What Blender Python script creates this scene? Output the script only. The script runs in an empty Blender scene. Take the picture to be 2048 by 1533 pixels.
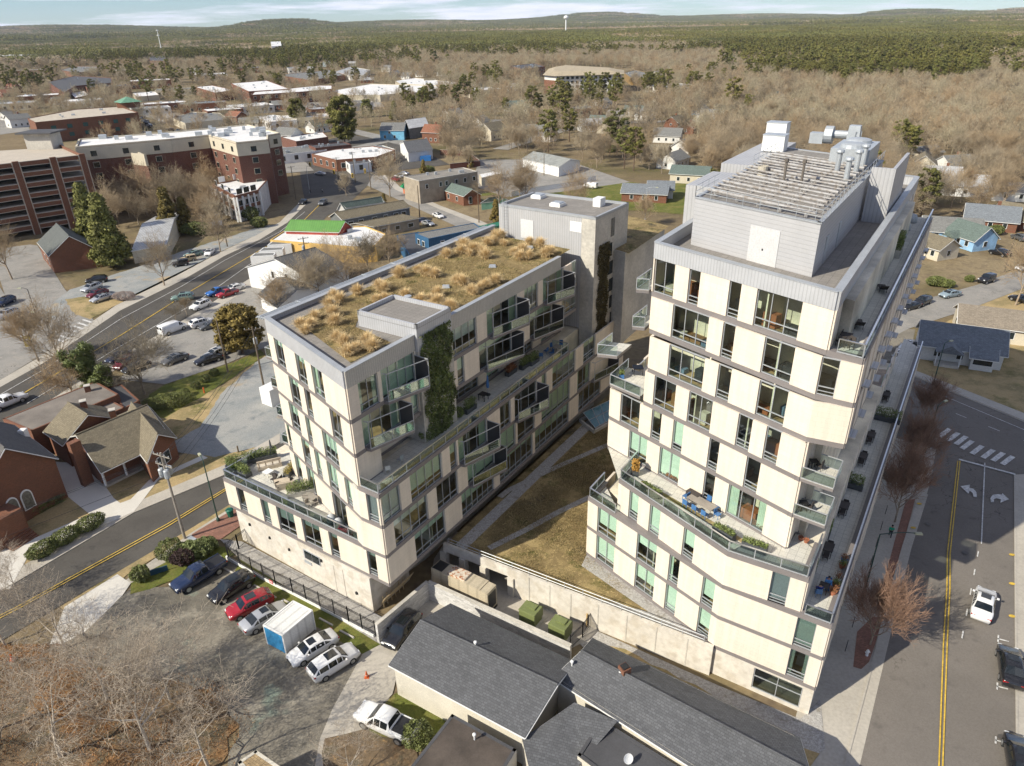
import bpy, math, random
import numpy as np
from mathutils import Vector, Matrix
random.seed(7); rng = np.random.default_rng(7)
SC = bpy.context.scene
COL = SC.collection
R = math.radians
PI = math.pi
# ---------------------------------------------------------------- camera
F_PX, PITCH, ROLL, CAM_H = 1420.0, math.atan((766.5 - 42) / 1420.0), math.atan(56 / 2785.0), 52.0
cam_d = bpy.data.cameras.new('camera'); cam = bpy.data.objects.new('camera', cam_d); COL.objects.link(cam)
cam_d.sensor_fit = 'HORIZONTAL'; cam_d.sensor_width = 36.0; cam_d.lens = F_PX / 2048 * 36.0
cam_d.clip_start = 0.5; cam_d.clip_end = 60000
_fw = Vector((0, math.cos(PITCH), -math.sin(PITCH))); _up = Vector((0, math.sin(PITCH), math.cos(PITCH))); _rt = Vector((1, 0, 0))
_cr, _sr = math.cos(ROLL), math.sin(ROLL)
_xi = _rt * _cr - _up * -_sr * -1; _yi = _up * _cr + _rt * _sr
_xi = _rt * _cr - _up * _sr
cam.matrix_world = Matrix(((_xi.x, _yi.x, -_fw.x, 0), (_xi.y, _yi.y, -_fw.y, 0), (_xi.z, _yi.z, -_fw.z, CAM_H), (0, 0, 0, 1)))
SC.camera = cam

def ray(px, py):
    return _fw + _xi * ((px - 1024) / F_PX) + _yi * (-(py - 766.5) / F_PX)
def G(px, py, z=0.0):
    """world point at height z seen at photo pixel (px, py)"""
    r = ray(px, py); t = (CAM_H - z) / -r.z
    return Vector((r.x * t, r.y * t, z))
def GP(pts, z=0.0):
    return [G(x, y, z) for x, y in pts]
def proj(p):
    d = Vector(p) - Vector((0, 0, CAM_H)); w = d.dot(_fw)
    return 1024 + F_PX * d.dot(_xi) / w, 766.5 - F_PX * d.dot(_yi) / w
def Hat(base, py):
    """height above base point whose projection reaches image row py"""
    lo, hi = -5.0, 90.0
    for _ in range(50):
        m = (lo + hi) / 2
        if proj((base.x, base.y, m))[1] > py: lo = m
        else: hi = m
    return lo
# ---------------------------------------------------------------- world, sun, exposure
SUN_AZ, SUN_EL = R(31.0), R(36.0)          # direction the light travels in plan, elevation
W = bpy.data.worlds.new('World'); SC.world = W; W.use_nodes = True
nt = W.node_tree; nt.nodes.clear()
_tn = nt.nodes.new('ShaderNodeMixRGB'); _tn.blend_type = 'MULTIPLY'; _tn.inputs[0].default_value = 1; _tn.inputs[2].default_value = (.71, .91, 1.16, 1)
_o = nt.nodes.new('ShaderNodeOutputWorld'); _b = nt.nodes.new('ShaderNodeBackground')
_s = nt.nodes.new('ShaderNodeTexSky'); _s.sky_type = 'NISHITA'; _s.sun_disc = False
_s.sun_elevation = SUN_EL; _s.sun_rotation = math.atan2(-math.cos(SUN_AZ), -math.sin(SUN_AZ)) % (2 * PI)
_s.air_density = 1.0; _s.dust_density = 0.0; _s.ozone_density = 4.0; _s.altitude = 100
_tc = nt.nodes.new('ShaderNodeTexCoord'); _mp = nt.nodes.new('ShaderNodeMapping'); _mp.inputs['Scale'].default_value = (3.2, 3.2, 42)
_n = nt.nodes.new('ShaderNodeTexNoise'); _n.inputs['Scale'].default_value = 1.5; _n.inputs['Detail'].default_value = 7; _n.inputs['Roughness'].default_value = .58
_cr1 = nt.nodes.new('ShaderNodeValToRGB'); _cr1.color_ramp.elements[0].position = .46; _cr1.color_ramp.elements[1].position = .6
_n2 = nt.nodes.new('ShaderNodeTexNoise'); _n2.inputs['Scale'].default_value = 5; _n2.inputs['Detail'].default_value = 5
_cc = nt.nodes.new('ShaderNodeMixRGB'); _cc.inputs[1].default_value = (7.6, 8.2, 10.6, 1); _cc.inputs[2].default_value = (12.5, 12.2, 12.6, 1)
_mx = nt.nodes.new('ShaderNodeMixRGB')
L = nt.links.new
L(_tc.outputs['Generated'], _mp.inputs[0]); L(_mp.outputs[0], _n.inputs['Vector']); L(_mp.outputs[0], _n2.inputs['Vector'])
L(_n.outputs[0], _cr1.inputs[0]); L(_n2.outputs[0], _cc.inputs[0]); L(_cr1.outputs[0], _mx.inputs[0])
L(_s.outputs[0], _tn.inputs[1]); L(_tn.outputs[0], _mx.inputs[1])
_sx = nt.nodes.new('ShaderNodeSeparateXYZ'); L(_tc.outputs['Generated'], _sx.inputs[0]); _hr = nt.nodes.new('ShaderNodeMapRange'); _hr.inputs[1].default_value = .04; _hr.inputs[2].default_value = .30; _hr.inputs[3].default_value = 1.3; _hr.inputs[4].default_value = 1.0; L(_sx.outputs[2], _hr.inputs[0]); L(_cc.outputs[0], _mx.inputs[2]); _hm = nt.nodes.new('ShaderNodeVectorMath'); _hm.operation = 'SCALE'; L(_mx.outputs[0], _hm.inputs[0]); L(_hr.outputs[0], _hm.inputs['Scale']); L(_hm.outputs[0], _b.inputs[0]); L(_b.outputs[0], _o.inputs[0])
_b.inputs[1].default_value = 0.064
sd = bpy.data.lights.new('sun', 'SUN'); sd.energy = 5.0; sd.angle = R(.5); sd.color = (1.0, .93, .79)
sun = bpy.data.objects.new('sun', sd); COL.objects.link(sun)
_ld = Vector((math.cos(SUN_AZ) * math.cos(SUN_EL), math.sin(SUN_AZ) * math.cos(SUN_EL), -math.sin(SUN_EL)))
sun.rotation_euler = _ld.to_track_quat('-Z', 'Y').to_euler(); sun.location = (0, -40, 120)
SC.view_settings.view_transform = 'Standard'; SC.view_settings.look = 'None'; SC.view_settings.exposure = 0.40; SC.view_settings.gamma = 1
SC.cycles.max_bounces = 6; SC.cycles.diffuse_bounces = 3; SC.cycles.glossy_bounces = 3; SC.cycles.transparent_max_bounces = 12
SC.cycles.transmission_bounces = 4; SC.cycles.volume_bounces = 0
SC.cycles.use_adaptive_sampling = True; SC.cycles.adaptive_threshold = 0.02
SC.cycles.caustics_reflective = False; SC.cycles.caustics_refractive = False

# ---------------------------------------------------------------- materials
MATS = {}
def _mix(nt, a, b, fac, mode='MIX'):
    m = nt.nodes.new('ShaderNodeMixRGB'); m.blend_type = mode
    for i, v in ((1, a), (2, b)):
        if isinstance(v, tuple): m.inputs[i].default_value = (*v[:3], 1)
        else: nt.links.new(v, m.inputs[i])
    if isinstance(fac, (int, float)): m.inputs[0].default_value = fac
    else: nt.links.new(fac, m.inputs[0])
    return m.outputs[0]
def _noise(nt, scale, detail=4, vec=None, rough=.55, w=None):
    n = nt.nodes.new('ShaderNodeTexNoise'); n.inputs['Scale'].default_value = scale
    n.inputs['Detail'].default_value = detail; n.inputs['Roughness'].default_value = rough
    if vec is not None: nt.links.new(vec, n.inputs['Vector'])
    return n.outputs[0]
def _ramp(nt, x, *stops):
    r = nt.nodes.new('ShaderNodeValToRGB'); e = r.color_ramp.elements
    while len(e) < len(stops): e.new(.5)
    for i, (p, c) in enumerate(stops):
        e[i].position = p; e[i].color = (*c, 1) if isinstance(c, tuple) else (c, c, c, 1)
    nt.links.new(x, r.inputs[0]); return r.outputs[0]
def _vec(nt, kind, scale=(1, 1, 1), rot=(0, 0, 0)):
    m = nt.nodes.new('ShaderNodeMapping'); m.inputs['Scale'].default_value = scale; m.inputs['Rotation'].default_value = rot
    if kind == 'uv': o = nt.nodes.new('ShaderNodeTexCoord').outputs['UV']
    elif kind == 'pos': o = nt.nodes.new('ShaderNodeNewGeometry').outputs['Position']
    else: o = nt.nodes.new('ShaderNodeTexCoord').outputs['Object']
    nt.links.new(o, m.inputs[0]); return m.outputs[0]
def mat(name, col, rough=.75, metal=0.0, var=.18, vs=.6, fine=.10, fs=9.0, pat=None, ps=1.0, col2=None, spec=None, bump=0.0, obj_rand=0.0, space='pos', alpha=None):
    """principled surface with large and fine procedural variation and an optional pattern"""
    if name in MATS: return MATS[name]
    m = bpy.data.materials.new(name); m.use_nodes = True; nt = m.node_tree
    b = nt.nodes['Principled BSDF']
    b.inputs['Roughness'].default_value = rough; b.inputs['Metallic'].default_value = metal
    if spec is not None: b.inputs['Specular IOR Level'].default_value = spec
    c = tuple(col)
    dark = tuple(x * (1 - var) for x in c); lite = tuple(min(1, x * (1 + var)) for x in c)
    v = _vec(nt, space)
    base = _mix(nt, dark, lite, _ramp(nt, _noise(nt, vs, 4, v), (.3, 0.0), (.7, 1.0)))
    h = None
    if pat == 'brick':
        t = nt.nodes.new('ShaderNodeTexBrick'); nt.links.new(_vec(nt, 'uv', (ps, ps, ps)), t.inputs[0])
        t.inputs['Scale'].default_value = 1; t.inputs['Mortar Size'].default_value = .012; t.inputs['Brick Width'].default_value = .23; t.inputs['Row Height'].default_value = .085
        nt.links.new(base, t.inputs[1]); t.inputs[2].default_value = (*[x * .62 for x in c], 1); t.inputs[3].default_value = (*(col2 or (.21, .125, .085)), 1)
        base = t.outputs[0]; h = t.outputs[1]
    elif pat == 'shingle':
        t = nt.nodes.new('ShaderNodeTexBrick'); nt.links.new(_vec(nt, 'uv', (ps, ps, ps)), t.inputs[0])
        t.inputs['Scale'].default_value = 1; t.inputs['Mortar Size'].default_value = .018; t.inputs['Mortar Smooth'].default_value = .3; t.inputs['Brick Width'].default_value = .33; t.inputs['Row Height'].default_value = .2; t.offset_frequency = 2; t.offset = .37
        t.inputs[1].default_value = (*[x * 1.25 for x in c], 1); t.inputs[2].default_value = (*[x * .7 for x in c], 1); t.inputs[3].default_value = (*[x * .4 for x in c], 1)
        base = _mix(nt, t.outputs[0], base, .35); h = t.outputs[1]
    elif pat == 'tile':
        t = nt.nodes.new('ShaderNodeTexBrick'); nt.links.new(_vec(nt, 'uv', (ps, ps, ps)), t.inputs[0]); t.offset = 0
        t.inputs['Scale'].default_value = 1; t.inputs['Mortar Size'].default_value = .012; t.inputs['Brick Width'].default_value = .6; t.inputs['Row Height'].default_value = .6
        nt.links.new(base, t.inputs[1]); t.inputs[2].default_value = (*[x * .88 for x in c], 1); t.inputs[3].default_value = (*(col2 or [x * .45 for x in c]), 1)
        base = t.outputs[0]
    elif pat in ('siding', 'ribs'):
        w = nt.nodes.new('ShaderNodeTexWave'); w.wave_profile = 'SAW' if pat == 'siding' else 'SIN'
        w.bands_direction = 'Y' if pat == 'siding' else 'X'
        w.inputs['Scale'].default_value = ps; nt.links.new(_vec(nt, 'uv'), w.inputs[0])
        k = _ramp(nt, w.outputs[1], (.0, .74 if pat == 'ribs' else .66), (.25, 1.0), (1.0, 1.0))
        base = _mix(nt, base, k, .8, 'MULTIPLY'); h = w.outputs[1]
    elif pat == 'panel':      # large cladding boards with thin joints
        t = nt.nodes.new('ShaderNodeTexBrick'); nt.links.new(_vec(nt, 'uv', (ps, ps, ps)), t.inputs[0]); t.offset = .5
        t.inputs['Scale'].default_value = 1; t.inputs['Mortar Size'].default_value = .008; t.inputs['Brick Width'].default_value = 1.22; t.inputs['Row Height'].default_value = .41
        nt.links.new(base, t.inputs[1]); t.inputs[2].default_value = (*[x * .955 for x in c], 1); t.inputs[3].default_value = (*[x * .8 for x in c], 1)
        base = _mix(nt, t.outputs[0], _ramp(nt, _noise(nt, 1.0, 4, _vec(nt, 'pos', (2.2, 2.2, .16))), (.35, .90), (.62, 1.0)), 1.0, 'MULTIPLY')
    if col2 is not None and pat is None:
        base = _mix(nt, base, tuple(col2), _ramp(nt, _noise(nt, vs * 2.3, 6, v), (.48, 0.0), (.62, 1.0)))
    f = _ramp(nt, _noise(nt, fs, 3, v), (.3, 1 - fine * 2), (.7, 1.0))
    base = _mix(nt, base, f, 1.0, 'MULTIPLY')
    if obj_rand:
        oi = nt.nodes.new('ShaderNodeObjectInfo')
        base = _mix(nt, base, _ramp(nt, oi.outputs['Random'], (0, (1 - obj_rand, 1 - obj_rand, 1 - obj_rand)), (.5, (1, 1 - obj_rand * .3, 1 - obj_rand * .6)), (1, (1.0, 1.0, 1.0))), 1.0, 'MULTIPLY')
    nt.links.new(base, b.inputs['Base Color'])
    if bump or h is not None:
        bp = nt.nodes.new('ShaderNodeBump'); bp.inputs['Strength'].default_value = bump or .3; bp.inputs['Distance'].default_value = .03
        nt.links.new(h if h is not None else _noise(nt, fs, 4, v), bp.inputs['Height']); nt.links.new(bp.outputs[0], b.inputs['Normal'])
    m.diffuse_color = (*c, 1); MATS[name] = m; return m
def glass(name, tint, refl=.12, rough=.02):
    """thin window glass: tinted see-through plus mirror reflection growing at grazing angles"""
    if name in MATS: return MATS[name]
    m = bpy.data.materials.new(name); m.use_nodes = True; nt = m.node_tree; nt.nodes.clear()
    o = nt.nodes.new('ShaderNodeOutputMaterial'); t = nt.nodes.new('ShaderNodeBsdfTransparent'); t.inputs[0].default_value = (*tint, 1)
    g = nt.nodes.new('ShaderNodeBsdfGlossy'); g.inputs['Roughness'].default_value = rough; g.inputs[0].default_value = (.9, .97, .95, 1)
    lw = nt.nodes.new('ShaderNodeLayerWeight'); lw.inputs[0].default_value = .35
    mm = nt.nodes.new('ShaderNodeMath'); mm.operation = 'MULTIPLY_ADD'; mm.inputs[1].default_value = .75; mm.inputs[2].default_value = refl
    x = nt.nodes.new('ShaderNodeMixShader')
    nt.links.new(lw.outputs['Fresnel'], mm.inputs[0]); nt.links.new(mm.outputs[0], x.inputs[0]); nt.links.new(t.outputs[0], x.inputs[1]); nt.links.new(g.outputs[0], x.inputs[2]); nt.links.new(x.outputs[0], o.inputs[0])
    MATS[name] = m; return m
M_CLAD = mat('cream_cladding', (.76, .675, .56), .65, var=.035, vs=.25, fine=.03, pat='panel')
M_BAND = mat('grey_band_metal', (.21, .19, .185), .5, var=.08, fine=.05)
M_ZINC = mat('zinc_parapet', (.50, .51, .53), .5, metal=.25, var=.06, fine=.03, pat='ribs', ps=1.1)
M_COPE = mat('grey_coping', (.40, .42, .44), .45, metal=.2, var=.08)
M_ALU = mat('aluminium_frame', (.48, .50, .52), .4, metal=.3, var=.05)
M_RAIL = mat('polished_rail', (.78, .80, .82), .28, metal=.9, var=.03)
M_GLASS = glass('window_glass', (.86, .96, .91), .10)
M_RAILG = glass('rail_glass', (.90, .965, .945), .035)
M_DARKGLASS = mat('dark_glass', (.02, .028, .03), .08, var=.3, vs=.3, spec=.8)
M_BLIND = mat('green_shade', (.72, .86, .74), .8, var=.04)
M_WBLIND = mat('white_shade', (.80, .84, .86), .8, var=.03)
M_CURT = mat('pale_curtain', (.62, .74, .60), .8, var=.1, pat='ribs', ps=2.0)
M_FLOOR = mat('timber_floor', (.44, .30, .16), .4, var=.3, vs=1.2)
M_INT = mat('inner_wall', (.70, .63, .50), .8, var=.45, vs=.22)
M_SHADE = mat('woven_shade', (.34, .20, .07), .9, var=.3, vs=3, fine=.3, fs=14)
M_CONC = mat('concrete', (.52, .49, .43), .85, var=.16, vs=.35, fine=.12, fs=3)
M_CONCD = mat('stained_concrete', (.62, .58, .51), .85, var=.10, vs=.35, fine=.08, fs=2.2, col2=(.53, .48, .40))
M_PAVER = mat('roof_paver', (.27, .25, .225), .9, var=.2, pat='tile', ps=1.0)
M_TPAVER = mat('terrace_paver', (.64, .62, .55), .9, var=.1, pat='tile', ps=1.0)
M_WHITE = mat('white_paint', (.78, .78, .76), .5, var=.05, fine=.06)
M_BRICK = mat('red_brick', (.23, .08, .038), .85, var=.2, pat='brick')
M_DBRICK = mat('dark_red_brick', (.17, .055, .038), .85, var=.15, pat='brick')
M_BLACK = mat('black_metal', (.018, .018, .02), .45, var=.2)
M_GALV = mat('galvanised_steel', (.50, .53, .55), .4, metal=.35, var=.1)
M_WOODP = mat('weathered_pole', (.16, .125, .085), .9, var=.2, vs=3)
M_SHING = mat('grey_shingle', (.105, .108, .115), .9, var=.25, vs=.5, pat='shingle')
M_BSHING = mat('brown_shingle', (.20, .17, .115), .9, var=.2, vs=.6, pat='shingle')
M_WROOF = mat('white_roof', (.74, .73, .71), .7, var=.08, vs=.15, fine=.08, fs=1.5)
M_BARK = mat('pale_bark', (.34, .285, .22), .9, var=.3, vs=2, obj_rand=.25, space='obj')
M_TWIG = mat('twig', (.43, .365, .26), .9, var=.3, vs=.5, obj_rand=.45, space='obj')
M_RTWIG = mat('russet_twig', (.33, .205, .14), .9, var=.3, vs=.5, space='obj')
M_PINE = mat('pine_needles', (.17, .175, .045), .85, var=.45, vs=.5, obj_rand=.4, space='obj')
M_CEDAR = mat('cedar_needles', (.22, .17, .045), .85, var=.55, vs=.7, obj_rand=.2, space='obj')
M_IVY = mat('ivy_leaves', (.14, .17, .045), .6, var=.6, vs=1.2, space='obj')
M_HEDGE = mat('hedge_leaves', (.15, .17, .05), .7, var=.6, vs=2, space='obj')
M_DGRASS = mat('dry_ornamental_grass', (.74, .56, .30), .9, var=.25, vs=3, space='obj')
M_YELLOW = mat('yellow_paint', (.72, .48, .06), .7, var=.1, fine=.2, fs=4)
M_ROADW = mat('road_white', (.72, .71, .68), .7, var=.08, fine=.25, fs=4)
M_TYRE = mat('tyre', (.02, .02, .02), .9)
M_RIM = mat('alloy_rim', (.45, .46, .47), .3, metal=.7)
M_LAMPW = mat('headlight', (.75, .77, .78), .15)
M_LAMPR = mat('tail_light', (.40, .015, .015), .2)

# ---------------------------------------------------------------- objects
OFF = {}
def _off(o):
    while o is not None:
        if o.name in OFF: return OFF[o.name]
        o = o.parent
    return None
def tag(o, label=None, cat=None, group=None, kind=None):
    if label: o['label'] = label
    if cat: o['category'] = cat
    if group: o['group'] = group
    if kind: o['kind'] = kind
    return o
def thing(name, label, cat, loc=(0, 0, 0), rz=0.0, group=None, world=False):
    """an Empty at the base of a thing; world=True: its parts are written in world coordinates"""
    o = bpy.data.objects.new(name, None); COL.objects.link(o); o.empty_display_size = .5
    o.location = loc; o.rotation_euler = (0, 0, rz); tag(o, label, cat, group)
    if world: OFF[o.name] = Vector(loc)
    return o
def dup(root, loc=None, rz=None, label=None, sc=None, group=None):
    r = root.copy(); COL.objects.link(r)
    if loc is not None: r.location = loc
    if rz is not None: r.rotation_euler = (0, 0, rz)
    if sc is not None: r.scale = (sc, sc, sc) if not isinstance(sc, tuple) else sc
    if label: r['label'] = label
    if group: r['group'] = group
    for ch in root.children:
        c = ch.copy(); COL.objects.link(c); c.parent = r
        for g in ch.children:
            d = g.copy(); COL.objects.link(d); d.parent = c
    return r
class MB:
    def __init__(s): s.v = []; s.f = []; s.m = []; s.mats = []; s.cur = 0
    def use(s, m):
        if m not in s.mats: s.mats.append(m)
        s.cur = s.mats.index(m); return s
    def add(s, vs, fs):
        n = len(s.v); s.v += [tuple(v) for v in vs]; s.f += [tuple(i + n for i in f) for f in fs]; s.m += [s.cur] * len(fs); return s
    def box(s, c, d, rz=0, taper=1.0):
        hx, hy, hz = d[0] / 2, d[1] / 2, d[2] / 2; cs, sn = math.cos(rz), math.sin(rz); vs = []
        for z in (-1, 1):
            k = taper if z > 0 else 1
            for x, y in ((-1, -1), (1, -1), (1, 1), (-1, 1)):
                X, Y = x * hx * k, y * hy * k; vs.append((c[0] + X * cs - Y * sn, c[1] + X * sn + Y * cs, c[2] + z * hz))
        return s.add(vs, [(3, 2, 1, 0), (4, 5, 6, 7), (0, 1, 5, 4), (1, 2, 6, 5), (2, 3, 7, 6), (3, 0, 4, 7)])
    def prism(s, poly, z0, z1, cap=True):
        P = [(p[0], p[1]) for p in poly]
        a = sum(P[i][0] * P[(i + 1) % len(P)][1] - P[(i + 1) % len(P)][0] * P[i][1] for i in range(len(P)))
        if a < 0: P.reverse()
        n = len(P); vs = [(x, y, z0) for x, y in P] + [(x, y, z1) for x, y in P]
        fs = [(i, (i + 1) % n, (i + 1) % n + n, i + n) for i in range(n)]
        if cap: fs += [tuple(range(n, 2 * n)), tuple(range(n - 1, -1, -1))]
        return s.add(vs, fs)
    def sheet(s, poly, z):
        P = [(p[0], p[1]) for p in poly]
        a = sum(P[i][0] * P[(i + 1) % len(P)][1] - P[(i + 1) % len(P)][0] * P[i][1] for i in range(len(P)))
        if a < 0: P.reverse()
        return s.add([(x, y, z) for x, y in P], [tuple(range(len(P)))])
    def wall(s, p, q, z0, z1, t=.2, side=0):
        """thin upright slab from p to q; side -1/0/1 puts the thickness right/centre/left of p->q"""
        dx, dy = q[0] - p[0], q[1] - p[1]; l = math.hypot(dx, dy) or 1e-6; nx, ny = -dy / l, dx / l
        a, b = {0: (-t / 2, t / 2), 1: (0, t), -1: (-t, 0)}[side]
        return s.prism([(p[0] + nx * a, p[1] + ny * a), (q[0] + nx * a, q[1] + ny * a), (q[0] + nx * b, q[1] + ny * b), (p[0] + nx * b, p[1] + ny * b)], z0, z1)
    def tube(s, p, q, r, r2=None, n=6, cap=True):
        p, q = Vector(p), Vector(q); d = q - p
        if d.length < 1e-6: return s
        d.normalize(); a = d.orthogonal().normalized(); b = d.cross(a); r2 = r if r2 is None else r2; vs = []
        for c, rr in ((p, r), (q, r2)):
            for i in range(n):
                t = 2 * PI * i / n; vs.append(c + a * math.cos(t) * rr + b * math.sin(t) * rr)
        fs = [(i, (i + 1) % n, (i + 1) % n + n, i + n) for i in range(n)]
        if cap: fs += [tuple(range(n - 1, -1, -1)), tuple(range(n, 2 * n))]
        return s.add(vs, fs)
    def path(s, pts, r, n=6):
        for a, b in zip(pts, pts[1:]): s.tube(a, b, r, n=n)
        return s
    def lathe(s, c, prof, n=12):
        vs = []
        for r, z in prof:
            for i in range(n): vs.append((c[0] + r * math.cos(2 * PI * i / n), c[1] + r * math.sin(2 * PI * i / n), c[2] + z))
        fs = []
        for k in range(len(prof) - 1):
            for i in range(n): fs.append((k * n + i, k * n + (i + 1) % n, (k + 1) * n + (i + 1) % n, (k + 1) * n + i))
        fs += [tuple(range(n - 1, -1, -1)), tuple(range((len(prof) - 1) * n, len(prof) * n))]
        return s.add(vs, fs)
    def quad(s, *p): return s.add(p, [tuple(range(len(p)))])
    def build(s, name, m=None, parent=None, smooth=False, label=None, uv=True):
        if m is not None and not s.mats: s.mats = [m]; s.m = [0] * len(s.f)
        me = bpy.data.meshes.new(name); off = _off(parent)
        vs = s.v if off is None else [(v[0] - off[0], v[1] - off[1], v[2] - off[2]) for v in s.v]
        me.from_pydata(vs, [], s.f)
        for q in s.mats: me.materials.append(q)
        me.polygons.foreach_set('material_index', s.m)
        if smooth: me.polygons.foreach_set('use_smooth', [True] * len(s.f))
        me.update()
        if uv and len(s.f) < 40000:
            ul = me.uv_layers.new(name='uv'); uvs = []
            for p in me.polygons:
                n = p.normal
                if abs(n.z) > .995: u = Vector((.8342, -.5515, 0)) if off is not None else Vector((1, 0, 0))
                else: u = Vector((-n.y, n.x, 0)).normalized()
                w = n.cross(u)
                for vi in p.vertices:
                    c = me.vertices[vi].co; uvs += [c.dot(u), c.dot(w)]
            ul.data.foreach_set('uv', uvs)
        o = bpy.data.objects.new(name, me); COL.objects.link(o); o.parent = parent
        if label: o['label'] = label
        return o
def big(name, verts, tris, m, parent=None, smooth=False):
    """fast mesh from numpy arrays (n,3) and (k,3|4)"""
    me = bpy.data.meshes.new(name); k, w = tris.shape
    me.vertices.add(len(verts)); me.vertices.foreach_set('co', np.asarray(verts, dtype=np.float32).ravel())
    me.loops.add(k * w); me.loops.foreach_set('vertex_index', tris.astype(np.int32).ravel())
    me.polygons.add(k); me.polygons.foreach_set('loop_start', np.arange(0, k * w, w, dtype=np.int32)); me.polygons.foreach_set('loop_total', np.full(k, w, dtype=np.int32))
    me.materials.append(m); me.update(calc_edges=True)
    if smooth: me.polygons.foreach_set('use_smooth', np.ones(k, dtype=bool))
    o = bpy.data.objects.new(name, me); COL.objects.link(o); o.parent = parent; return o
def struct(o): o['kind'] = 'structure'; return o
def lerp(a, b, t): return (a[0] + (b[0] - a[0]) * t, a[1] + (b[1] - a[1]) * t)
# ================================================================ SETTING: ground, roads, pavements
def multi(name, base, stops, vs=.05, fs=2.0, fine=.15, rough=.95, bump=.2, crack=0):
    """ground material: several real surface colours mixed by noise at two scales"""
    m = bpy.data.materials.new(name); m.use_nodes = True; nt = m.node_tree; b = nt.nodes['Principled BSDF']
    v = _vec(nt, 'pos'); c = base
    for i, (col, lo, hi, sc) in enumerate(stops):
        c = _mix(nt, c, col, _ramp(nt, _noise(nt, sc, 6, v, .62), (lo, 0.0), (hi, 1.0)))
    c = _mix(nt, c, _ramp(nt, _noise(nt, fs, 4, v), (.3, 1 - 2 * fine), (.7, 1.0)), 1.0, 'MULTIPLY')
    if crack:
        w = nt.nodes.new('ShaderNodeTexVoronoi'); w.feature = 'DISTANCE_TO_EDGE'; w.inputs['Scale'].default_value = .22; nt.links.new(_mix(nt, v, _noise(nt, .6, 4, v), .12, 'ADD') if False else v, w.inputs[0])
        wv = nt.nodes.new('ShaderNodeVectorMath'); wv.operation = 'MULTIPLY_ADD'; nn = nt.nodes.new('ShaderNodeTexNoise'); nn.inputs['Scale'].default_value = .7; nt.links.new(v, nn.inputs[0]); nt.links.new(nn.outputs[1], wv.inputs[0]); wv.inputs[1].default_value = (3, 3, 3); nt.links.new(v, wv.inputs[2]); nt.links.new(wv.outputs[0], w.inputs[0])
        k = _mix(nt, _ramp(nt, w.outputs[0], (.0, 1.0), (.012, 0.0)), _ramp(nt, _noise(nt, .06, 2, v), (.45, 0.0), (.6, 1.0)), 1.0, 'MULTIPLY')
        c = _mix(nt, c, tuple(x * .45 for x in base), k); c = _mix(nt, c, tuple(x * .6 for x in base), _ramp(nt, _noise(nt, .35, 2, v), (.68, 0.0), (.78, .6)))
    nt.links.new(c, b.inputs['Base Color']); b.inputs['Roughness'].default_value = rough; b.inputs['Specular IOR Level'].default_value = .2
    if bump:
        bp = nt.nodes.new('ShaderNodeBump'); bp.inputs['Strength'].default_value = bump; bp.inputs['Distance'].default_value = .06
        nt.links.new(_noise(nt, fs * 4, 4, v), bp.inputs['Height']); nt.links.new(bp.outputs[0], b.inputs['Normal'])
    MATS[name] = m; return m
M_GROUND = multi('ground_mix', (.21, .16, .09), [((.28, .22, .13), .45, .6, .03), ((.13, .115, .05), .5, .65, .02), ((.16, .12, .08), .5, .7, .3)], fs=1.5)
M_LITTER = multi('leaf_litter', (.20, .145, .09), [((.34, .18, .07), .5, .62, .14), ((.15, .125, .08), .5, .62, .5), ((.38, .24, .11), .6, .7, 2.5)], fs=5, fine=.25)
M_DGR = multi('dormant_grass', (.44, .33, .17), [((.30, .24, .12), .45, .6, .25), ((.15, .15, .05), .55, .7, .18), ((.44, .34, .18), .55, .7, 1.4)], fs=6, fine=.15)
M_GRN = multi('winter_green_grass', (.14, .16, .035), [((.22, .20, .06), .45, .62, .3), ((.09, .11, .025), .55, .7, .8), ((.30, .24, .11), .6, .72, .5)], fs=7, fine=.2)
M_ASPH = multi('asphalt', (.175, .158, .138), [((.20, .18, .158), .4, .6, .12), ((.14, .127, .112), .6, .72, .5)], fs=8, fine=.10, rough=.85, bump=.08, crack=1)
M_ASPHD = multi('dark_asphalt', (.088, .081, .072), [((.11, .102, .09), .4, .6, .15), ((.065, .06, .055), .6, .72, .5)], fs=8, fine=.10, rough=.85, bump=.08, crack=1)
M_ROADL = multi('worn_pale_asphalt', (.30, .285, .26), [((.25, .24, .22), .45, .6, .2), ((.35, .32, .28), .55, .7, .6)], fs=5, fine=.08, rough=.9, bump=.1, crack=1)
M_GRAV = multi('blue_gravel', (.30, .315, .31), [((.37, .37, .35), .42, .58, .14), ((.43, .34, .22), .56, .66, .11), ((.23, .25, .255), .55, .68, .4)], fs=9, fine=.16)
M_LOT = multi('gravel_lot', (.26, .235, .19), [((.18, .165, .135), .42, .58, .12), ((.34, .31, .25), .52, .66, .3), ((.23, .27, .22), .6, .7, .2)], fs=7, fine=.2)
M_SIDE = mat('pavement_concrete', (.44, .405, .345), .9, var=.10, vs=.25, fine=.08, fs=4)
M_SIDEW = mat('new_concrete', (.60, .57, .51), .9, var=.06, vs=.3, fine=.05)
M_BPAV = mat('brick_paving', (.34, .16, .115), .9, var=.25, vs=.8, pat='brick')
M_STONE = multi('grey_stone_chips', (.42, .40, .37), [((.58, .56, .52), .45, .6, 6.0), ((.30, .27, .22), .55, .7, 1.2)], fs=18, fine=.22)
M_SEDUM = multi('sedum_roof', (.27, .20, .095), [((.42, .32, .15), .45, .6, .35), ((.12, .115, .035), .52, .66, .5), ((.10, .08, .06), .58, .7, .25), ((.50, .38, .18), .56, .68, 2.2)], fs=9, fine=.22, bump=.5)

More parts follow.
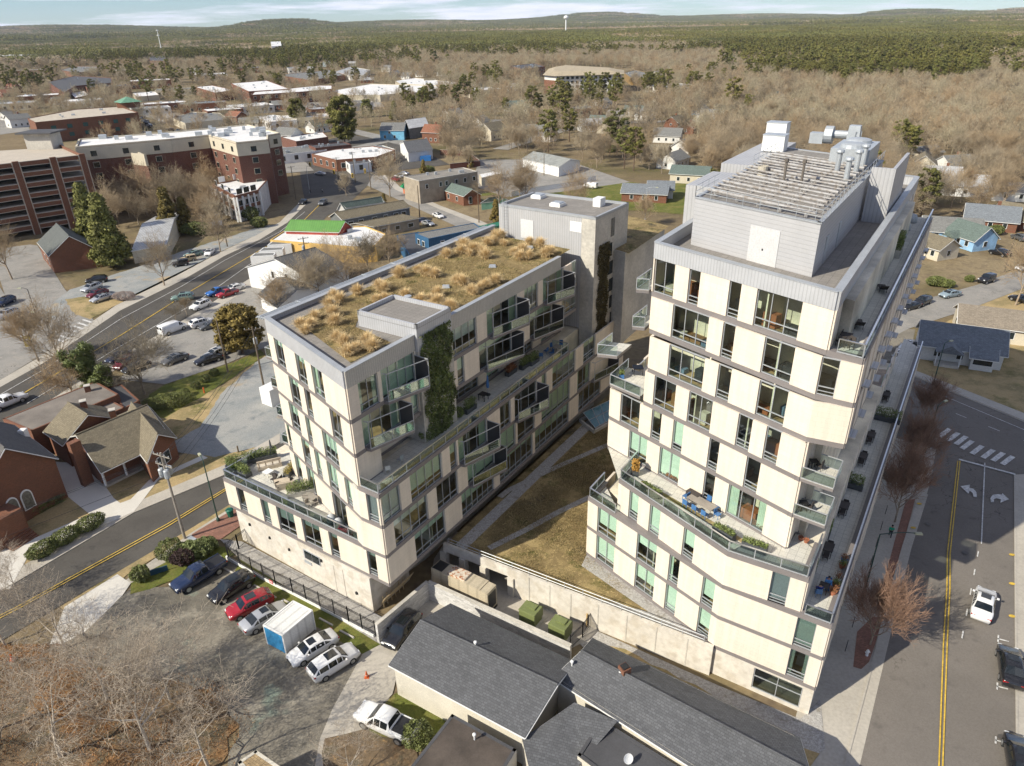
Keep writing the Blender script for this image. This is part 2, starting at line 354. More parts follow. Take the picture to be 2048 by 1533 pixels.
# terrain: one sheet to the horizon, hills far out
def hills(x, y):
    r = math.hypot(x, y); a = math.degrees(math.atan2(x, y))
    if r < 1500: return 0.0
    k = min(1, (r - 1500) / 2500)
    h = 9 * math.sin(x / 900 + 1) * math.sin(y / 1100) * k
    def bump(ac, w, rc, rw, hh): return hh * math.exp(-((a - ac) / w) ** 2 - ((r - rc) / rw) ** 2)
    h += bump(-15.5, 3.0, 7200, 1500, 72) + bump(-30, 9, 8500, 1400, 70) + bump(-8, 8, 9000, 1500, 60) + bump(7, 4, 10500, 1300, 95)
    h += bump(27, 3.2, 9500, 1100, 70) + bump(34, 3.0, 9500, 1000, 60) + bump(17, 6, 11000, 1500, 55) + bump(1, 6, 11500, 1400, 50)
    return h
vs, fs = [], []; rings = [0.5] + [30 * 1.075 ** i for i in range(90)]; rings = [r for r in rings if r < 15500]; NA = 240
for r in rings:
    for i in range(NA):
        a = 2 * PI * i / NA; x, y = r * math.sin(a), r * math.cos(a); vs.append((x, y, hills(x, y)))
for k in range(len(rings) - 1):
    for i in range(NA): fs.append((k * NA + i, (k + 1) * NA + i, (k + 1) * NA + (i + 1) % NA, k * NA + (i + 1) % NA))
fs.append(tuple(range(NA - 1, -1, -1))[::-1])
mb = MB(); mb.add(vs, fs); g = mb.build('ground', M_GROUND, smooth=True, uv=False); struct(g)

AI = [0]
def area(name, pts, z, m, px=True, jag=0.0):
    AI[0] += 1; z = z + .0013 * AI[0]
    P = GP(pts, 0) if px else [Vector((*p, 0)) for p in pts]
    if jag:
        Q = []
        for a, b in zip(P, P[1:] + P[:1]):
            n = max(1, int((b - a).length / 1.2)); d = (b - a); nn = Vector((-d.y, d.x, 0)).normalized()
            for i in range(n): Q.append(a + d * (i / n) + nn * random.uniform(-jag, jag) * (1 if i else .3))
        P = Q
    mb = MB(); mb.sheet([(p[0], p[1]) for p in P], z); return struct(mb.build(name, m))
def strip(name, pts, w, z, m, px=True, dash=None, t=0.0):
    """road marking / ribbon following a polyline"""
    P = GP(pts, 0) if px else [Vector((*p, 0)) for p in pts]; mb = MB()
    for a, b in zip(P, P[1:]):
        L_ = (b - a).length; d = (b - a) / L_; n = Vector((-d.y, d.x, 0)) * w / 2; s = 0
        while s < L_ - .01:
            e = min(L_, s + (dash[0] if dash else L_)); p, q = a + d * s, a + d * e
            if t: mb.prism([(p - n)[:2], (q - n)[:2], (q + n)[:2], (p + n)[:2]], z, z + t)
            else: mb.sheet([(p - n)[:2], (q - n)[:2], (q + n)[:2], (p + n)[:2]], z)
            s = e + (dash[1] if dash else 1)
    return struct(mb.build(name, m))
# ---- right street
area('ground_lawn_east', [(1790, 700), (2048, 560), (2200, 500), (2200, 980), (2048, 860), (1815, 752)], .01, M_DGR)
area('ground_downtown', [(-500, 240), (900, 200), (1100, 330), (1000, 470), (500, 700), (-500, 900)], .008, M_GROUND)
area('pavement_east', [(1500, 1700), (1590, 1440), (1640, 1250), (1700, 1100), (1790, 850), (1800, 770), (1950, 800), (1860, 990), (1784, 1257), (1771, 1312), (1715, 1560), (1690, 1700)], .05, M_SIDE)
area('road_east', [(1690, 1700), (1719, 1533), (1771, 1312), (1784, 1257), (1822, 1100), (1862, 960), (1872, 900), (1700, 850), (1815, 750), (2048, 843), (2250, 920), (2250, 1050), (2048, 950), (2029, 951), (2034, 1533), (2036, 1700)], .054, M_ASPH)
area('pavement_far_side', [(2036, 1700), (2034, 1533), (2029, 951), (2048, 950), (2250, 1050), (2400, 1700)], .09, M_SIDE)
area('gutter_strip', [(1719, 1533), (1771, 1312), (1784, 1257), (1822, 1100), (1856, 990), (1838, 990), (1804, 1100), (1768, 1230), (1752, 1300), (1690, 1533)], .058, M_SIDE)
area('tree_strip_paving', [(1706, 1335), (1714, 1265), (1745, 1235), (1766, 1235), (1750, 1290), (1738, 1325), (1722, 1340)], .066, M_BPAV)
area('tree_strip_paving', [(1752, 1222), (1790, 1080), (1812, 1000), (1830, 1000), (1806, 1090), (1770, 1222)], .066, M_BPAV)
area('north_pavement', [(1822, 750), (2048, 843), (2250, 925), (2250, 905), (2048, 828), (1830, 742)], .09, M_SIDE)
area('grass_behind_tower', [(1640, 640), (1830, 660), (1815, 752), (1700, 850), (1600, 850)], .03, M_LOT)
area('road_back_street', [(1700, 725), (1815, 659), (1942, 618), (2048, 577), (2300, 480), (2300, 450), (2048, 536), (1950, 572), (1862, 596), (1700, 665)], .05, M_ROADL)
strip('centre_line', [(1878, 1700), (1877, 1533), (1886, 1290), (1893, 1180), (1894, 1110), (1915, 924)], .11, .16, M_YELLOW)
strip('centre_line', [(1885.5, 1700), (1884.5, 1533), (1893.5, 1290), (1899, 1180), (1899.5, 1110), (1919.5, 924)], .11, .16, M_YELLOW)
strip('lane_line', [(1969, 928), (1962, 1090)], .12, .16, M_ROADW)
strip('lane_line', [(1956, 1105), (1920, 1295)], .12, .16, M_ROADW, dash=(1.1, 2.3))
strip('stop_line', [(1917, 921), (2030, 951)], .35, .16, M_ROADW)
for x, y in ((1888, 868), (1905, 876), (1921, 883), (1933, 892), (1953, 902), (1975, 910), (1995, 916), (2014, 923)):
    a = G(x - 9, y + 8); b = G(x + 10, y - 8); strip('crosswalk_bar', [(x - 10, y + 8), (x + 11, y - 8)], .62, .16, M_ROADW)
for x, y in ((2005, 1280), (2003, 1375), (2000, 1483)):
    strip('parking_tick', [(x - 11, y), (x + 12, y + 6)], .13, .16, M_ROADW); strip('parking_tick', [(x - 9, y - 7), (x - 10, y + 7)], .13, .16, M_ROADW)
def arrow(name, pts, z=.16):
    mb = MB(); mb.sheet([(p[0], p[1]) for p in GP(pts)], z); struct(mb.build(name, M_ROADW))
arrow('turn_arrow', [(1920, 975), (1939, 972), (1938, 978), (1946, 980), (1952, 987), (1953, 997), (1946, 996), (1945, 989), (1939, 984), (1936, 990)])
arrow('turn_arrow', [(1981, 1007), (1980, 999), (1985, 992), (1995, 991), (2003, 992), (2004, 989), (2017, 1001), (2000, 1008), (2001, 1001), (1992, 999), (1987, 1001), (1987, 1007)])
strip('kerb', [(2036, 1700), (2034, 1533), (2031, 1240), (2029, 951)], .18, .02, M_SIDE, t=.13)
strip('kerb', [(1690, 1533), (1752, 1300), (1768, 1230), (1804, 1100), (1838, 990)], .18, .02, M_SIDE, t=.11)
strip('kerb', [(1822, 752), (2048, 845), (2250, 925)], .18, .02, M_SIDE, t=.13)
strip('lane_edge', [(1835, 772), (2048, 862)], .12, .16, M_ROADW)
strip('lane_edge', [(1850, 805), (2048, 884)], .12, .16, M_ROADW, dash=(1.5, 3))
# ---- street on the left in front of the brick church
A = [(0, 1285), (100, 1225), (255, 1134), (384, 1057), (520, 975), (700, 870)]
B_ = [(700, 800), (560, 885), (452, 949), (267, 1026), (123, 1111), (0, 1184)]
area('road_west', [(-300, 1450), *A, *B_, (-300, 1330)], .05, M_ASPHD)
area('pavement_north_side', [(-300, 1330), (0, 1184), (123, 1111), (267, 1026), (452, 949), (560, 885), (560, 868), (452, 930), (262, 1010), (118, 1090), (0, 1160), (-300, 1300)], .06, M_SIDE)
strip('kerb', [(-300, 1332), (0, 1185), (123, 1112), (267, 1027), (452, 950), (560, 886)], .16, .02, M_SIDE, t=.13)
area('verge_south', [(150, 1245), (255, 1150), (384, 1072), (470, 1020), (470, 1004), (384, 1057), (255, 1134), (120, 1215)], .055, M_DGR)
area('pavement_south_side', [(170, 1265), (262, 1168), (392, 1090), (490, 1030), (470, 1012), (384, 1066), (280, 1140), (235, 1175), (140, 1250)], .058, M_SIDE)
area('driveway_apron', [(100, 1290), (130, 1215), (235, 1150), (262, 1168), (240, 1200), (170, 1290)], .062, M_SIDEW)
strip('centre_line', [(-100, 1285), (43, 1212), (158, 1148), (336, 1050), (452, 979), (600, 885)], .12, .16, M_YELLOW)
strip('centre_line', [(-100, 1291), (43, 1217), (158, 1153), (336, 1055), (452, 983), (600, 888)], .12, .16, M_YELLOW)
area('brick_paving_corner', [(384, 1070), (470, 1018), (500, 1040), (420, 1095), (388, 1088)], .066, M_BPAV)
# church and annex yards
area('yard_dry_grass', [(-100, 1060), (60, 1000), (190, 975), (500, 860), (560, 868), (452, 930), (262, 1010), (118, 1090), (0, 1160), (-100, 1200)], .03, M_DGR)
area('concrete_path', [(-60, 1120), (30, 1095), (180, 1030), (262, 1000), (300, 960), (405, 912), (416, 917), (318, 960), (268, 1025), (200, 1055), (60, 1108), (20, 1180), (-60, 1190)], .066, M_SIDEW)
area('concrete_forecourt', [(112, 925), (180, 930), (228, 998), (265, 1026), (205, 1048), (182, 1032), (130, 990)], .072, M_SIDEW)
area('gravel_yard', [(345, 885), (400, 855), (440, 790), (520, 720), (560, 700), (620, 760), (600, 880), (470, 905), (430, 915), (350, 905)], .04, M_GRAV, jag=.25)
area('lawn_strip', [(300, 790), (330, 770), (470, 725), (520, 700), (530, 712), (440, 772), (330, 838), (290, 830)], .045, M_GRN, jag=.2)
area('straw_margin', [(290, 835), (440, 775), (530, 712), (545, 720), (450, 800), (400, 855), (345, 885), (310, 870)], .036, M_DGR, jag=.2)
# ---- diagonal main street
area('road_main', [(-300, 985), (0, 872), (55, 830), (93, 806), (235, 718), (400, 622), (520, 545), (600, 495), (655, 432), (690, 415), (735, 372), (760, 345), (720, 335), (650, 330), (600, 345), (605, 380), (612, 410), (575, 446), (520, 480), (449, 513), (364, 562), (241, 622), (88, 727), (0, 776), (-300, 900)], .05, M_ASPHD)
area('road_branch', [(745, 352), (735, 372), (819, 411), (905, 450), (980, 485), (1060, 530), (1060, 500), (963, 453), (880, 420), (790, 380), (765, 352)], .051, M_ROADL)
area('pavement_branch', [(765, 352), (790, 380), (880, 420), (963, 453), (1060, 500), (1060, 490), (963, 443), (880, 412), (800, 375), (775, 350)], .06, M_SIDE)
area('pavement_main_north', [(-300, 900), (0, 776), (88, 727), (241, 622), (364, 562), (449, 513), (520, 480), (575, 446), (612, 410), (600, 405), (560, 445), (510, 473), (440, 506), (352, 553), (232, 612), (80, 715), (0, 762), (-300, 880)], .06, M_SIDE)
area('pavement_main_south', [(-300, 985), (0, 872), (93, 806), (235, 718), (400, 622), (520, 545), (600, 495), (604, 502), (530, 556), (410, 634), (245, 732), (104, 822), (0, 890), (-300, 1000)], .06, M_SIDE)
area('side_road', [(-250, 520), (-60, 470), (0, 498), (60, 490), (75, 492), (130, 580), (196, 650), (240, 620), (88, 727), (60, 690), (20, 620), (0, 560)], .046, M_ROADL)
area('gravel_lane', [(70, 640), (140, 580), (260, 540), (330, 515), (520, 455), (560, 448), (500, 478), (440, 505), (330, 572), (250, 605), (200, 590), (140, 600), (110, 640)], .048, M_GRAV, jag=.3)
area('verge_main', [(130, 600), (200, 590), (250, 605), (330, 572), (440, 505), (500, 478), (510, 473), (440, 506), (352, 553), (232, 612), (180, 640), (150, 630)], .052, M_DGR, jag=.2)
area('car_park_west', [(-400, 560), (0, 575), (40, 640), (70, 700), (80, 713), (0, 762), (-400, 870)], .044, M_ROADL)
area('car_park_diagonal', [(285, 700), (410, 630), (525, 560), (580, 600), (600, 680), (520, 700), (455, 728), (330, 770), (240, 760)], .047, M_ROADL)
area('leafy_ground', [(0, 1290), (100, 1290), (170, 1290), (180, 1330), (420, 1380), (480, 1450), (400, 1600), (-200, 1600), (-200, 1300)], .036, M_LITTER, jag=.7)
area('car_park_gravel', [(170, 1265), (260, 1180), (345, 1175), (480, 1120), (745, 1290), (790, 1300), (780, 1400), (760, 1480), (650, 1700), (400, 1700), (480, 1450), (420, 1380), (180, 1330), (100, 1300)], .04, M_LOT, jag=.25)
area('concrete_drive', [(600, 1700), (640, 1480), (665, 1420), (725, 1310), (790, 1270), (850, 1200), (900, 1215), (800, 1330), (785, 1390), (735, 1440), (690, 1533), (680, 1700)], .046, M_SIDE)
area('lawn_strip', [(480, 1120), (500, 1128), (560, 1165), (745, 1268), (762, 1290), (725, 1310), (690, 1290), (540, 1200), (470, 1145)], .048, M_GRN, jag=.1)
area('planted_corner', [(262, 1168), (392, 1090), (450, 1095), (470, 1112), (380, 1150), (300, 1180), (262, 1190)], .05, M_GRN, jag=.15)
area('lawn_by_shed', [(790, 1390), (830, 1370), (960, 1450), (900, 1490), (740, 1500), (735, 1440)], .05, M_GRN, jag=.15)
area('leafy_ground', [(620, 1700), (650, 1480), (730, 1460), (830, 1490), (850, 1700)], .052, M_LITTER, jag=.2)
area('stone_bed', [(1140, 1270), (1175, 1255), (1430, 1370), (1600, 1440), (1640, 1400), (1650, 1500), (1560, 1560), (1500, 1540), (1200, 1330)], .04, M_STONE)
area('bare_soil_strip', [(1200, 1290), (1250, 1300), (1420, 1390), (1560, 1475), (1640, 1510), (1600, 1560), (1540, 1540), (1300, 1400), (1190, 1310)], .048, M_DGR, jag=.2)
area('courtyard_floor', [(850, 1240), (868, 1120), (905, 1062), (1040, 1110), (1180, 1180), (1250, 1210), (1180, 1280), (1120, 1310)], .042, M_SIDE)
area('fence_bed', [(440, 1080), (485, 1085), (750, 1228), (790, 1250), (760, 1290), (480, 1120)], .046, M_STONE)
area('asphalt_downtown', [(600, 345), (560, 300), (700, 270), (820, 290), (900, 330), (770, 345), (720, 335)], .045, M_ASPHD)
area('lawn_east_of_street', [(880, 400), (1000, 390), (1250, 420), (1500, 440), (1500, 360), (1300, 370), (1130, 350), (1020, 380)], .02, M_GRN, jag=.5)
area('car_park_garage', [(960, 320), (1130, 320), (1260, 365), (1120, 385), (1010, 395), (940, 370)], .03, M_ROADL)
area('town_car_park', [(268, 226), (345, 252), (470, 262), (440, 248), (300, 212)], .02, M_ROADL)
area('town_car_park', [(556, 246), (640, 264), (705, 252), (640, 236)], .02, M_ROADL)
area('town_car_park', [(0, 235), (50, 232), (60, 262), (0, 270)], .02, M_ROADL)
area('town_car_park', [(600, 205), (760, 204), (770, 214), (600, 218)], .02, M_ROADL)
strip('town_street', [(600, 345), (560, 300), (480, 268), (380, 252), (270, 215), (190, 178), (150, 160)], 11, .17, M_ROADL)
strip('town_street', [(700, 300), (860, 262), (1000, 240)], 8, .18, M_ROADL)
strip('town_street', [(820, 290), (700, 262), (640, 232), (560, 200), (430, 195)], 9, .19, M_ROADL)
strip('town_street', [(1000, 300), (1120, 262), (1260, 246), (1460, 240)], 8, .18, M_ROADL)
M_COVER = mat('iron_cover', (.10, .09, .08), .6)
for x, y in ((1930, 1108), (1855, 1050), (2003, 1478)):
    p = G(x, y); mb = MB(); mb.sheet([(p.x + .32 * math.cos(i), p.y + .32 * math.sin(i)) for i in np.linspace(0, 2 * PI, 14)[:-1]], .165); struct(mb.build('manhole_cover', M_COVER))
for x, y in ((2023, 1112), (2023, 1170), (2023, 1235), (1838, 1010), (1826, 1058)):
    p = G(x, y); mb = MB(); r = .22
    mb.sheet([(p.x + .3 * math.cos(i), p.y + .2 * math.sin(i)) for i in np.linspace(0, 2 * PI, 14)[:-1]], .168)
    struct(mb.build('painted_mark', M_YELLOW))
# main street lane lines
strip('lane_edge', [(0, 792), (90, 740), (241, 640), (364, 574), (450, 522), (560, 465), (610, 425)], .14, .16, M_ROADW)
strip('lane_edge', [(55, 809), (93, 786), (230, 701), (392, 607), (504, 527), (560, 492)], .14, .16, M_ROADW)
strip('centre_line', [(0, 818), (27, 801), (241, 673), (375, 588), (537, 492)], .2, .16, M_YELLOW)
strip('centre_line', [(600, 450), (640, 410), (655, 405)], .2, .16, M_YELLOW)
for i in range(7): strip('crosswalk_bar', [(112 + i * 9, 680 - i * 6.5), (130 + i * 9, 686 - i * 6.5)], .5, .165, M_ROADW)
# ================================================================ THE TWO BLOCKS
FH = 3.42
KT = lambda k: 3.24 + FH * k          # tower slab levels
KB = lambda k: 4.60 + FH * k          # low block slab levels
D = Vector((.552, .834, 0)).normalized(); N = Vector((.834, -.552, 0)).normalized()
def U(p, s=0.0, n=0.0): return (p[0] + D.x * s + N.x * n, p[1] + D.y * s + N.y * n)
def plen(poly): return sum(math.dist(a, b) for a, b in zip(poly, poly[1:]))
def at_s(poly, s):
    for a, b in zip(poly, poly[1:]):
        l = math.dist(a, b)
        if s <= l + 1e-6 or b is poly[-1]: return lerp(a, b, s / l), ((b[0] - a[0]) / l, (b[1] - a[1]) / l)
        s -= l
def s_px(poly, px, z):
    """arc length along a facade line at which it crosses photo column px at height z"""
    T = plen(poly); best, bs = 1e9, 0
    for i in range(401):
        s = T * i / 400; p, _ = at_s(poly, s); e = abs(proj((p[0], p[1], z))[0] - px)
        if e < best: best, bs = e, s
    return bs
def cut(poly, a, b):
    """part of a polyline between two arc lengths"""
    out = [at_s(poly, a)[0]]; s = 0
    for p, q in zip(poly, poly[1:]):
        s += math.dist(p, q)
        if a + .02 < s < b - .02: out.append(q)
    out.append(at_s(poly, b)[0]); return out
def offs(poly, d):
    """offset an open polyline outwards (right-hand side of travel)"""
    out = []
    for i, p in enumerate(poly):
        ns = []
        if i > 0: a = poly[i - 1]; l = math.dist(a, p); ns.append(((p[1] - a[1]) / l, -(p[0] - a[0]) / l))
        if i < len(poly) - 1: b = poly[i + 1]; l = math.dist(p, b); ns.append(((b[1] - p[1]) / l, -(b[0] - p[0]) / l))
        nx, ny = sum(n[0] for n in ns) / len(ns), sum(n[1] for n in ns) / len(ns); k = 1 / max(.3, nx * nx + ny * ny)
        out.append((p[0] + nx * d * k, p[1] + ny * d * k))
    return out
def skin(mb, poly, d0, d1, z0, z1):
    """extruded band following poly between outward offsets d0 and d1"""
    A_, B2 = offs(poly, d0), offs(poly, d1)
    for i in range(len(poly) - 1): mb.prism([A_[i], A_[i + 1], B2[i + 1], B2[i]], z0, z1)
class Bld:
    def __init__(s, root): s.root = root; s.clad = MB(); s.band = MB(); s.nwin = 0; s.wf = MB(); s.wp = MB(); s.rng = random.Random(len(root.name))
    def window(s, poly, a, b, z0, z1, n=1, blind=None, bm=None, door=False, low=.62):
        if blind is None: q_ = s.rng.random(); blind = s.rng.choice((.3, .45, .6, .95)) if q_ < .55 else (-1 if q_ < .78 else 0)
        L_ = cut(poly, a, b); f = MB(); p0 = L_[0]; p1 = L_[-1]; T = math.dist(p0, p1); t = .06
        big_ = s.nwin >= 96; fr = s.wf if big_ else f; pn = s.wp if big_ else MB()
        A_ = offs([p0, p1], -.10); q0, q1 = A_
        at = lambda k: lerp(q0, q1, k)
        fr.use(M_ALU)
        e = t / T
        fr.wall(at(0), at(e), z0, z1, .1); fr.wall(at(1 - e), at(1), z0, z1, .1)
        fr.wall(at(e), at(1 - e), z1 - t * 1.6, z1, .1); fr.wall(at(e), at(1 - e), z0, z0 + t, .1)
        if not door:
            fr.wall(at(e), at(1 - e), z0 + low, z0 + low + .07, .09)
        for i in range(1, n):
            k = i / n; fr.wall(at(k - e / 2), at(k + e / 2), z0 + t, z1 - t * 1.6, .08)
        if n == 1 and not door: fr.wall(at(e), at(1 - e), z0 + low * .45, z0 + low * .45 + .05, .085)
        pa, pb = at(e), at(1 - e); pn.quad((*pa, z0 + t), (*pb, z0 + t), (*pb, z1 - t), (*pa, z1 - t))
        s.nwin += 1
        if big_: return
        w = f.build('window', M_ALU, s.root); pn.build('pane', M_GLASS, w)
        if blind:
            B3 = offs([p0, p1], -.24); bl = MB()
            if blind < 0:     # curtains at both sides
                for k0, k1 in ((.01, .24), (.78, .99)): bl.wall(lerp(*B3, k0), lerp(*B3, k1), z0 + .03, z1 - .05, .05)
                bl.build('curtain', bm or M_CURT, w)
            else:
                bl.wall(lerp(*B3, .01), lerp(*B3, .99), z1 - .05 - (z1 - z0 - .1) * blind, z1 - .05, .02); bl.build('shade', bm or M_BLIND, w)
    def floor(s, poly, z0, z1, wins, band=.22, cm=None, wz=None):
        """one storey of facade: cladding panels between windows, slab band at its foot"""
        T = plen(poly); cur = 0.0; s.clad.use(cm or M_CLAD)
        for w in wins:
            a, b = max(.02, w[0]), min(T - .02, w[1])
            if a - cur > .05: skin(s.clad, cut(poly, cur, a), -.12, .12, z0 + band, z1 - band)
            cur = b
            o = w[2] if len(w) > 2 else {}
            if not o.get('open'): s.window(poly, a, b, z0 + band, z1 - band, **o)
        if T - cur > .05: skin(s.clad, cut(poly, cur, T), -.12, .12, z0 + band, z1 - band)
        s.band.use(M_BAND); skin(s.band, poly, -.4, .085, z0 - band, z0 + band)
    def wpx(s, poly, z, *ws):
        out = []
        for w in ws:
            a, b = sorted((s_px(poly, w[0], z), s_px(poly, w[1], z))); out.append((a, b, w[2] if len(w) > 2 else {}))
        return sorted(out, key=lambda q: q[0])
    def done(s):
        s.clad.build('wall', None, s.root); s.band.build('floor_band', None, s.root)
        if s.wf.v: o = s.wf.build('window_frames', M_ALU, s.root); o['kind'] = 'stuff'; p = s.wp.build('panes', M_GLASS, o)
def railing(root, poly, z, h=1.05, gap=1.9, gl=True):
    f = MB(); g = MB(); 
    for a, b in zip(poly, poly[1:]):
        L_ = math.dist(a, b); n = max(1, round(L_ / gap))
        f.use(M_RAIL); f.wall(a, b, z + h - .06, z + h, .13); f.use(M_ALU); f.wall(a, b, z + .02, z + .09, .08)
        for i in range(n + 1):
            k = i / n; e = .035 / L_; p, q = lerp(a, b, max(0, k - e)), lerp(a, b, min(1, k + e)); f.wall(p, q, z, z + h - .06, .07)
        if gl: g.wall(lerp(a, b, .01), lerp(a, b, .99), z + .12, z + h - .08, .012)
    r = f.build('railing', None, root)
    if gl: g.build('glass_panel', M_RAILG, r)
    return r
def balcony(root, poly, z, t=.28, rail=None):
    mb = MB(); mb.use(M_BAND); mb.prism(poly, z - t, z - .02); mb.use(M_TPAVER); mb.prism(poly, z - .018, z + .02); b = mb.build('balcony', None, root)
    f = MB(); g = MB(); P = rail or poly
    for a, c in zip(P, P[1:]):
        L_ = math.dist(a, c); f.wall(a, c, z + 1.0, z + 1.06, .07); f.wall(a, c, z + .04, z + .1, .06); n = max(1, round(L_ / 1.8))
        for i in range(n + 1):
            k = i / n; e = .03 / L_; f.wall(lerp(a, c, max(0, k - e)), lerp(a, c, min(1, k + e)), z + .02, z + 1.0, .06)
        g.wall(lerp(a, c, .02), lerp(a, c, .98), z + .12, z + .98, .012)
    f.build('rail', M_ALU, b); g.build('glass_panel', M_RAILG, b); return b

# ---------------------------------------------------------------- tower
TW = thing('apartment_tower', 'ten storey cream clad apartment tower with stepped terraces and rooftop plant room', 'building', (20, 60, 0), world=True)
tw = Bld(TW)
A1, K1, R1 = (7.35, 56.9), (17.1, 44.5), (24.1, 39.9)
E1 = U(R1, 61)                                    # east podium line
low_front = [A1, K1, R1]
E4i = (22.0, 44.9)
LE = 45.0
tz = dict
G_ = dict(blind=.62); GF = dict(blind=1.0)
# level 0: concrete base with garage opening
cz = MB(); cz.use(M_CONCD)
gs = s_px([K1, R1], 1506, 1.7), s_px([K1, R1], 1602, 1.7)
skin(cz, cut([K1, R1], 0, gs[0]), -.3, .02, 0, KT(0) - .22); skin(cz, cut([K1, R1], gs[1], plen([K1, R1])), -.3, .02, 0, KT(0) - .22)
skin(cz, cut([K1, R1], gs[0], gs[1]), -.3, .02, 0, .35); skin(cz, cut([K1, R1], gs[0], gs[1]), -.3, .02, 2.75, KT(0) - .22)
cz.use(M_CONC)
skin(cz, [U(R1, .25), U(R1, 60)], -.3, .0, 0, KT(0) - .22)
cz.build('concrete_base', None, TW)
tw.window([K1, R1], gs[0] + .02, gs[1] - .02, .35, 2.75, n=2, low=1.4)
mb = MB(); mb.use(M_INT); P_ = cut([K1, R1], gs[0] - .3, gs[1] + .25); I_ = offs(P_, -5)
mb.prism([P_[0], P_[1], I_[1], I_[0]], .02, .06); mb.wall(I_[0], I_[1], 0, 3); mb.build('garage_floor', None, TW)
rows = {
 0: (low_front, KT(0) + 1.7, [(1194, 1230, dict(n=2, blind=.78)), (1271, 1309, dict(n=2, blind=.6)), (1331, 1353.5, dict(blind=.95)), (1396, 1420, dict(blind=.7)), (1576, 1614, dict(blind=-1))]),
 1: (low_front, KT(1) + 1.7, [(1196, 1233.6, dict(n=2, blind=.66)), (1274.7, 1314, dict(n=2, blind=.4)), (1338, 1358.6, dict(blind=-1)), (1405, 1429, dict(blind=.7)), (1590, 1629, dict(blind=.97))]),
 2: ([(9.9, 54.9), K1, (22.3, 41.35)], KT(2) + 1.7, [(1259, 1278, dict(blind=.75)), (1300, 1321, dict(blind=.97)), (1367, 1389.5, {}), (1540, 1576, dict(blind=.97, bm=M_WBLIND))]),
 3: ([(9.6, 60.9), (21.9, 44.9)], KT(3) + 1.7, [(1259, 1295, dict(n=2, blind=.7)), (1319, 1360, dict(n=2, door=True)), (1408, 1429, dict(blind=0)), (1456, 1530, dict(n=3, door=True))]),
 4: ([(9.6, 60.9), (21.9, 44.9)], KT(4) + 1.7, [(1242, 1280, dict(n=2)), (1304, 1322.7, {}), (1346.6, 1367, dict(blind=.8)), (1417, 1437.4, {}), (1490.5, 1518, dict(blind=.5))]),
 5: ([(12.2, 57.6), (21.9, 44.9)], KT(5) + 1.7, [(1309, 1351.8, dict(n=2, blind=.6)), (1377.5, 1423.7, dict(n=2, blind=.55)), (1475, 1502.5, dict(blind=.98, bm=M_WBLIND)), (1530, 1559, dict(blind=.55))]),
 6: ([(12.35, 57.5), (21.95, 45.2), (24.25, 44.1)], KT(6) + 1.7, [(1338, 1408, dict(n=3)), (1435.7, 1461.4, {}), (1516, 1572.7, dict(n=2, blind=.3))]),
 7: ([(12.4, 58.4), (22.1, 45.5), (24.25, 44.1)], KT(7) + 1.7, [(1345.7, 1416.6, dict(n=3)), (1445, 1469, {}), (1526.5, 1586, dict(n=2)), (1639, 1675, dict(blind=0))]),
 8: ([(12.4, 58.6), (22.4, 45.7)], KT(8) + 1.7, [(1309, 1350, dict(n=2, blind=-1)), (1377.6, 1400, {}), (1456.7, 1481, dict(blind=0)), (1512, 1601.5, dict(n=3, blind=-1))]),
}
inner_e = {2: 4.7, 3: 4.7, 4: 4.7, 5: 4.7, 6: 2.35, 7: 2.35, 8: 4.6}
def east(k):     # start point of the east face of a level
    if k < 2: return R1
    if k in (6, 7): return (24.25, 44.1)
    if k == 8: return (22.4, 45.7)
    return {2: (25.3, 46.2)}.get(k, (23.4, 46.8))
dd = tw
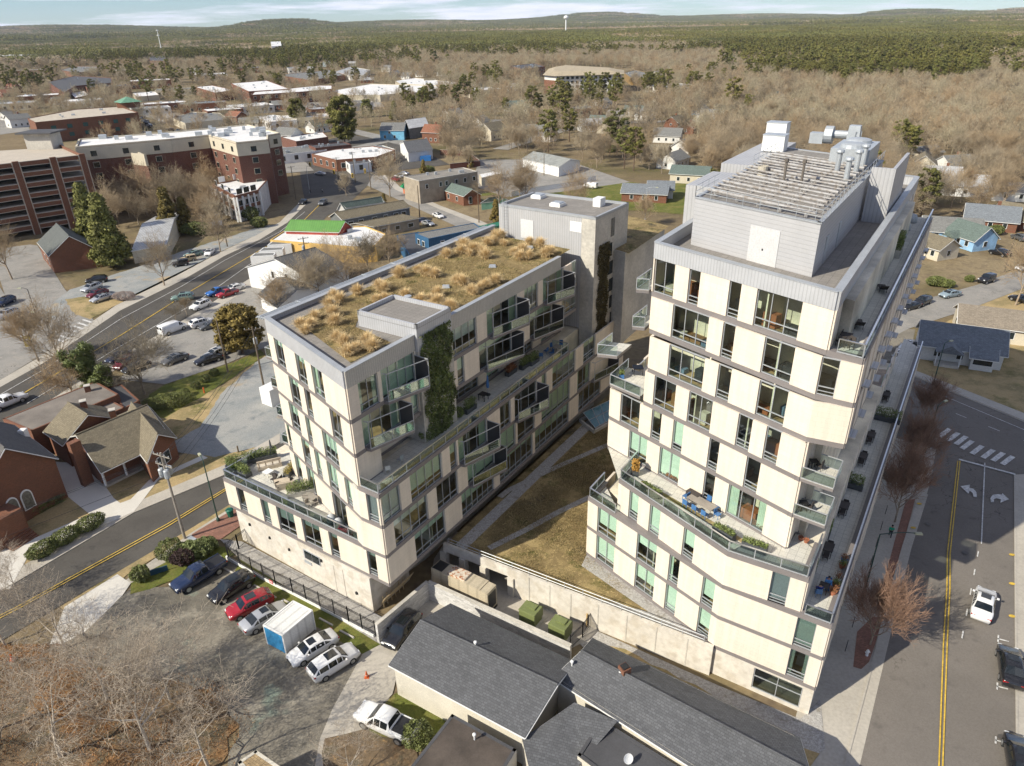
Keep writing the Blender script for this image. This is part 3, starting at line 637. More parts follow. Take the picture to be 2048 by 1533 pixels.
for k, (poly, zm_, ws) in rows.items():
    z0, z1 = KT(k), KT(k + 1)
    tw.floor(poly, z0, z1, tw.wpx(poly, zm_, *ws))
    e0 = east(k); LL = 60.0 if k < 2 else LE
    ep = [poly[-1] if k not in (2, 3, 4, 5) else e0, U(e0, LL)]
    s_, w_ = .9 + (k % 3) * .7, []
    while s_ < LL - 2: w_.append((s_, s_ + (2.4 if (int(s_ * 3) + k) % 3 == 0 else 1.3), dict(blind=.5) if (int(s_ * 7) + k) % 4 == 0 else {})); s_ += 3.6
    tw.floor(ep, z0, z1, w_)
    if k in (2, 3, 4, 5):      # recessed balcony at the corner
        c = poly[-1]; tw.floor([c, U(c, 2.6 if k != 2 else 3.6)], z0, z1, []); q = U(c, 2.6 if k != 2 else 3.6)
        tw.floor([q, e0], z0, z1, [(.15, min(1.1, math.dist(q, e0) - .1), dict(door=True))])
    # interior floor plates and inner walls
    off = [poly[0]] + list(poly[1:]) + ([q, e0] if k in (2, 3, 4, 5) else []) + [U(e0, LL), U(poly[0], LL - 6)]
    if k == 0: off = [poly[0], K1, R1, U(R1, 60), U(A1, 50)]
    mb = MB(); mb.use(M_FLOOR); mb.prism(off, z0 - .16, z0 + .02)
    sl = mb.build('floor_plate', None, TW)
    I_ = offs(list(poly), -2.6); mb = MB(); mb.use(M_INT)
    mb.prism(I_ + [U(I_[-1], LL - 10), U(I_[0], LL - 10)], z0 + .02, z1 - .16); mb.build('inner_wall', None, TW)
    # left hand side (faces the courtyard)
    tw.floor([U(poly[0], LL - 8), poly[0]], z0, z1, [(s2, s2 + 1.6, {}) for s2 in np.arange(3, LL - 12, 5.2)][-4:])
    # party walls between rooms
    fr_ = random.Random(k * 7 + 1); T = plen(poly); pal = [mat('sofa_rust', (.35, .12, .05)), mat('sofa_cream', (.6, .55, .45)), mat('wood_brown', (.25, .13, .05)), mat('chair_dark', (.04, .04, .045)), mat('rug_blue', (.12, .2, .3))]
    for s2 in np.arange(.8, T - .8, 1.7):
        p_, d_ = at_s(poly, s2 + fr_.uniform(-.3, .3)); i_ = offs([p_, (p_[0] + d_[0], p_[1] + d_[1])], -fr_.uniform(.9, 2.4))[0]; h_ = fr_.choice((.45, .75, .75, 1.1)); mb = MB(); mb.use(fr_.choice(pal)); mb.box((i_[0], i_[1], z0 + .03 + h_ / 2), (fr_.uniform(.6, 1.6), fr_.uniform(.5, .9), h_), rz=math.atan2(d_[1], d_[0])); mb.build('room_furniture', None, TW)
    mb = MB(); mb.use(M_INT)
    for s2 in (T * .34, T * .67):
        p, d = at_s(poly, s2); i = offs([p, (p[0] + d[0], p[1] + d[1])], -3.3)[0]; q2 = offs([p, (p[0] + d[0], p[1] + d[1])], -.3)[0]; mb.wall(q2, i, z0 + .02, z1 - .16, .12)
    mb.build('partition', None, TW)
# top band, parapet, roof
top = rows[8][0]; zr = KT(9)
RF = [top[0], top[1], U(top[1], LE), U(top[0], LE - 2)]
mb = MB(); mb.use(M_BAND); mb.prism(RF, zr - .16, zr + .1); mb.use(M_PAVER)
mb.prism(offs(RF, -.3)[:4], zr + .1, zr + .16); mb.build('roof_slab', None, TW)
mb = MB(); mb.use(M_ZINC); cl = RF + [RF[0]]
skin(mb, [RF[0], RF[1]], -.30, .16, zr - .22, zr + 1.1); skin(mb, [RF[1], RF[2]], -.30, .16, zr - .22, zr + 1.1); skin(mb, [RF[3], RF[0]], -.30, .16, zr - .22, zr + 1.1); skin(mb, [RF[2], RF[3]], -.30, .16, zr - .22, zr + 1.1)
mb.use(M_COPE)
for a, b in ((0, 1), (1, 2), (2, 3), (3, 0)): skin(mb, [RF[a], RF[b]], -.36, .20, zr + 1.1, zr + 1.16 + .01 * a)
mb.build('parapet', None, TW)
tw.done()
# tan gravel border on the roof
mb = MB(); mb.sheet([lerp(*offs([RF[0], RF[1]], -1.0), .05), lerp(*offs([RF[0], RF[1]], -1.0), .93), lerp(*offs([RF[0], RF[1]], -2.2), .93), lerp(*offs([RF[0], RF[1]], -2.2), .05)], zr + .164); mb.build('roof_walkway', M_DGR, TW)
# terraces
sT = MB(); sT.use(M_TPAVER)
sT.prism([K1, (R1[0], R1[1]), U(R1, 60), U(east(2), 57), east(2), (22.3, 41.35)], KT(2) - .2, KT(2) + .05)
sT.prism([A1, K1, (9.9, 54.9), U(A1, 3.2)], KT(2) - .2, KT(2) + .051)
sT.prism([(9.9, 54.9), K1, (22.3, 41.35), U((22.3, 41.35), 3.5), (23.4, 46.8), (21.9, 44.9), (9.6, 60.9)], KT(3) - .2, KT(3) + .05)
sT.prism([(22.4, 45.7), (24.25, 44.1), U((24.25, 44.1), LE), U((22.4, 45.7), LE)], KT(8) - .2, KT(8) + .05)
sT.build('terrace_floor', None, TW)
o1 = offs([K1, R1, U(R1, 60)], -.05)
railing(TW, [lerp(o1[0], o1[1], .77), o1[1], o1[2]], KT(2) + .22)
railing(TW, offs([U(A1, 3.2), A1, lerp(A1, K1, .22)], -.05), KT(2) + .22)
railing(TW, offs([U((9.9, 54.9), 4), (9.9, 54.9), K1, (22.3, 41.35), U((22.3, 41.35), 4.6)], -.05), KT(3) + .22)
railing(TW, [U((22.9, 45.3), .0), (24.2, 44.15), U((24.2, 44.15), LE - .5)], KT(8) + .22)
mb = MB(); mb.use(M_BAND)
skin(mb, [K1, R1, U(R1, 60)], -.5, .10, KT(2) - .22, KT(2) + .22); skin(mb, [U((24.25, 44.1), 0), U((24.25, 44.1), LE)], -.5, .1, KT(8) - .22, KT(8) + .22); skin(mb, [(22.4, 45.7), (24.25, 44.1)], -.5, .1, KT(8) - .22, KT(8) + .22)
skin(mb, [U((9.9, 54.9), 4), (9.9, 54.9), K1, (22.3, 41.35), U((22.3, 41.35), 4.6)], -.5, .10, KT(3) - .22, KT(3) + .22)
skin(mb, [U(A1, 3.2), A1, K1], -.5, .10, KT(2) - .224, KT(2) + .222)
mb.build('terrace_edge', None, TW)
mb = MB(); mb.wall(U((22.3, 41.35), 4.6), U((22.3, 41.35), 40), KT(2) + .02, KT(3) - .3, .02); 
# corner balconies (right) and side balconies (left)
for k in (4, 5):
    c = (21.9, 44.9); b0 = [c, (c[0] + 1.9, c[1] - 1.55), U((c[0] + 1.9, c[1] - 1.55), 2.7), U(c, 2.7)]
    balcony(TW, b0, KT(k) + .1, rail=[b0[0], b0[1], b0[2], b0[3]])
for k, p, w in ((6, (9.9, 60.3), 2.9), (7, (12.0, 58.9), 1.7), (8, (12.2, 59.2), 1.7), (5, (8.0, 60.2), 3.2)):
    if k == 5: continue
    q = (p[0] - w * .62, p[1] + w * .2); b0 = [p, q, U(q, 3.2), U(p, 3.2)]; balcony(TW, b0, KT(k) + .05, rail=[b0[0], b0[1], b0[2]])
b0 = [(11.9, 58.2), (9.45, 60.95), U((9.45, 60.95), 4.2), U((12, 58.2), 4.2)]; balcony(TW, b0, KT(5) + .25, rail=[b0[0], b0[1], b0[2]])
sT = None
# little projecting sun fins on the east face
f = MB()
for k in range(3, 8):
    e0 = east(k)
    for s2 in np.arange(1.5 + (k % 2) * 1.8, LE - 2, 3.6): f.wall(U(e0, s2), U(e0, s2, .55), KT(k) + .3, KT(k) + .42, 1.3)
f.build('window_ledge', M_ZINC, TW)
for k in (0, 1):
    pass

# plant room
PRW = thing('rooftop_plant_room', 'louvred grey metal plant room on the tower roof with pipes across its top', 'plant room', (19, 60, zr + .16), world=True)
m0, m1 = (15.95, 61.0), (22.95, 51.6); zb = zr + .16; zt = 38.25
M_LOUV = mat('grey_louvre', (.47, .47, .48), .5, var=.04, fine=.04, pat='siding', ps=.95, metal=.15)
M_RIB = mat('grey_ribbed_wall', (.46, .46, .465), .5, var=.05, fine=.04, pat='ribs', ps=.9, metal=.15)
mb = MB(); mb.use(M_LOUV); n0 = U(m1, 29.5); n1 = U(m0, 29.5); mb.prism([m0, m1, n0, n1], zb, zt); mb.build('louvred_wall', None, PRW)
mb = MB(); mb.use(M_RIB); mb.prism([U(m0, 6.4, 0), U(m0, 6.4, -3.2), U(m0, 14, -3.2), U(m0, 14, 0)], zb - 8, zt - .35)
mb.prism([U(m0, 17.5), U(m0, 17.5, -3.5), U(m0, 35, -3.5), U(m0, 35)], zb - 8, zt - .1); mb.build('ribbed_stair_wall', None, PRW)
mb = MB(); mb.use(M_RIB); q = U(m1, 19.5, 0); mb.prism([U(q, 0, .25), U(q, 0, 2.3), U(q, .3, 2.3), U(q, .3, .25)], zb, zt + 1.0); mb.prism([U(q, .3, 2.0), U(q, .3, 2.3), U(q, 10, 2.3), U(q, 10, 2.0)], zb, zt + 1.0); mb.build('screen_wall', None, PRW)
mb = MB(); mb.use(M_PAVER); mb.prism([U(m0, .35, .35), U(m1, .35, -.35), U(n0, -.35, -.35), U(n1, -.35, .35)], zt, zt + .03); mb.use(M_COPE)
for a, b in ((m0, m1), (m1, n0), (n0, n1), (n1, m0)): skin(mb, [a, b], -.3, .06, zt, zt + .12)
mb.build('deck', None, PRW)
ds = lerp(m0, m1, .50), lerp(m0, m1, .73); f = MB(); skin(f, list(ds), 0, .05, zb, zb + 2.9); dr = f.build('double_door', mat('door_grey', (.58, .58, .58), .5, var=.05), PRW)
f = MB(); skin(f, [lerp(*ds, .48), lerp(*ds, .52)], .05, .09, zb + 1.1, zb + 1.25); f.build('handle', M_BLACK, dr)
f = MB()
for s2 in (3.5, 8.5): f.wall(U(m1, s2, .03), U(m1, s2 + .9, .03), zb + .1, zb + 2.3, .05)
f.build('side_door', M_GALV, PRW)
f = MB()          # roof-edge railing and pipes
for a, b in ((m0, m1), (m1, n0), (m0, U(m0, 6)), (U(m0, 17), n1)):
    L_ = math.dist(a, b)
    for h in (.55, 1.05): f.tube((*a, zt + h), (*b, zt + h), .025, n=4)
    for i in range(int(L_ / 1.6) + 1): p = lerp(a, b, min(1, i * 1.6 / L_)); f.tube((*p, zt), (*p, zt + 1.05), .025, n=4)
f.build('guard_rail', M_GALV, PRW)
M_PIPE = mat('grey_pipe', (.38, .37, .36), .6, var=.12, vs=1.0, col2=(.27, .24, .21))
for i in range(17):
    s2 = 1.3 + i * 1.36; f = MB(); a, b = U(m0, s2, .6), U(m1, s2 - .4, -.6)
    f.tube((*a, zt + .55), (*b, zt + .55), (.13, .06, .09)[i % 3], n=8)
    for t in (.08, .3, .5, .7, .92): p = lerp(a, b, t); f.box((p[0], p[1], zt + .2), (.16, .16, .5))
    f.build('pipe', M_PIPE, PRW)
def on_roof(px, py, z): return G(px, py, z)
for px, py, h in ((1672, 352, 2.2), (1690, 370, 2.2), (1709, 355, 2.3), (1723, 342, 2.3)):
    p = on_roof(px, py, zt); t = thing('exhaust_flue', 'silver exhaust flue standing on the plant room roof, ' + {1672: 'farthest left of the four', 1690: 'nearest of the four', 1709: 'third along in the row of four', 1723: 'farthest back of the four'}[px], 'flue', (p.x, p.y, zt + .03), group='silver flues on the plant room')
    f = MB(); f.lathe((0, 0, 0), [(.24, 0), (.24, h)], 10); f.build('stack', M_GALV, t); f = MB(); f.lathe((0, 0, h - .12), [(.36, 0), (.4, .1), (.36, .28), (.1, .34)], 10); f.build('cap', M_GALV, t)
for px, py, lb in ((1566, 373, 'left'), (1601, 376, 'right')):
    p = on_roof(px, py, zt); f = MB(); f.lathe((0, 0, 0), [(.12, 0), (.12, 2.1)], 8); f.lathe((0, 0, 2.1), [(.2, 0), (.2, .3)], 8)
    o = f.build('vent_stack', mat('brown_stack', (.14, .12, .10), .7)); o.location = (p.x, p.y, zt + .03); tag(o, f'thin dark vent stack on plant room roof, {lb} one of the pair', 'vent')
p = on_roof(1524, 352, zt); f = MB(); f.lathe((0, 0, 0), [(.48, 0), (.48, .9), (.44, .9), (.44, .5)], 14); o = f.build('round_vent', mat('tan_metal', (.45, .41, .33), .5)); o.location = (p.x, p.y, zt + .03); tag(o, 'short wide tan round vent among the rooftop pipes', 'vent')
for px, py, w, h, lb in ((1548, 292, 2.4, 1.7, 'nearer'), (1553, 270, 2.4, 2.0, 'farther')):
    p = on_roof(px, py + 10, zt); t = thing('air_handler', f'white box air handler at the left rear of the plant roof, {lb} of two', 'air handler', (p.x, p.y, zt + .03), rz=math.atan2(D.y, D.x)); f = MB(); f.box((0, 0, h / 2), (1.8, w, h)); f.build('casing', M_WHITE, t); f = MB(); f.box((0, 0, h + .05), (1.9, w + .1, .1)); f.build('lid', M_GALV, t)
p = on_roof(1655, 290, zt); t = thing('centrifugal_fan', 'grey snail shaped fan unit with boxy duct on the plant roof', 'fan', (p.x, p.y, zt + .03), rz=math.atan2(D.y, D.x))
f = MB(); f.lathe((0, 0, 0), [(1.0, -.45), (1.0, .45)], 16); o = f.build('fan_scroll', M_GALV, t); o.rotation_euler = (R(90), 0, 0); o.location = (0, 0, 1.1)
f = MB(); f.tube((0, -.4, 1.2), (0, -2.0, 1.2), .45, n=12); f.build('duct', M_GALV, t); f = MB(); f.box((0, -2.7, 1.15), (1.3, 1.5, 2.3), taper=.8); f.build('intake_box', M_GALV, t); f = MB(); f.box((0, 1.3, .7), (1.2, 1.5, 1.2)); f.build('motor_box', M_GALV, t)
p = U(m1, 27, 1.6); t = thing('cooling_tower', 'wide pale cooling tower behind the screen wall on the roof', 'cooling tower', (p[0] - 3.5, p[1] + 2.2, zt + .03), rz=math.atan2(D.y, D.x))
f = MB(); f.box((0, 0, .9), (6.5, 3.6, 1.8)); f.build('casing', M_GALV, t)
for x in (-1.6, 1.6): f = MB(); f.lathe((x, 0, 1.8), [(1.25, 0), (1.2, .3), (.9, .42), (.3, .5)], 16); f.build('fan_ring', M_GALV, t)
# bare ladder frame
f = MB()
for x in (-.35, .35): f.tube((x, 0, 0), (x, 0, 1.7), .04)
for i in range(4): f.tube((-.35, 0, .4 + i * .4), (.35, 0, .4 + i * .4), .03)
p = on_roof(1712, 295, zt); o = f.build('access_ladder', M_GALV); o.location = (p.x, p.y, zt + .03); tag(o, 'short pale access ladder at the rear of the plant roof', 'ladder')
# ---------------------------------------------------------------- low block
LB = thing('apartment_block', 'six storey cream clad apartment block with a planted grass roof and wedge balconies', 'building', (-12, 62, 0), world=True)
lb = Bld(LB)
C0 = (-11.95, 51.35); W0 = (-31.6, 64.5); CU = (-13.85, 52.65); WU = (-24.1, 65.3)
EL = 36.2      # length of the east face up to the stair tower
D2 = Vector((22.95, 35.35, 0)).normalized()
def U2(p, s=0.0, n=0.0): return (p[0] + D2.x * s + D2.y * n, p[1] + D2.y * s - D2.x * n)
def Zp(x, y, z): q = G(x, y, z); return (q.x, q.y)
k2 = Zp(440 + 1245 / 4.443, 900 + 605 / 4.443, KB(2)); k3 = Zp(440 + 1228 / 4.443, 900 + 335 / 4.443, KB(3))
eL = [C0, U2(C0, 52)]; eU = [CU, U2(CU, EL + 4.8)]
ends = {
 0: ([W0, C0], [(478, 494, {}), (526.7, 542.4, dict(blind=.97)), (558, 593, dict(n=2, blind=.5)), (607.7, 643.7, dict(n=2, blind=.3)), (661.7, 679.7, dict(blind=.25)), (737, 756, dict(blind=.25))]),
 1: ([WU, k2, C0], [(594, 606, dict(door=True)), (618, 634, dict(n=2, door=True)), (669, 697, dict(n=2, door=True))]),
 2: ([WU, k3, C0], [(565, 585, {}), (608, 624, {}), (634, 645, dict(blind=.8)), (659, 679, dict(n=2, blind=.9)), (694, 706, dict(blind=.9)), (736, 758.5, dict(blind=1.0, bm=M_WBLIND))]),
 3: ([WU, CU], [(583, 602, dict(n=2)), (616, 626, {}), (649.4, 678.7, dict(n=3))]),
 4: ([WU, CU], [(583.4, 603, dict(n=2)), (614, 627, dict()), (665, 686.6, dict(n=2))]),
 5: ([WU, CU], [(553.7, 571.7, dict(n=2)), (596, 615.5, dict(n=2)), (628, 650, dict(n=2))]),
}
BAY = dict(open=True)
easts = {
 0: (eL, [(830, 890, dict(n=4)), (922, 987, dict(n=6)), (998, 1064, dict(n=6, blind=.2)), (1068, 1137, dict(n=6)), (1155, 1200, dict(n=4))]),
 1: (eL, [(788, 855, dict(n=4, blind=.3, bm=M_WBLIND)), (872, 915, dict(n=3)), (934, 987, dict(n=3, door=True)), (1000, 1030, dict(n=2)), (1034, 1068, dict(n=2)), (1082, 1139, dict(n=5)), (1153, 1179, dict(n=2))]),
 2: (eL, [(763, 798.7, dict(n=2, blind=1.0, bm=M_WBLIND)), (820, 883, dict(n=4, blind=.7)), (899, 912, {}), (916, 973, dict(n=3, door=True)), (998, 1020, dict(n=2)), (1028, 1073, dict(n=3, door=True)), (1082, 1091, {}), (1103, 1149, dict(n=4, blind=.4)), (1165, 1190, dict(n=2))]),
 3: (eU, [(753, 820, dict(n=4, door=True)), (904, 955, dict(n=4, blind=.6, bm=M_WBLIND)), (971, 996, dict(n=2, door=True)), (1010, 1030, dict(n=2)), (1045, 1063, dict(n=2)), (1080, 1160, dict(n=6))]),
 4: (eU, [(725, 800, dict(n=4, door=True)), (821, 836, dict(blind=1.0)), (913, 927, dict(blind=.5)), (957, 1022, dict(n=4, door=True)), (1058, 1103, dict(n=3, door=True)), (1121, 1154, dict(n=3))]),
 5: (eU, [(716, 756, dict(n=2, blind=-1)), (762, 829, dict(n=4, door=True)), (897, 952, dict(n=4, blind=.5, bm=M_WBLIND)), (972, 1033, dict(n=4, door=True)), (1047, 1075, dict(n=3)), (1084, 1125, dict(n=3, door=True)), (1142, 1175, dict(n=3))]),
}
for k in range(6):
    z0, z1 = KB(k), KB(k + 1); ep, ws = ends[k]
    W_ = lb.wpx(ep, z0 + 1.7, *ws)
    if k in (4, 5): W_ = [w for w in W_]
    lb.floor(ep, z0, z1, W_)
    fp, ws = easts[k]
    if k == 3:      # set back behind the terrace
        i0 = 3.0; a, b = CU, U2(CU, i0); c, d = U2(b, 0, -2.1), U2(CU, EL + 4.8, -2.1)
        lb.floor([a, b], z0, z1, []); lb.floor([b, c], z0, z1, [(.1, 1.9, dict(n=1, door=True))])
        lb.floor([c, d], z0, z1, lb.wpx([c, d], z0 + 1.7, *ws[1:]))
    else: lb.floor(fp, z0, z1, lb.wpx(fp, z0 + 1.7, *ws))
    far = [U2(ep[0], EL + 12), ep[0]]
    lb.floor(far, z0, z1, [(s2, s2 + 2, {}) for s2 in (30, 36, 42)])
    P0 = [ep[0]] + list(ep[1:]) + [fp[1], U2(ep[0], EL + 12)]
    if k == 3: P0 = [WU, CU, U2(CU, 3), U2(CU, 3, -2.1), U2(CU, EL + 4, -2.1), U2(WU, EL + 12)]
    mb = MB(); mb.use(M_FLOOR); mb.prism(P0, z0 - .16, z0 + .02); mb.build('floor_plate', None, LB)
    iw = 2.8 if k != 3 else 4.6
    I_ = offs([ep[0], ep[-1], fp[1]], -iw); mb = MB(); mb.use(M_INT); mb.prism([I_[0], I_[1], I_[2], U2(I_[0], EL)], z0 + .02, z1 - .16)
    for s2 in (7, 14, 21, 28):
        p = U2(fp[0], s2, -.3 if k != 3 else -2.5); mb.wall(p, U2(p, 0, -4), z0 + .02, z1 - .16, .12)
    p = lerp(ep[0], ep[-1], .5); i = offs([ep[0], ep[-1]], -4)
    mb.build('inner_wall', None, LB)
# base
cz = MB(); cz.use(M_CONCD); b0 = (-30.9, 64.05); b1 = (-14.13, 52.44); bn = Vector((b1[1] - b0[1], -(b1[0] - b0[0]), 0)).normalized()
cz.prism([b0, b1, U2(b1, 5.5), U2(b0, 5.5)], 0, KB(0) - .22)
cz.use(M_CONC); cz.prism([U2(b1, 5.5, -1), (-9.5, 60.5), U2((-9.5, 60.5), 40), U2(b0, 40)], 0, KB(0) - .22); cz.build('concrete_base', None, LB)
fL = [b0, b1]
def onface(poly, x0, x1, z0, z1, d, m, name, n=1, parent=LB):
    zc = (z0 + z1) / 2; a, b = sorted((s_px(poly, x0, zc), s_px(poly, x1, zc))); f = MB(); f.use(m)
    for i in range(n): skin(f, cut(poly, a + (b - a) * i / n + (.03 if n > 1 else 0), a + (b - a) * (i + 1) / n - (.03 if n > 1 else 0)), 0, d, z0, z1)
    return f.build(name, None, parent)
fw = onface(fL, 608, 641, 2.55, 3.75, .05, M_ALU, 'window'); onface(fL, 609.5, 639.5, 2.65, 3.65, .07, M_DARKGLASS, 'pane', 2, fw)
onface(fL, 653, 690, .1, 3.7, .04, M_CONCD, 'steel_door', 2); onface(fL, 610, 624, 1.95, 2.3, .06, M_GALV, 'vent_grille')
for x, z in ((500, 3.0), (540, 2.6), (579, 2.4), (643, 3.3), (714, 1.4)):
    onface(fL, x - 1.2, x + 1.2, z, z + .3, .15, M_BLACK, 'wall_light')
# roof of the low block
zr = KB(6); SE = U2(CU, EL + .5); RP = [WU, CU, SE, U2(WU, EL + 4)]
mb = MB(); mb.use(M_BAND); mb.prism(RP, zr - .2, zr + .1); mb.use(M_PAVER); mb.prism(offs(RP, -.25), zr + .1, zr + .85); mb.build('roof_slab', None, LB)
mb = MB(); mb.use(M_ZINC); skin(mb, [WU, CU], -.28, .13, zr - .22, zr + 1.35)
mb.use(mat('ribbed_cream_fascia', (.50, .48, .43), .6, var=.06, pat='ribs', ps=1.2)); skin(mb, [CU, SE], -.28, .13, zr - .22, zr + 1.35)
mb.use(M_ZINC); skin(mb, [RP[3], RP[0]], -.28, .13, zr - .22, zr + 1.35)
mb.use(M_COPE); skin(mb, [WU, CU], -.34, .18, zr + 1.35, zr + 1.42); skin(mb, [CU, SE], -.34, .18, zr + 1.35, zr + 1.415); skin(mb, [RP[3], RP[0]], -.5, .18, zr + 1.35, zr + 1.425); mb.build('parapet', None, LB)
zs = zr + .86
sed = [(440 + x / 2.555, 440 + y / 2.555) for x, y in ((385, 515), (668, 733), (872, 628), (692, 548), (700, 520), (830, 462), (1150, 530), (1790, 152), (1420, 82), (1320, 90), (900, 280))]
P = [G(x, y, zs) for x, y in sed]; mb = MB(); mb.sheet([(p.x, p.y) for p in P], zs + .03); mb.build('planted_roof', M_SEDUM, LB)
f = MB()
for o_ in (.45, .75, 1.05, 1.35): skin(f, [RP[3], RP[0]], o_, o_ + .16, zr + 1.0, zr + 1.08)
for s2 in range(0, int(EL), 5): f.wall(U2(WU, s2 + .2), U2(WU, s2 + .2, -1.5), zr + 1.085, zr + 1.15, .12)
f.build('sunshade_slats', M_GALV, LB)
for x, y in ((560, 675), (576, 703), (650, 758)): pass
# lift shaft with low roof
sh = [(-8.0, 57.4), (-14.4, 61.2), (-12.3, 64.4), (-5.8, 60.6)]
e0s = s_px(eU, 829, KB(6)); e1s = s_px(eU, 896, KB(6)); q0, q1 = U2(CU, e0s), U2(CU, e1s)
SHP = [U2(q0, 0, .45), U2(q1, 0, .45), U2(q1, 0, -6.8), U2(q0, 0, -6.8)]
mb = MB(); mb.use(M_CONC); mb.prism([U2(q0, 0, .45), U2(q1, 0, .45), U2(q1, 0, -2.4), U2(q0, 0, -2.4)], KB(3) + .1, zr - .3)
mb.use(M_ZINC); mb.prism(SHP, zr - .3, zr + 2.0); mb.build('lift_shaft', None, LB)
mb = MB(); mb.use(M_ZINC)
for a, b in zip(SHP, SHP[1:] + SHP[:1]): mb.wall(a, b, zr + 2.0, zr + 2.45, .22, side=1)
mb.use(M_PAVER); mb.prism(offs(SHP, .0)[:4], zr + 2.0, zr + 2.05); mb.build('shaft_parapet', None, LB)
p = G(818, 619, zs); t = thing('roof_exhaust', 'stubby galvanised exhaust pipe standing among the golden roof grasses', 'vent', (p.x, p.y, zs + .03))
f = MB(); f.lathe((0, 0, 0), [(.3, 0), (.3, 1.3)], 14); f.build('pipe', M_GALV, t); f = MB(); f.lathe((0, 0, 1.3), [(.38, 0), (.38, .12), (.1, .16)], 14); f.build('cap', M_GALV, t)
for i, (x, y, w) in enumerate(((892, 576, 'middle of the planted roof'), (805, 615, 'beside the exhaust pipe'), (985, 535, 'toward the stair tower'), (1060, 497, 'near the white roof door'))):
    p = G(x, y, zs); f = MB(); f.box((0, 0, .12), (.9, .7, .24), taper=.8); o = f.build('roof_drain_cover', M_GALV); o.location = (p.x, p.y, zs + .035); tag(o, 'small grey square drain cover on ' + w, 'drain cover', 'drain covers on the planted roof')
# stair tower at the far end
st = [(-1.3, 96.2), (10.8, 87.6), (16.1, 95.3), (3.7, 103.2)]
mb = MB(); mb.use(M_RIB); mb.prism([st[0], (9.2, 88.74), U2((9.2, 88.74), 3), U2(st[0], 3)], KB(3), 29.75); mb.use(M_CONC); mb.prism([(9.2, 88.74), st[1], st[2], st[3], U2(st[0], 3), U2((9.2, 88.74), 3)], KB(2), 29.75); mb.build('stair_tower', None, LB)
mb = MB(); mb.use(M_COPE)
for a, b in zip(st, st[1:] + st[:1]): mb.wall(a, b, 29.75, 30.1, .3, side=1)
mb.use(M_PAVER); mb.prism(st, 29.75, 29.79); mb.build('stair_tower_roof', None, LB)
sf = [st[0], (9.2, 88.74)]
onface(sf, 1042, 1067, zs, zs + 2.5, .06, mat('white_door', (.66, .66, .65), .5, var=.03), 'roof_door'); onface(sf, 1140, 1174, 27.9, 29.2, .05, M_WHITE, 'louvre_panel')
f = MB()
for x in (1010, 1016): p = G(x, 465, zs); pass
a = lerp(sf[0], sf[1], .06); b = lerp(sf[0], sf[1], .11); a, b = offs([a, b], .2)
for q in (a, b): f.tube((*q, zs), (*q, 30.9), .035)
for i in range(11): f.tube((*a, zs + .3 + i * .4), (*b, zs + .3 + i * .4), .025)
f.build('ladder', M_GALV, LB)
ssf = [st[1], st[2]]
onface(ssf, 1222, 1229, 26.6, 29.0, .03, M_DARKGLASS, 'stair_window')
for k in range(5): onface(ssf, 1219 - k * 1, 1228 - k, 14.0 + k * 2.5, 15.8 + k * 2.5, .03, M_DARKGLASS, 'stair_window')
for x, y, w in ((1077, 396, 'rear'), (1115, 412, 'front')):
    p = G(x, y, 29.8); t = thing('skylight', f'white curbed skylight on the stair tower roof, {w} one', 'skylight', (p.x, p.y, 29.795), rz=.98, group='skylights on the stair tower'); f = MB(); f.box((0, 0, .2), (1.6, 1.6, .4)); f.build('kerb', M_WHITE, t); f = MB(); f.box((0, 0, .48), (1.45, 1.45, .14), taper=.85); f.build('dome', M_GALV, t)
p = G(1198, 412, 29.8); f = MB(); f.box((0, 0, .55), (1.5, 1.1, 1.1)); o = f.build('roof_unit', M_WHITE); o.location = (p.x, p.y, 29.795); o.rotation_euler[2] = .98; tag(o, 'white box unit near the rear corner of the stair tower roof', 'roof unit')
# block behind the stair tower
mb = MB(); mb.use(M_CONC); BK = [(15.2, 90.5), (23.0, 103.5), (17, 112), (5, 104)]; mb.prism(BK, KB(2), 24.6); mb.use(M_CLAD); mb.prism([U2(st[2], -1.5, .2), U2(st[2], 9, 1.5), U2(st[2], 9, -6), U2(st[2], -1.5, -6)], KB(2) , 21.9); mb.build('rear_wing', None, LB)
mb = MB(); mb.sheet(offs(BK, .5), 24.62); mb.build('planted_roof', M_SEDUM, LB)
# terraces of the low block
mb = MB(); mb.use(M_TPAVER)
print('k2', k2, k3, WU, CU); mb.prism([W0, C0, k2, WU], KB(1) - .18, KB(1) + .06); mb.prism([W0, WU, U2(WU, 5.5), U2(W0, 5.5)], KB(1) - .18, KB(1) + .06)
mb.prism([CU, C0, U2(C0, EL - 1), U2(CU, EL - 1, -2.1), U2(CU, 0, -1)], KB(3) - .18, KB(3) + .06)
mb.prism([U2(C0, EL - 1), U2(C0, 52), U2(C0, 52, -3.5), U2(C0, EL - 1, -3.5)], KB(2) + FH - 3.5, KB(2) + FH - 3.3)
mb.build('terrace_floor', None, LB)
mb = MB(); mb.use(M_BAND); skin(mb, [U2(W0, 5.2), W0, C0], -.4, .084, KB(1) - .218, KB(1) + .218); skin(mb, [CU, C0, U2(C0, EL - 1)], -.4, .12, KB(3) - .225, KB(3) + .225); mb.build('terrace_edge', None, LB)
railing(LB, offs([U2(W0, 5.2), W0, lerp(W0, C0, .875)], -.1), KB(1) + .22)
railing(LB, offs([lerp(CU, C0, .05), C0, U2(C0, EL - 1), U2(C0, EL - 1, -2.4)], -.05), KB(3) + .22)
railing(LB, [U2(C0, EL + .2, -.1), U2(C0, 52, -.1)], KB(2) + .22)
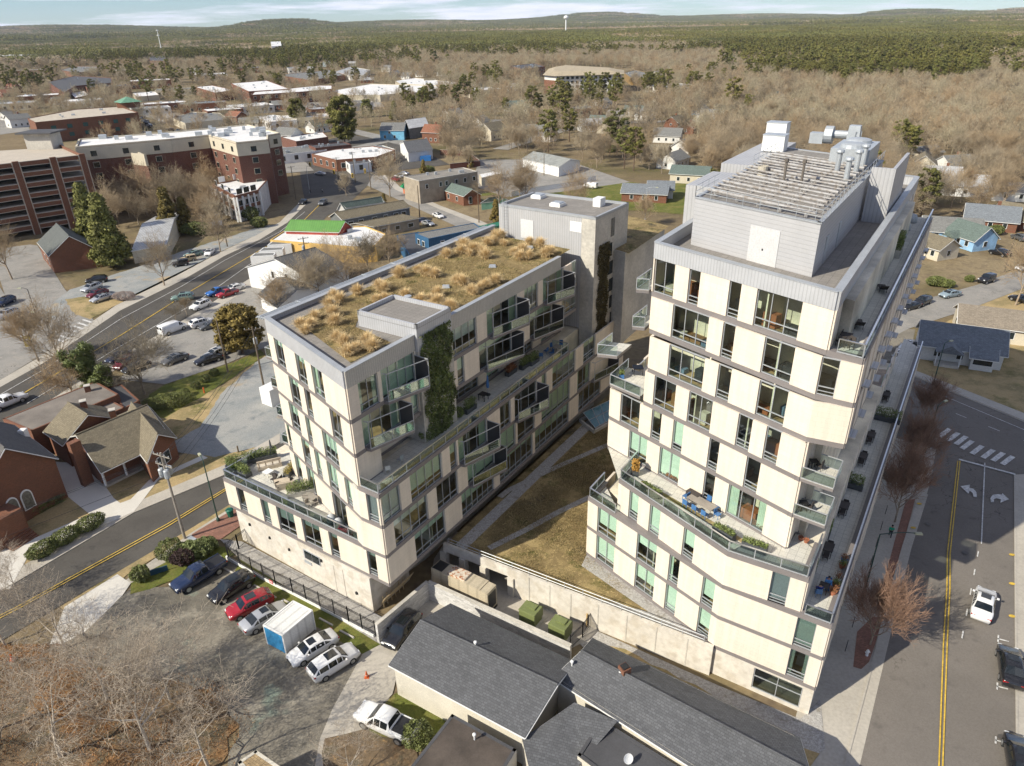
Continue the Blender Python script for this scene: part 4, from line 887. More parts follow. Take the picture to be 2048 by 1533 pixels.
# left-hand balconies of the end face
for k in (2, 3, 4, 5):
    p = WU; q = U2(p, 0, -1.4); balcony(LB, [U2(p, .3), U2(q, .3), U2(q, 3.2), U2(p, 3.2)], KB(k) + .1, rail=[U2(p, .3), U2(q, .3), U2(q, 3.2)])
lb.done()
# wedge bays with dark slatted screens
M_SLAT = mat('dark_slat_screen', (.06, .055, .055), .6, var=.15, pat='siding', ps=1.5)
def bay(k, x0, x1, fp):
    z0 = KB(k) + .1; a, b = sorted((s_px(fp, x0, z0 + 1.5), s_px(fp, x1, z0 + 1.5))); o = fp[0]; zt_ = z0 + 2.75
    A1_, B1_ = U2(o, a, .12), U2(o, b, .12); A2_, B2_ = U2(o, a + .1, .55), U2(o, b - .05, 1.75)
    mb = MB(); mb.use(M_BAND); mb.prism([A1_, A2_, B2_, B1_], z0 - .3, z0 - .02); bb = mb.build('wedge_balcony', None, LB)
    f = MB(); t = .05
    for p in (A2_, B2_): f.tube((*p, z0), (*p, zt_), t, n=4)
    for h in (z0 + .02, z0 + 1.05): f.tube((*A2_, h), (*B2_, h), t, n=4)
    f.tube((*A2_, zt_), (*B2_, zt_), t, n=4); f.tube((*A1_, zt_), (*A2_, zt_), t, n=4); f.tube((*B1_, zt_), (*B2_, zt_), t, n=4); f.tube((*lerp(A2_, B2_, .5), z0), (*lerp(A2_, B2_, .5), z0 + 1.05), .03, n=4)
    f.build('frame', M_ALU, bb)
    g = MB(); g.wall(lerp(A2_, B2_, .02), lerp(A2_, B2_, .98), z0 + .1, z0 + .98, .012); g.build('glass_panel', M_RAILG, bb)
    s = MB()
    s.wall(B1_, B2_, z0, zt_, .04); s.build('slatted_screen', M_SLAT, bb)
for k, x0, x1, fp in ((5, 764, 829, eU), (5, 976, 1033, eU), (5, 1086, 1125, eU), (4, 727, 798, eU), (4, 966, 1022, eU), (4, 1060, 1103, eU), (2, 918, 973, eL), (2, 1028, 1073, eL), (1, 936, 987, eL), (1, 1182, 1215, eL)): bay(k, x0, x1, fp)
# gas pipework under the overhang
f = MB()
for i in range(5): a = U2(b1, .8 + i * .02, .25 + i * .12); f.tube((*a, .5 + i * .22), (*U2(a, 4.2, .3), .9 + i * .22), .05)
for i in range(6): a = U2(b1, 1 + i * .6, .45); f.tube((*a, .1), (*a, 1.6), .05)
f.build('gas_pipes', mat('tan_pipe', (.42, .33, .20), .5), LB)

# ---------------------------------------------------------------- planted deck between the two blocks
DK = thing('planted_deck', 'planted podium deck with pale stone paths between the two cream blocks', 'podium', (4, 60, 0), world=True)
dz = 3.0; dW = (-7.5, 58.75); dE = (17.0, 44.25)
DP = [dW, dE, K1, A1, U(A1, 42), U2((-9.6, 55.2), 50)]
mb = MB(); mb.use(M_CONC); mb.prism([lerp(dW, dE, .0), dE, U(dE, 1.2), U(dW, 1.2)], 2.6, dz - .05); mb.prism([U(dW, 1.2), U(dE, 1.2), K1, A1, U(A1, 42), U2((-9.6, 55.2), 50)], dz - .4, dz - .05); mb.build('deck_slab', None, DK)
mb = MB(); mb.use(M_CONCD); q0, q1 = lerp(dW, dE, .30), dE; mb.wall(q0, q1, 0, dz + .45, .3); mb.wall(dW, q0, 2.4, dz + .45, .3)
for t_ in (.0, .085, .175, .29): p = lerp(dW, dE, t_); mb.box((p[0], p[1], 1.2), (.7, .7, 2.4), rz=.98)
mb.wall(U(dW, 7, .5), U(lerp(dW, dE, .3), 7), 0, 2.6, .3); mb.wall(U(q0, .2), U(q0, 7), 0, 2.6, .3); mb.build('retaining_wall', None, DK)
mb = MB(); mb.use(M_CONC)
for t_ in (.36, .44, .52, .62, .72, .82, .92):
    p, q = lerp(dW, dE, t_), lerp(dW, dE, t_ + .004); mb.wall(*offs([p, q], .16), 0, dz + .3, .04)
mb.build('wall_joint', None, DK)
mb = MB(); mb.sheet(DP, dz); mb.build('planted_surface', M_SEDUM, DK)
def deckpath(name, pts, w):
    mb = MB()
    P = [G(700 + x / 2.838, 560 + y / 2.838, dz) for x, y in pts]
    for a, b in zip(P, P[1:]):
        d = (b - a).normalized(); n = Vector((-d.y, d.x, 0)) * w / 2; mb.sheet([(a - n)[:2], (b - n)[:2], (b + n)[:2], (a + n)[:2]], dz + .03 + .004 * len(mb.f))
    return mb.build(name, M_STONE, DK)
deckpath('stone_path', [(1480, 930), (1180, 1060), (900, 1195), (850, 1235)], .75)
deckpath('stone_path', [(1400, 1215), (1180, 1320), (980, 1430), (790, 1525)], .75)
mb = MB(); mb.use(M_STONE); mb.sheet([U2((-10.2, 54.3), 6.0, .8), U2((-10.2, 54.3), 50, .8), U2((-10.2, 54.3), 50, 2.2), U2((-10.2, 54.3), 5.2, 2.2)], dz + .052)
mb.sheet([lerp(dW, dE, .45), lerp(dW, dE, .98), K1, lerp(K1, A1, 1.0), (6.6, 55.2), (12.2, 48.8)], dz + .055); mb.build('stone_border', None, DK)
f = MB(); a, b = offs([lerp(dW, dE, .02), lerp(dW, dE, .97)], -.0)
for h in (.35, .75): f.tube((*a, dz + .45 + h), (*b, dz + .45 + h), .035, n=6)
for i in range(15): p = lerp(a, b, i / 14); f.tube((*p, dz + .45), (*p, dz + 1.2), .03, n=6)
f.build('deck_rail', M_ALU, DK)
q = [(1158, 838), (1188, 862), (1225, 842), (1222, 808)]; Q = [G(x, y, dz + .5) for x, y in q]; c = sum(Q, Vector()) / 4
sk = thing('skylight', 'low glazed skylight at the far end of the planted deck', 'skylight', (c.x, c.y, dz + .03), world=True)
mb = MB()
for a, b in zip(Q, Q[1:] + Q[:1]): mb.wall(a, b, dz + .03, dz + .5, .25, side=1)
mb.build('kerb', M_CONC, sk); mb = MB(); T_ = [c + (p - c) * .8 for p in Q]; T_ = [Vector((p.x, p.y, dz + .55 + (.9 if i in (0, 3) else 0))) for i, p in enumerate(T_)]
mb.quad(*T_); mb.build('pane', mat('sky_glass', (.10, .22, .26), .08, spec=.8), sk)
f = MB()
for i in range(4): f.tube(T_[0].lerp(T_[3], i / 3), T_[1].lerp(T_[2], i / 3), .05, n=4)
for i in range(3): f.tube(T_[0].lerp(T_[1], i / 2), T_[3].lerp(T_[2], i / 2), .05, n=4)
f.build('frame', M_ALU, sk)
# ================================================================ VEHICLES
M_CARGLASS = mat('car_glass', (.012, .016, .018), .06, var=.1, spec=.9)
M_TRIM = mat('black_trim', (.02, .02, .022), .5)
PAINT = {}
def paint(name, c, rough=.22, metal=.0):
    if name not in PAINT:
        m = mat('paint_' + name, c, rough, metal=metal, var=.02, fine=.01); m.node_tree.nodes['Principled BSDF'].inputs['Coat Weight'].default_value = .6; m.node_tree.nodes['Principled BSDF'].inputs['Coat Roughness'].default_value = .05; PAINT[name] = m
    return PAINT[name]
paint('white', (.74, .74, .73)); paint('black', (.012, .012, .014)); paint('navy', (.012, .022, .06)); paint('red', (.30, .012, .02)); paint('silver', (.50, .51, .52), .3, .5)
paint('grey', (.13, .135, .14), .3, .4); paint('blue', (.02, .11, .35)); paint('maroon', (.12, .01, .015)); paint('sage', (.14, .22, .20)); paint('tan', (.42, .33, .2)); paint('pale_blue', (.30, .38, .42), .3, .3); paint('dark_green', (.01, .03, .02))
#            x, bottom, belt, top, roof half width factor
CARS = {
 'sedan': (4.75, .90, [(-2.36, .48, .80, .84), (-2.2, .22, .98, 1.03), (-1.62, .2, 1.0, 1.09), (-.85, .18, .97, 1.41), (0, .18, .95, 1.46), (.55, .18, .94, 1.39), (1.22, .18, .92, 1.0), (1.9, .2, .80, .86), (2.25, .25, .66, .72), (2.38, .42, .5, .54)], 3, 5, 2, 6),
 'suv': (4.65, .94, [(-2.34, .5, .95, 1.0), (-2.24, .26, 1.1, 1.2), (-1.75, .24, 1.1, 1.60), (-.85, .22, 1.08, 1.68), (0, .22, 1.06, 1.69), (.5, .22, 1.05, 1.62), (1.15, .22, 1.03, 1.12), (1.85, .24, .96, 1.02), (2.2, .3, .82, .88), (2.34, .5, .6, .64)], 2, 5, 1, 6),
 'pickup': (5.7, 1.0, [(-2.85, .6, 1.0, 1.04), (-2.8, .42, 1.14, 1.17), (-1.0, .4, 1.14, 1.17), (-.86, .36, 1.14, 1.2), (-.72, .36, 1.14, 1.84), (0, .34, 1.13, 1.9), (.62, .34, 1.12, 1.84), (1.35, .36, 1.12, 1.22), (2.3, .38, 1.06, 1.14), (2.75, .42, .95, 1.0), (2.86, .55, .7, .74)], 4, 6, 3, 7),
 'van': (5.3, 1.0, [(-2.65, .5, 1.1, 1.2), (-2.62, .32, 1.2, 1.95), (-2.4, .3, 1.2, 2.05), (-.5, .3, 1.2, 2.08), (.9, .3, 1.2, 2.04), (1.25, .3, 1.18, 1.9), (1.95, .3, 1.12, 1.2), (2.4, .34, 1.0, 1.06), (2.6, .5, .7, .75)], 2, 5, 1, 6),
 'jeep': (4.2, .92, [(-2.1, .5, 1.1, 1.15), (-2.08, .4, 1.2, 1.82), (-1.9, .4, 1.2, 1.86), (-.4, .4, 1.2, 1.88), (.35, .4, 1.2, 1.84), (.62, .4, 1.2, 1.3), (1.6, .42, 1.12, 1.2), (1.95, .5, 1.05, 1.1), (2.05, .6, .8, .9)], 1, 4, 0, 5),
}
def make_car(kind, pt, roofm=None):
    Ln, hw, st, r0, r1, g0, g1 = CARS[kind]
    t = thing({'sedan': 'parked_car', 'suv': 'parked_car', 'pickup': 'pickup_truck', 'van': 'van', 'jeep': 'parked_car'}[kind], 'x', 'car')
    def sec(i):
        x, zb, zl, zt = st[i]; nose = 1 - .16 * max(0, abs(x) / (Ln / 2) - .72) / .28; w = hw * nose
        cab = r0 <= i <= r1; wr = w * (.72 if cab and kind != 'van' else (.86 if cab else .86))
        if kind in ('van', 'jeep') and cab: wr = w * .9
        H = [(w * .9, zb), (w * .99, zb + (zl - zb) * .3), (w, zb + (zl - zb) * .72), (w * .965, zl), (wr, zt - (.05 if cab else .02)), (wr * .82, zt), (0, zt + (.02 if cab else .015))]
        return [(x, y, z) for y, z in H] + [(x, -y, z) for y, z in reversed(H[:-1])]
    n = len(sec(0)); vs = []; fs = []
    for i in range(len(st)): vs += sec(i)
    for i in range(len(st) - 1):
        for j in range(n - 1): a = i * n + j; fs.append((a, a + n, a + n + 1, a + 1))
        fs.append((i * n + n - 1, (i + 1) * n + n - 1, (i + 1) * n, i * n))
    fs += [tuple(range(n)), tuple(range((len(st) - 1) * n, len(st) * n))[::-1]]
    mb = MB(); mb.add(vs, fs); body = mb.build('body', PAINT[pt], t, smooth=True, uv=False)
    me = body.data
    def side(i, f, sg, out=.012):      # point on the greenhouse side between belt (f=0) and roof edge (f=1)
        s = sec(i); a, b = Vector(s[3]), Vector(s[4]); p = a.lerp(b, f); return Vector((p.x, (p.y + out) * sg, p.z))
    lo, hi = .08, .9
    for sg in (-1, 1):
        g = MB()
        idx = list(range(g0 + (1 if kind != 'suv' else 1), g1))
        ids = list(range(r0, r1 + 1))
        for a, b in zip(ids, ids[1:]):
            p = [side(a, lo, sg), side(b, lo, sg), side(b, hi, sg), side(a, hi, sg)]
            k = .05; c1 = [p[0].lerp(p[1], k), p[1].lerp(p[0], k), p[2].lerp(p[3], k), p[3].lerp(p[2], k)]
            if kind == 'van' and a < r1 - 1 and sg: continue
            g.quad(*(c1 if sg < 0 else c1[::-1]))
        # rear quarter and front quarter triangles
        for i_, j_ in ((r0, g0), (r1, g1)):
            if kind in ('van', 'jeep', 'pickup') and i_ == r0: continue
            a0, a1, b0_ = side(i_, lo, sg), side(i_, hi, sg), side(j_, lo, sg)
            tri = [a0.lerp(b0_, .06), a0.lerp(b0_, .8), a1.lerp(b0_, .08)]
            if (i_ == r0) == (sg > 0): tri.reverse()
            g.quad(*tri[::-1])
        if g.f: g.build('side_window', M_CARGLASS, t, uv=False)
    def acr(i, j, name, k0=.06, k1=.94):
        a, b = sec(i), sec(j); n_ = len(a); P = []
        A0, A1_ = Vector(a[4]), Vector(a[n_ - 5 + 0]) if False else Vector((a[4][0], -a[4][1], a[4][2])); B0, B1_ = Vector(b[4]), Vector((b[4][0], -b[4][1], b[4][2]))
        Am, Bm = Vector((a[6][0], 0, a[6][2])), Vector((b[6][0], 0, b[6][2]))
        g = MB()
        up_ = Vector((.012 if st[i][0] > st[j][0] else -.012, 0, .022))
        rows_ = []
        for k in (k0, k1):
            L0, M_, R0 = A0.lerp(B0, k), Am.lerp(Bm, k), A1_.lerp(B1_, k)
            Q0, Q1 = Vector(a[5]).lerp(Vector(b[5]), k), None; Q1 = Vector((Q0.x, -Q0.y, Q0.z))
            rows_.append([M_.lerp(L0, .93) if False else L0.lerp(M_, .06) + up_, Q0 + up_, M_ + up_, Q1 + up_, R0.lerp(M_, .06) + up_])
        for q in range(4): g.quad(rows_[0][q], rows_[0][q + 1], rows_[1][q + 1], rows_[1][q])
        return g.build(name, M_CARGLASS, t, uv=False)
    acr(g1, r1, 'windshield'); 
    if kind not in ('van',): acr(g0, r0, 'rear_window')
    else:
        g = MB(); x = st[1][0] - .02; g.box((x, .42, 1.6), (.03, .62, .5)); g.box((x, -.42, 1.6), (.03, .62, .5)); g.build('rear_window', M_CARGLASS, t)
    if kind == 'suv': g = MB(); g.box((-.2, 0, 1.705), (1.0, .9, .03)); g.build('sunroof', M_CARGLASS, t)
    if kind == 'sedan': g = MB(); g.box((.1, 0, 1.475), (.7, .8, .03)); g.build('sunroof', M_CARGLASS, t)
    if kind == 'pickup':
        g = MB(); g.use(M_TRIM); g.box((-1.85, 0, 1.192), (1.72, 1.56, .03)); g.build('bed', M_TRIM, t)
        g = MB(); 
        for s in (-.84, .84): g.box((-1.85, s, 1.21), (1.85, .1, .07))
        g.build('bed_rail', PAINT[pt], t)
    wr = .34 if kind in ('sedan', 'suv') else .4; wb = Ln * .295
    for x in (-wb, wb * 1.02):
        for s in (-1, 1):
            w = MB(); w.lathe((0, 0, 0), [(wr, -.11), (wr, .11)], 14); o = w.build('wheel', M_TYRE, t, uv=False); o.rotation_euler = (R(90), 0, 0); o.location = (x, s * (hw - .1), wr)
            r = MB(); r.lathe((0, 0, 0), [(wr * .64, -.125), (wr * .64, .125)], 10); r.build('rim', M_RIM, o, uv=False)
    x, zb, zl, zt = st[-2]
    for s in (-1, 1):
        g = MB(); g.box((x - .02, s * hw * .66, zl - .02), (.22, .34, .13), taper=.8); g.build('headlight', M_LAMPW, t, uv=False)
        x0, _, zl0, _ = st[0]; g = MB(); g.box((x0 + .09, s * hw * .68, zl0 + .02), (.16, .36, .15)); g.build('tail_light', M_LAMPR, t, uv=False)
        g = MB(); g.box((st[g1][0] - .35, s * (hw + .07), zl + .22 if kind == 'x' else st[g1][2] + .1), (.14, .2, .13)); g.build('mirror', PAINT[pt] if kind != 'pickup' else M_TRIM, t, uv=False)
    g = MB(); g.box((st[-1][0] - .01, 0, st[-1][2] - .02), (.06, hw * .95, .2)); g.build('grille', M_TRIM, t, uv=False)
    return t
PROTO = {}
def car(kind, pt, f, r, label, cat='car', group=None, z=.06, zz=.35, sc=1.0, name=None):
    """car whose nose is at photo pixel f and tail at r (read at height zz)"""
    a, b = G(*f, zz), G(*r, zz); c = (a + b) / 2; rz = math.atan2(a.y - b.y, a.x - b.x); key = kind
    if key not in PROTO: o = make_car(kind, pt); PROTO[key] = o
    else:
        o = dup(PROTO[key])
        for ch in o.children_recursive:
            n_ = ch.name.split('.')[0]
            if n_ in ('body', 'bed_rail') or (n_ == 'mirror' and kind != 'pickup'):
                ch.material_slots[0].link = 'OBJECT'; ch.material_slots[0].material = PAINT[pt]
    o.location = (c.x, c.y, z); o.rotation_euler = (0, 0, rz); o.scale = (sc, sc, sc)
    tag(o, label, cat, group)
    if name: o.name = name
    return o
GR = 'cars parked along the black fence'
car('pickup', 'navy', (347, 1186), (450, 1126), 'navy blue pickup truck parked beside the round green bushes', 'pickup truck', GR)
car('suv', 'black', (426, 1204), (501, 1157), 'black suv parked between the navy pickup and the red suv', 'car', GR)
car('suv', 'red', (460, 1234), (540, 1196), 'dark red suv parked in the fence row', 'car', GR, sc=.97)
car('sedan', 'silver', (569, 1216), (489, 1263), 'silver sedan beside the white storage container, tail toward the lot', 'car', GR)
car('sedan', 'white', (579, 1328), (673, 1273), 'white sedan parked just right of the storage container', 'car', GR)
car('suv', 'white', (712, 1302), (623, 1358), 'white suv at the right end of the fence row, nose to the fence', 'car', GR)
car('suv', 'black', (783, 1292), (826, 1240), 'dark suv half hidden between the white block wall and the grey shingle roof')
car('pickup', 'white', (712, 1422), (840, 1482), 'white pickup truck covered in fallen leaves on the small lawn', 'pickup truck')
car('sedan', 'white', (1972, 1181), (1958, 1247), 'white sedan driving up the right hand street', sc=1.05)
car('sedan', 'black', (2014, 1300), (2025, 1378), 'black sedan with red tail lights parked by the right kerb', sc=1.05)
car('sedan', 'black', (2030, 1482), (2046, 1575), 'black sedan cut off by the bottom right corner of the view', sc=1.05)
car('pickup', 'white', (32, 802), (0, 815), 'white pickup truck on the main street at the left edge', 'pickup truck')
# diagonal street and its car parks
car('suv', 'sage', (347, 600), (385, 596), 'dark green suv driving on the main street beside the small bare tree')
car('suv', 'white', (392, 618), (411, 610), 'small white car entering the car park from the main street')
car('suv', 'white', (424, 643), (384, 655), 'white suv parked next to the conifer in the diagonal car park')
car('van', 'white', (364, 655), (329, 668), 'white panel van parked by the yellow sign', 'van')
car('pickup', 'blue', (422, 591), (450, 583), 'bright blue pickup truck parked by the white building', 'pickup truck', sc=.9)
car('pickup', 'red', (442, 594), (468, 586), 'faded red pickup truck parked right of the blue pickup', 'pickup truck', sc=.85)
car('sedan', 'white', (455, 583), (485, 574), 'white sedan parked beyond the red pickup')
car('sedan', 'grey', (413, 656), (428, 652), 'grey sedan mostly hidden behind the white suv in the diagonal car park', sc=.9)
car('sedan', 'black', (398, 728), (437, 716), 'black sedan parked by the lawn under the leafless tree')
car('sedan', 'silver', (420, 714), (448, 704), 'silver sedan parked just behind the black sedan')
car('sedan', 'white', (428, 704), (470, 697), 'white sedan parked beside the conifer trunk near the utility pole')
car('suv', 'maroon', (238, 738), (262, 722), 'maroon car parked under the ivy covered tree')
car('sedan', 'navy', (228, 722), (250, 712), 'dark blue car parked behind the maroon car near the ivy covered tree')
car('sedan', 'black', (262, 742), (285, 733), 'black car parked at the foot of the twisted leafless tree')
car('sedan', 'grey', (338, 726), (362, 717), 'dark grey car parked right of the twisted leafless tree')
car('suv', 'black', (170, 566), (218, 560), 'black suv parked on the gravel lane below the small brick church')
car('suv', 'silver', (165, 586), (202, 572), 'silver suv parked on the grass corner')
car('sedan', 'maroon', (175, 597), (215, 583), 'maroon sedan on the grass corner beside the silver suv')
car('sedan', 'silver', (182, 606), (225, 592), 'silver sedan half behind the flowering shrub on the grass corner')
car('sedan', 'white', (412, 514), (427, 500), 'white sedan at the far end of the gravel lane', sc=.95)
car('sedan', 'sage', (373, 514), (402, 507), 'green sedan parked on the gravel lane next to the white sedan')
car('jeep', 'tan', (364, 523), (389, 519), 'tan jeep parked on the gravel lane', sc=.9)
car('jeep', 'black', (348, 532), (374, 528), 'black open jeep nearest the red brick sign on the gravel lane', sc=.9)
car('suv', 'navy', (0, 612), (22, 602), 'navy car parked in the left edge car park, farther of two')
car('suv', 'silver', (0, 638), (30, 626), 'silver car parked in the left edge car park, nearer of two')
car('sedan', 'grey', (52, 563), (80, 566), 'grey car waiting on the side road at the left edge') if False else None
# right hand back street
car('suv', 'black', (1830, 612), (1859, 600), 'black suv parked on the back street kerb', sc=1.0)
car('sedan', 'black', (1808, 618), (1832, 612), 'black car tucked behind the black suv on the back street')
car('sedan', 'pale_blue', (1883, 594), (1916, 588), 'pale blue sedan parked on the back street kerb')
car('jeep', 'black', (1958, 567), (1986, 559), 'black boxy jeep parked on the back street kerb')
car('sedan', 'white', (2037, 540), (2060, 535), 'white car at the right edge on the back street')
car('sedan', 'black', (2028, 597), (2058, 606), 'black car at the right edge on the dry verge')
car('sedan', 'navy', (1895, 659), (1935, 668), 'dark blue car parked behind the white cottage')
car('suv', 'grey', (2028, 474), (2050, 482), 'grey suv parked at the brick house on the far right')
car('suv', 'black', (1985, 505), (2012, 512), 'black suv in shade beside the bare shrubs on the right')
car('sedan', 'white', (1808, 700), (1822, 690), 'white car in the lot behind the tower, farther one')
car('suv', 'white', (1792, 728), (1803, 712), 'white suv in the lot behind the tower, nearer one')
# downtown
for i, (f, r, k, c, lb) in enumerate((
 ((632, 348), (650, 350), 'sedan', 'silver', 'silver car crossing the big intersection'), ((640, 412), (652, 404), 'suv', 'grey', 'grey suv heading away from the intersection'),
 ((600, 410), (612, 402), 'sedan', 'black', 'black car parked below the white corner building'), ((885, 437), (868, 430), 'sedan', 'white', 'white car beside the small brick house on the branch street'),
 ((866, 452), (846, 446), 'sedan', 'silver', 'silver car parked by the tan flats'), ((855, 447), (838, 440), 'sedan', 'navy', 'dark blue car parked next to the tan flats'),
 ((1035, 342), (1058, 344), 'suv', 'black', 'black suv parked by the long white garage'), ((1025, 356), (1044, 359), 'sedan', 'grey', 'grey car parked near the white fence'),
 ((1030, 370), (1050, 372), 'sedan', 'black', 'black car parked second from the white fence'), ((790, 352), (806, 356), 'sedan', 'white', 'white car beside the green awning shop'), ((784, 358), (798, 362), 'sedan', 'red', 'red car beside the green awning shop'),
 ((800, 348), (816, 350), 'sedan', 'silver', 'silver car behind the green awning shop'), ((420, 458), (436, 454), 'van', 'white', 'white van parked by the utility pole near the wood'),
 ((1170, 374), (1190, 376), 'van', 'white', 'white van parked by the white fence'))): car(k, c, f, r, lb, cat='van' if k == 'van' else 'car')
rr = random.Random(3)
lots = [((345, 235), (440, 250)), ((330, 262), (420, 268)), ((270, 255), (330, 300)), ((560, 205), (640, 212)), ((720, 190), (850, 196)), ((1110, 165), (1180, 200)), ((280, 235), (300, 260)), ((600, 250), (660, 256)), ((250, 205), (310, 215)), ((900, 165), (960, 175))]
q = 0; LT = ['behind the hotel near the pale pavilion', 'beside the pale pavilion with long grey roof', 'in the street left of the glass shop', 'near the red brick school', 'in front of the sprawling white store', 'in front of the tan roofed apartments', 'by the green roof pavilion', 'in the lot right of the glass shop', 'behind the brick office', 'in the far lot left of the brick row']
for a, b in lots:
    for i in range(6):
        t = (i + rr.uniform(.1, .6)) / 6; x, y = a[0] + (b[0] - a[0]) * t, a[1] + (b[1] - a[1]) * t + rr.uniform(-3, 3)
        car(rr.choice(['sedan', 'suv']), (cc_ := rr.choice(['white', 'silver', 'grey', 'black', 'navy'])), (x, y), (x + 9, y + rr.choice([-2, 1, 2])), '%s car parked %s' % (cc_, LT[q // 6]), group='distant parked cars downtown'); q += 1
# a motorcycle rank drawn as low bikes
# ================================================================ FOREGROUND THINGS
# storage container
q = [(527, 1251), (564.5, 1271), (624, 1222), (586, 1203)]; Q = [G(x, y, 2.5) for x, y in q]; c = sum(Q, Vector()) / 4
t = thing('storage_container', 'white portable storage container with a blue roll door between two parked cars', 'container', (c.x, c.y, .06), world=True)
mb = MB(); mb.use(mat('container_white', (.72, .72, .70), .6, var=.06, pat='ribs', ps=.35)); mb.prism([(p.x, p.y) for p in Q], .16, 2.5); mb.build('box', None, t)
mb = MB(); skin(mb, [(Q[0].x, Q[0].y), (Q[1].x, Q[1].y)], .0, .04, .2, 2.35); mb.build('roll_door', mat('door_blue', (.03, .22, .45), .6, var=.2, vs=2), t)
mb = MB()
for p in Q: mb.box((p.x, p.y, 1.3), (.12, .12, 2.5))
for a, b in zip(Q, Q[1:] + Q[:1]): mb.wall(a[:2], b[:2], 2.44, 2.56, .14)
mb.build('corner_frame', M_WHITE, t)
# iron fence
def ironfence(name, pts, h, label, z0=0.0, pick=.17, px=True):
    P = [(p.x, p.y) for p in GP(pts, z0)] if px else pts; c = P[0]
    t = thing(name, label, 'fence', (c[0], c[1], z0), world=True); f = MB(); b = MB()
    for a, e in zip(P, P[1:]):
        L_ = math.dist(a, e); n = max(1, round(L_ / 2.2))
        for i in range(n + 1): p = lerp(a, e, i / n); b.box((p[0], p[1], z0 + h / 2 + .05), (.09, .09, h + .1))
        for hh in (.15, h - .28, h - .1): f.wall(a, e, z0 + hh, z0 + hh + .045, .035)
        m = int(L_ / pick)
        for i in range(m): p = lerp(a, e, (i + .5) / m); f.box((p[0], p[1], z0 + h / 2), (.028, .028, h))
    f.v and [f.add(b.v, b.f)]; f.build('pickets', M_BLACK, t); return t
FN = [(457, 1116), (505, 1144), (552, 1170), (586, 1186), (698, 1244), (752, 1273)]
ironfence('iron_fence', FN, 1.9, 'long black iron picket fence along the parking row', z0=.35)
ironfence('iron_gate', [(457, 1114), (478, 1098), (503, 1078)], 1.9, 'black iron gate panels beside the brick paving corner', z0=.1)
P = [(p.x, p.y) for p in GP(FN, 0)]; mb = MB(); P2 = [(p[0] - .12, p[1] - .15) for p in P]; [mb.wall(a, b, 0, .42, .22) for a, b in zip(P2, P2[1:])]
o = mb.build('kerb_wall', M_WHITE); tag(o, 'low white kerb wall under the black iron fence', 'low wall')
p = G(543, 1166, 1.2); mb = MB(); mb.box((0, 0, 0), (.5, .03, .42)); o = mb.build('warning_sign', mat('sign_red', (.55, .05, .05), .6)); o.location = (p.x, p.y - .05, 1.35); o.rotation_euler[2] = -.57; tag(o, 'small red and white no parking notice on the iron fence', 'sign')
f = MB(); f.box((0, -.02, .08), (.4, .012, .06)); f.box((0, -.02, -.05), (.36, .012, .05)); f.build('lettering', M_WHITE, o)
for i, (x, y) in enumerate(((458, 1143), (480, 1152), (520, 1178), (540, 1190), (578, 1207), (652, 1245), (694, 1270))):
    a = G(x - 13, y - 7, .05); b = G(x + 13, y + 7, .05); mb = MB(); d = math.atan2(b.y - a.y, b.x - a.x); mb.box((0, 0, .07), (1.9, .16, .14), taper=.93)
    o = mb.build('wheel_stop', M_CONC); o.location = ((a.x + b.x) / 2, (a.y + b.y) / 2, .06); o.rotation_euler[2] = d; tag(o, 'grey concrete wheel stop in front of the parked row', 'wheel stop', 'wheel stops along the parking row')
def cone(x, y, label):
    p = G(x, y, 0); t = thing('traffic_cone', label, 'traffic cone', (p.x, p.y, .07)); mb = MB(); mb.box((0, 0, .03), (.42, .42, .06)); mb.build('base', mat('cone_orange', (.65, .13, .03), .6), t)
    mb = MB(); mb.lathe((0, 0, .06), [(.17, 0), (.04, .68)], 10); mb.build('cone', MATS['cone_orange'], t); mb = MB(); mb.lathe((0, 0, .3), [(.125, 0), (.09, .16)], 10); mb.build('band', M_WHITE, t)
cone(734, 1356, 'orange traffic cone on the concrete drive'); cone(26, 1322, 'orange traffic cone under the bare trees at the left edge')
# white block walls and service yard
def wallthing(name, pts, h, th, m, label, z=0, cat='wall', capm=None):
    Q = [G(x, y, h + z) for x, y in pts]; t = thing(name, label, cat, (Q[0].x, Q[0].y, z), world=True); mb = MB()
    for a, b in zip(Q, Q[1:]): mb.wall(a[:2], b[:2], z, z + h, th)
    mb.build('wall', m, t); mb = MB()
    for a, b in zip(Q, Q[1:]): mb.wall(a[:2], b[:2], z + h, z + h + .08, th + .08)
    mb.build('coping', capm or M_CONC, t); return t
M_WBLOCK = mat('white_block', (.66, .65, .63), .8, var=.08, vs=.8, pat='brick', ps=.45, col2=(.55, .54, .52))
wallthing('block_wall', [(752, 1250), (855, 1164)], 2.3, .3, M_WBLOCK, 'white painted block wall running up to the corner of the service yard')
wallthing('block_wall', [(857, 1164), (1000, 1228), (1142, 1292)], 2.3, .3, M_WBLOCK, 'long white painted block wall between service yard and shingle roof')
q = [(882, 1119), (994, 1170), (972, 1187), (861, 1135)]; Q = [G(x, y, 2.9) for x, y in q]; c = sum(Q, Vector()) / 4; ang = math.atan2(Q[1].y - Q[0].y, Q[1].x - Q[0].x); Lg = (Q[1] - Q[0]).length; Wg = (Q[3] - Q[0]).length
t = thing('generator', 'long beige diesel generator in the service yard with rust stains on its roof', 'generator', (c.x, c.y, .05), rz=ang); M_BEI = mat('beige_enclosure', (.52, .45, .33), .6, var=.08, pat='ribs', ps=.28)
mb = MB(); mb.box((0, 0, 1.55), (Lg, Wg, 2.5)); mb.build('enclosure', M_BEI, t); mb = MB(); mb.box((0, 0, .15), (Lg + .1, Wg + .1, .3)); mb.build('fuel_base', M_BLACK, t)
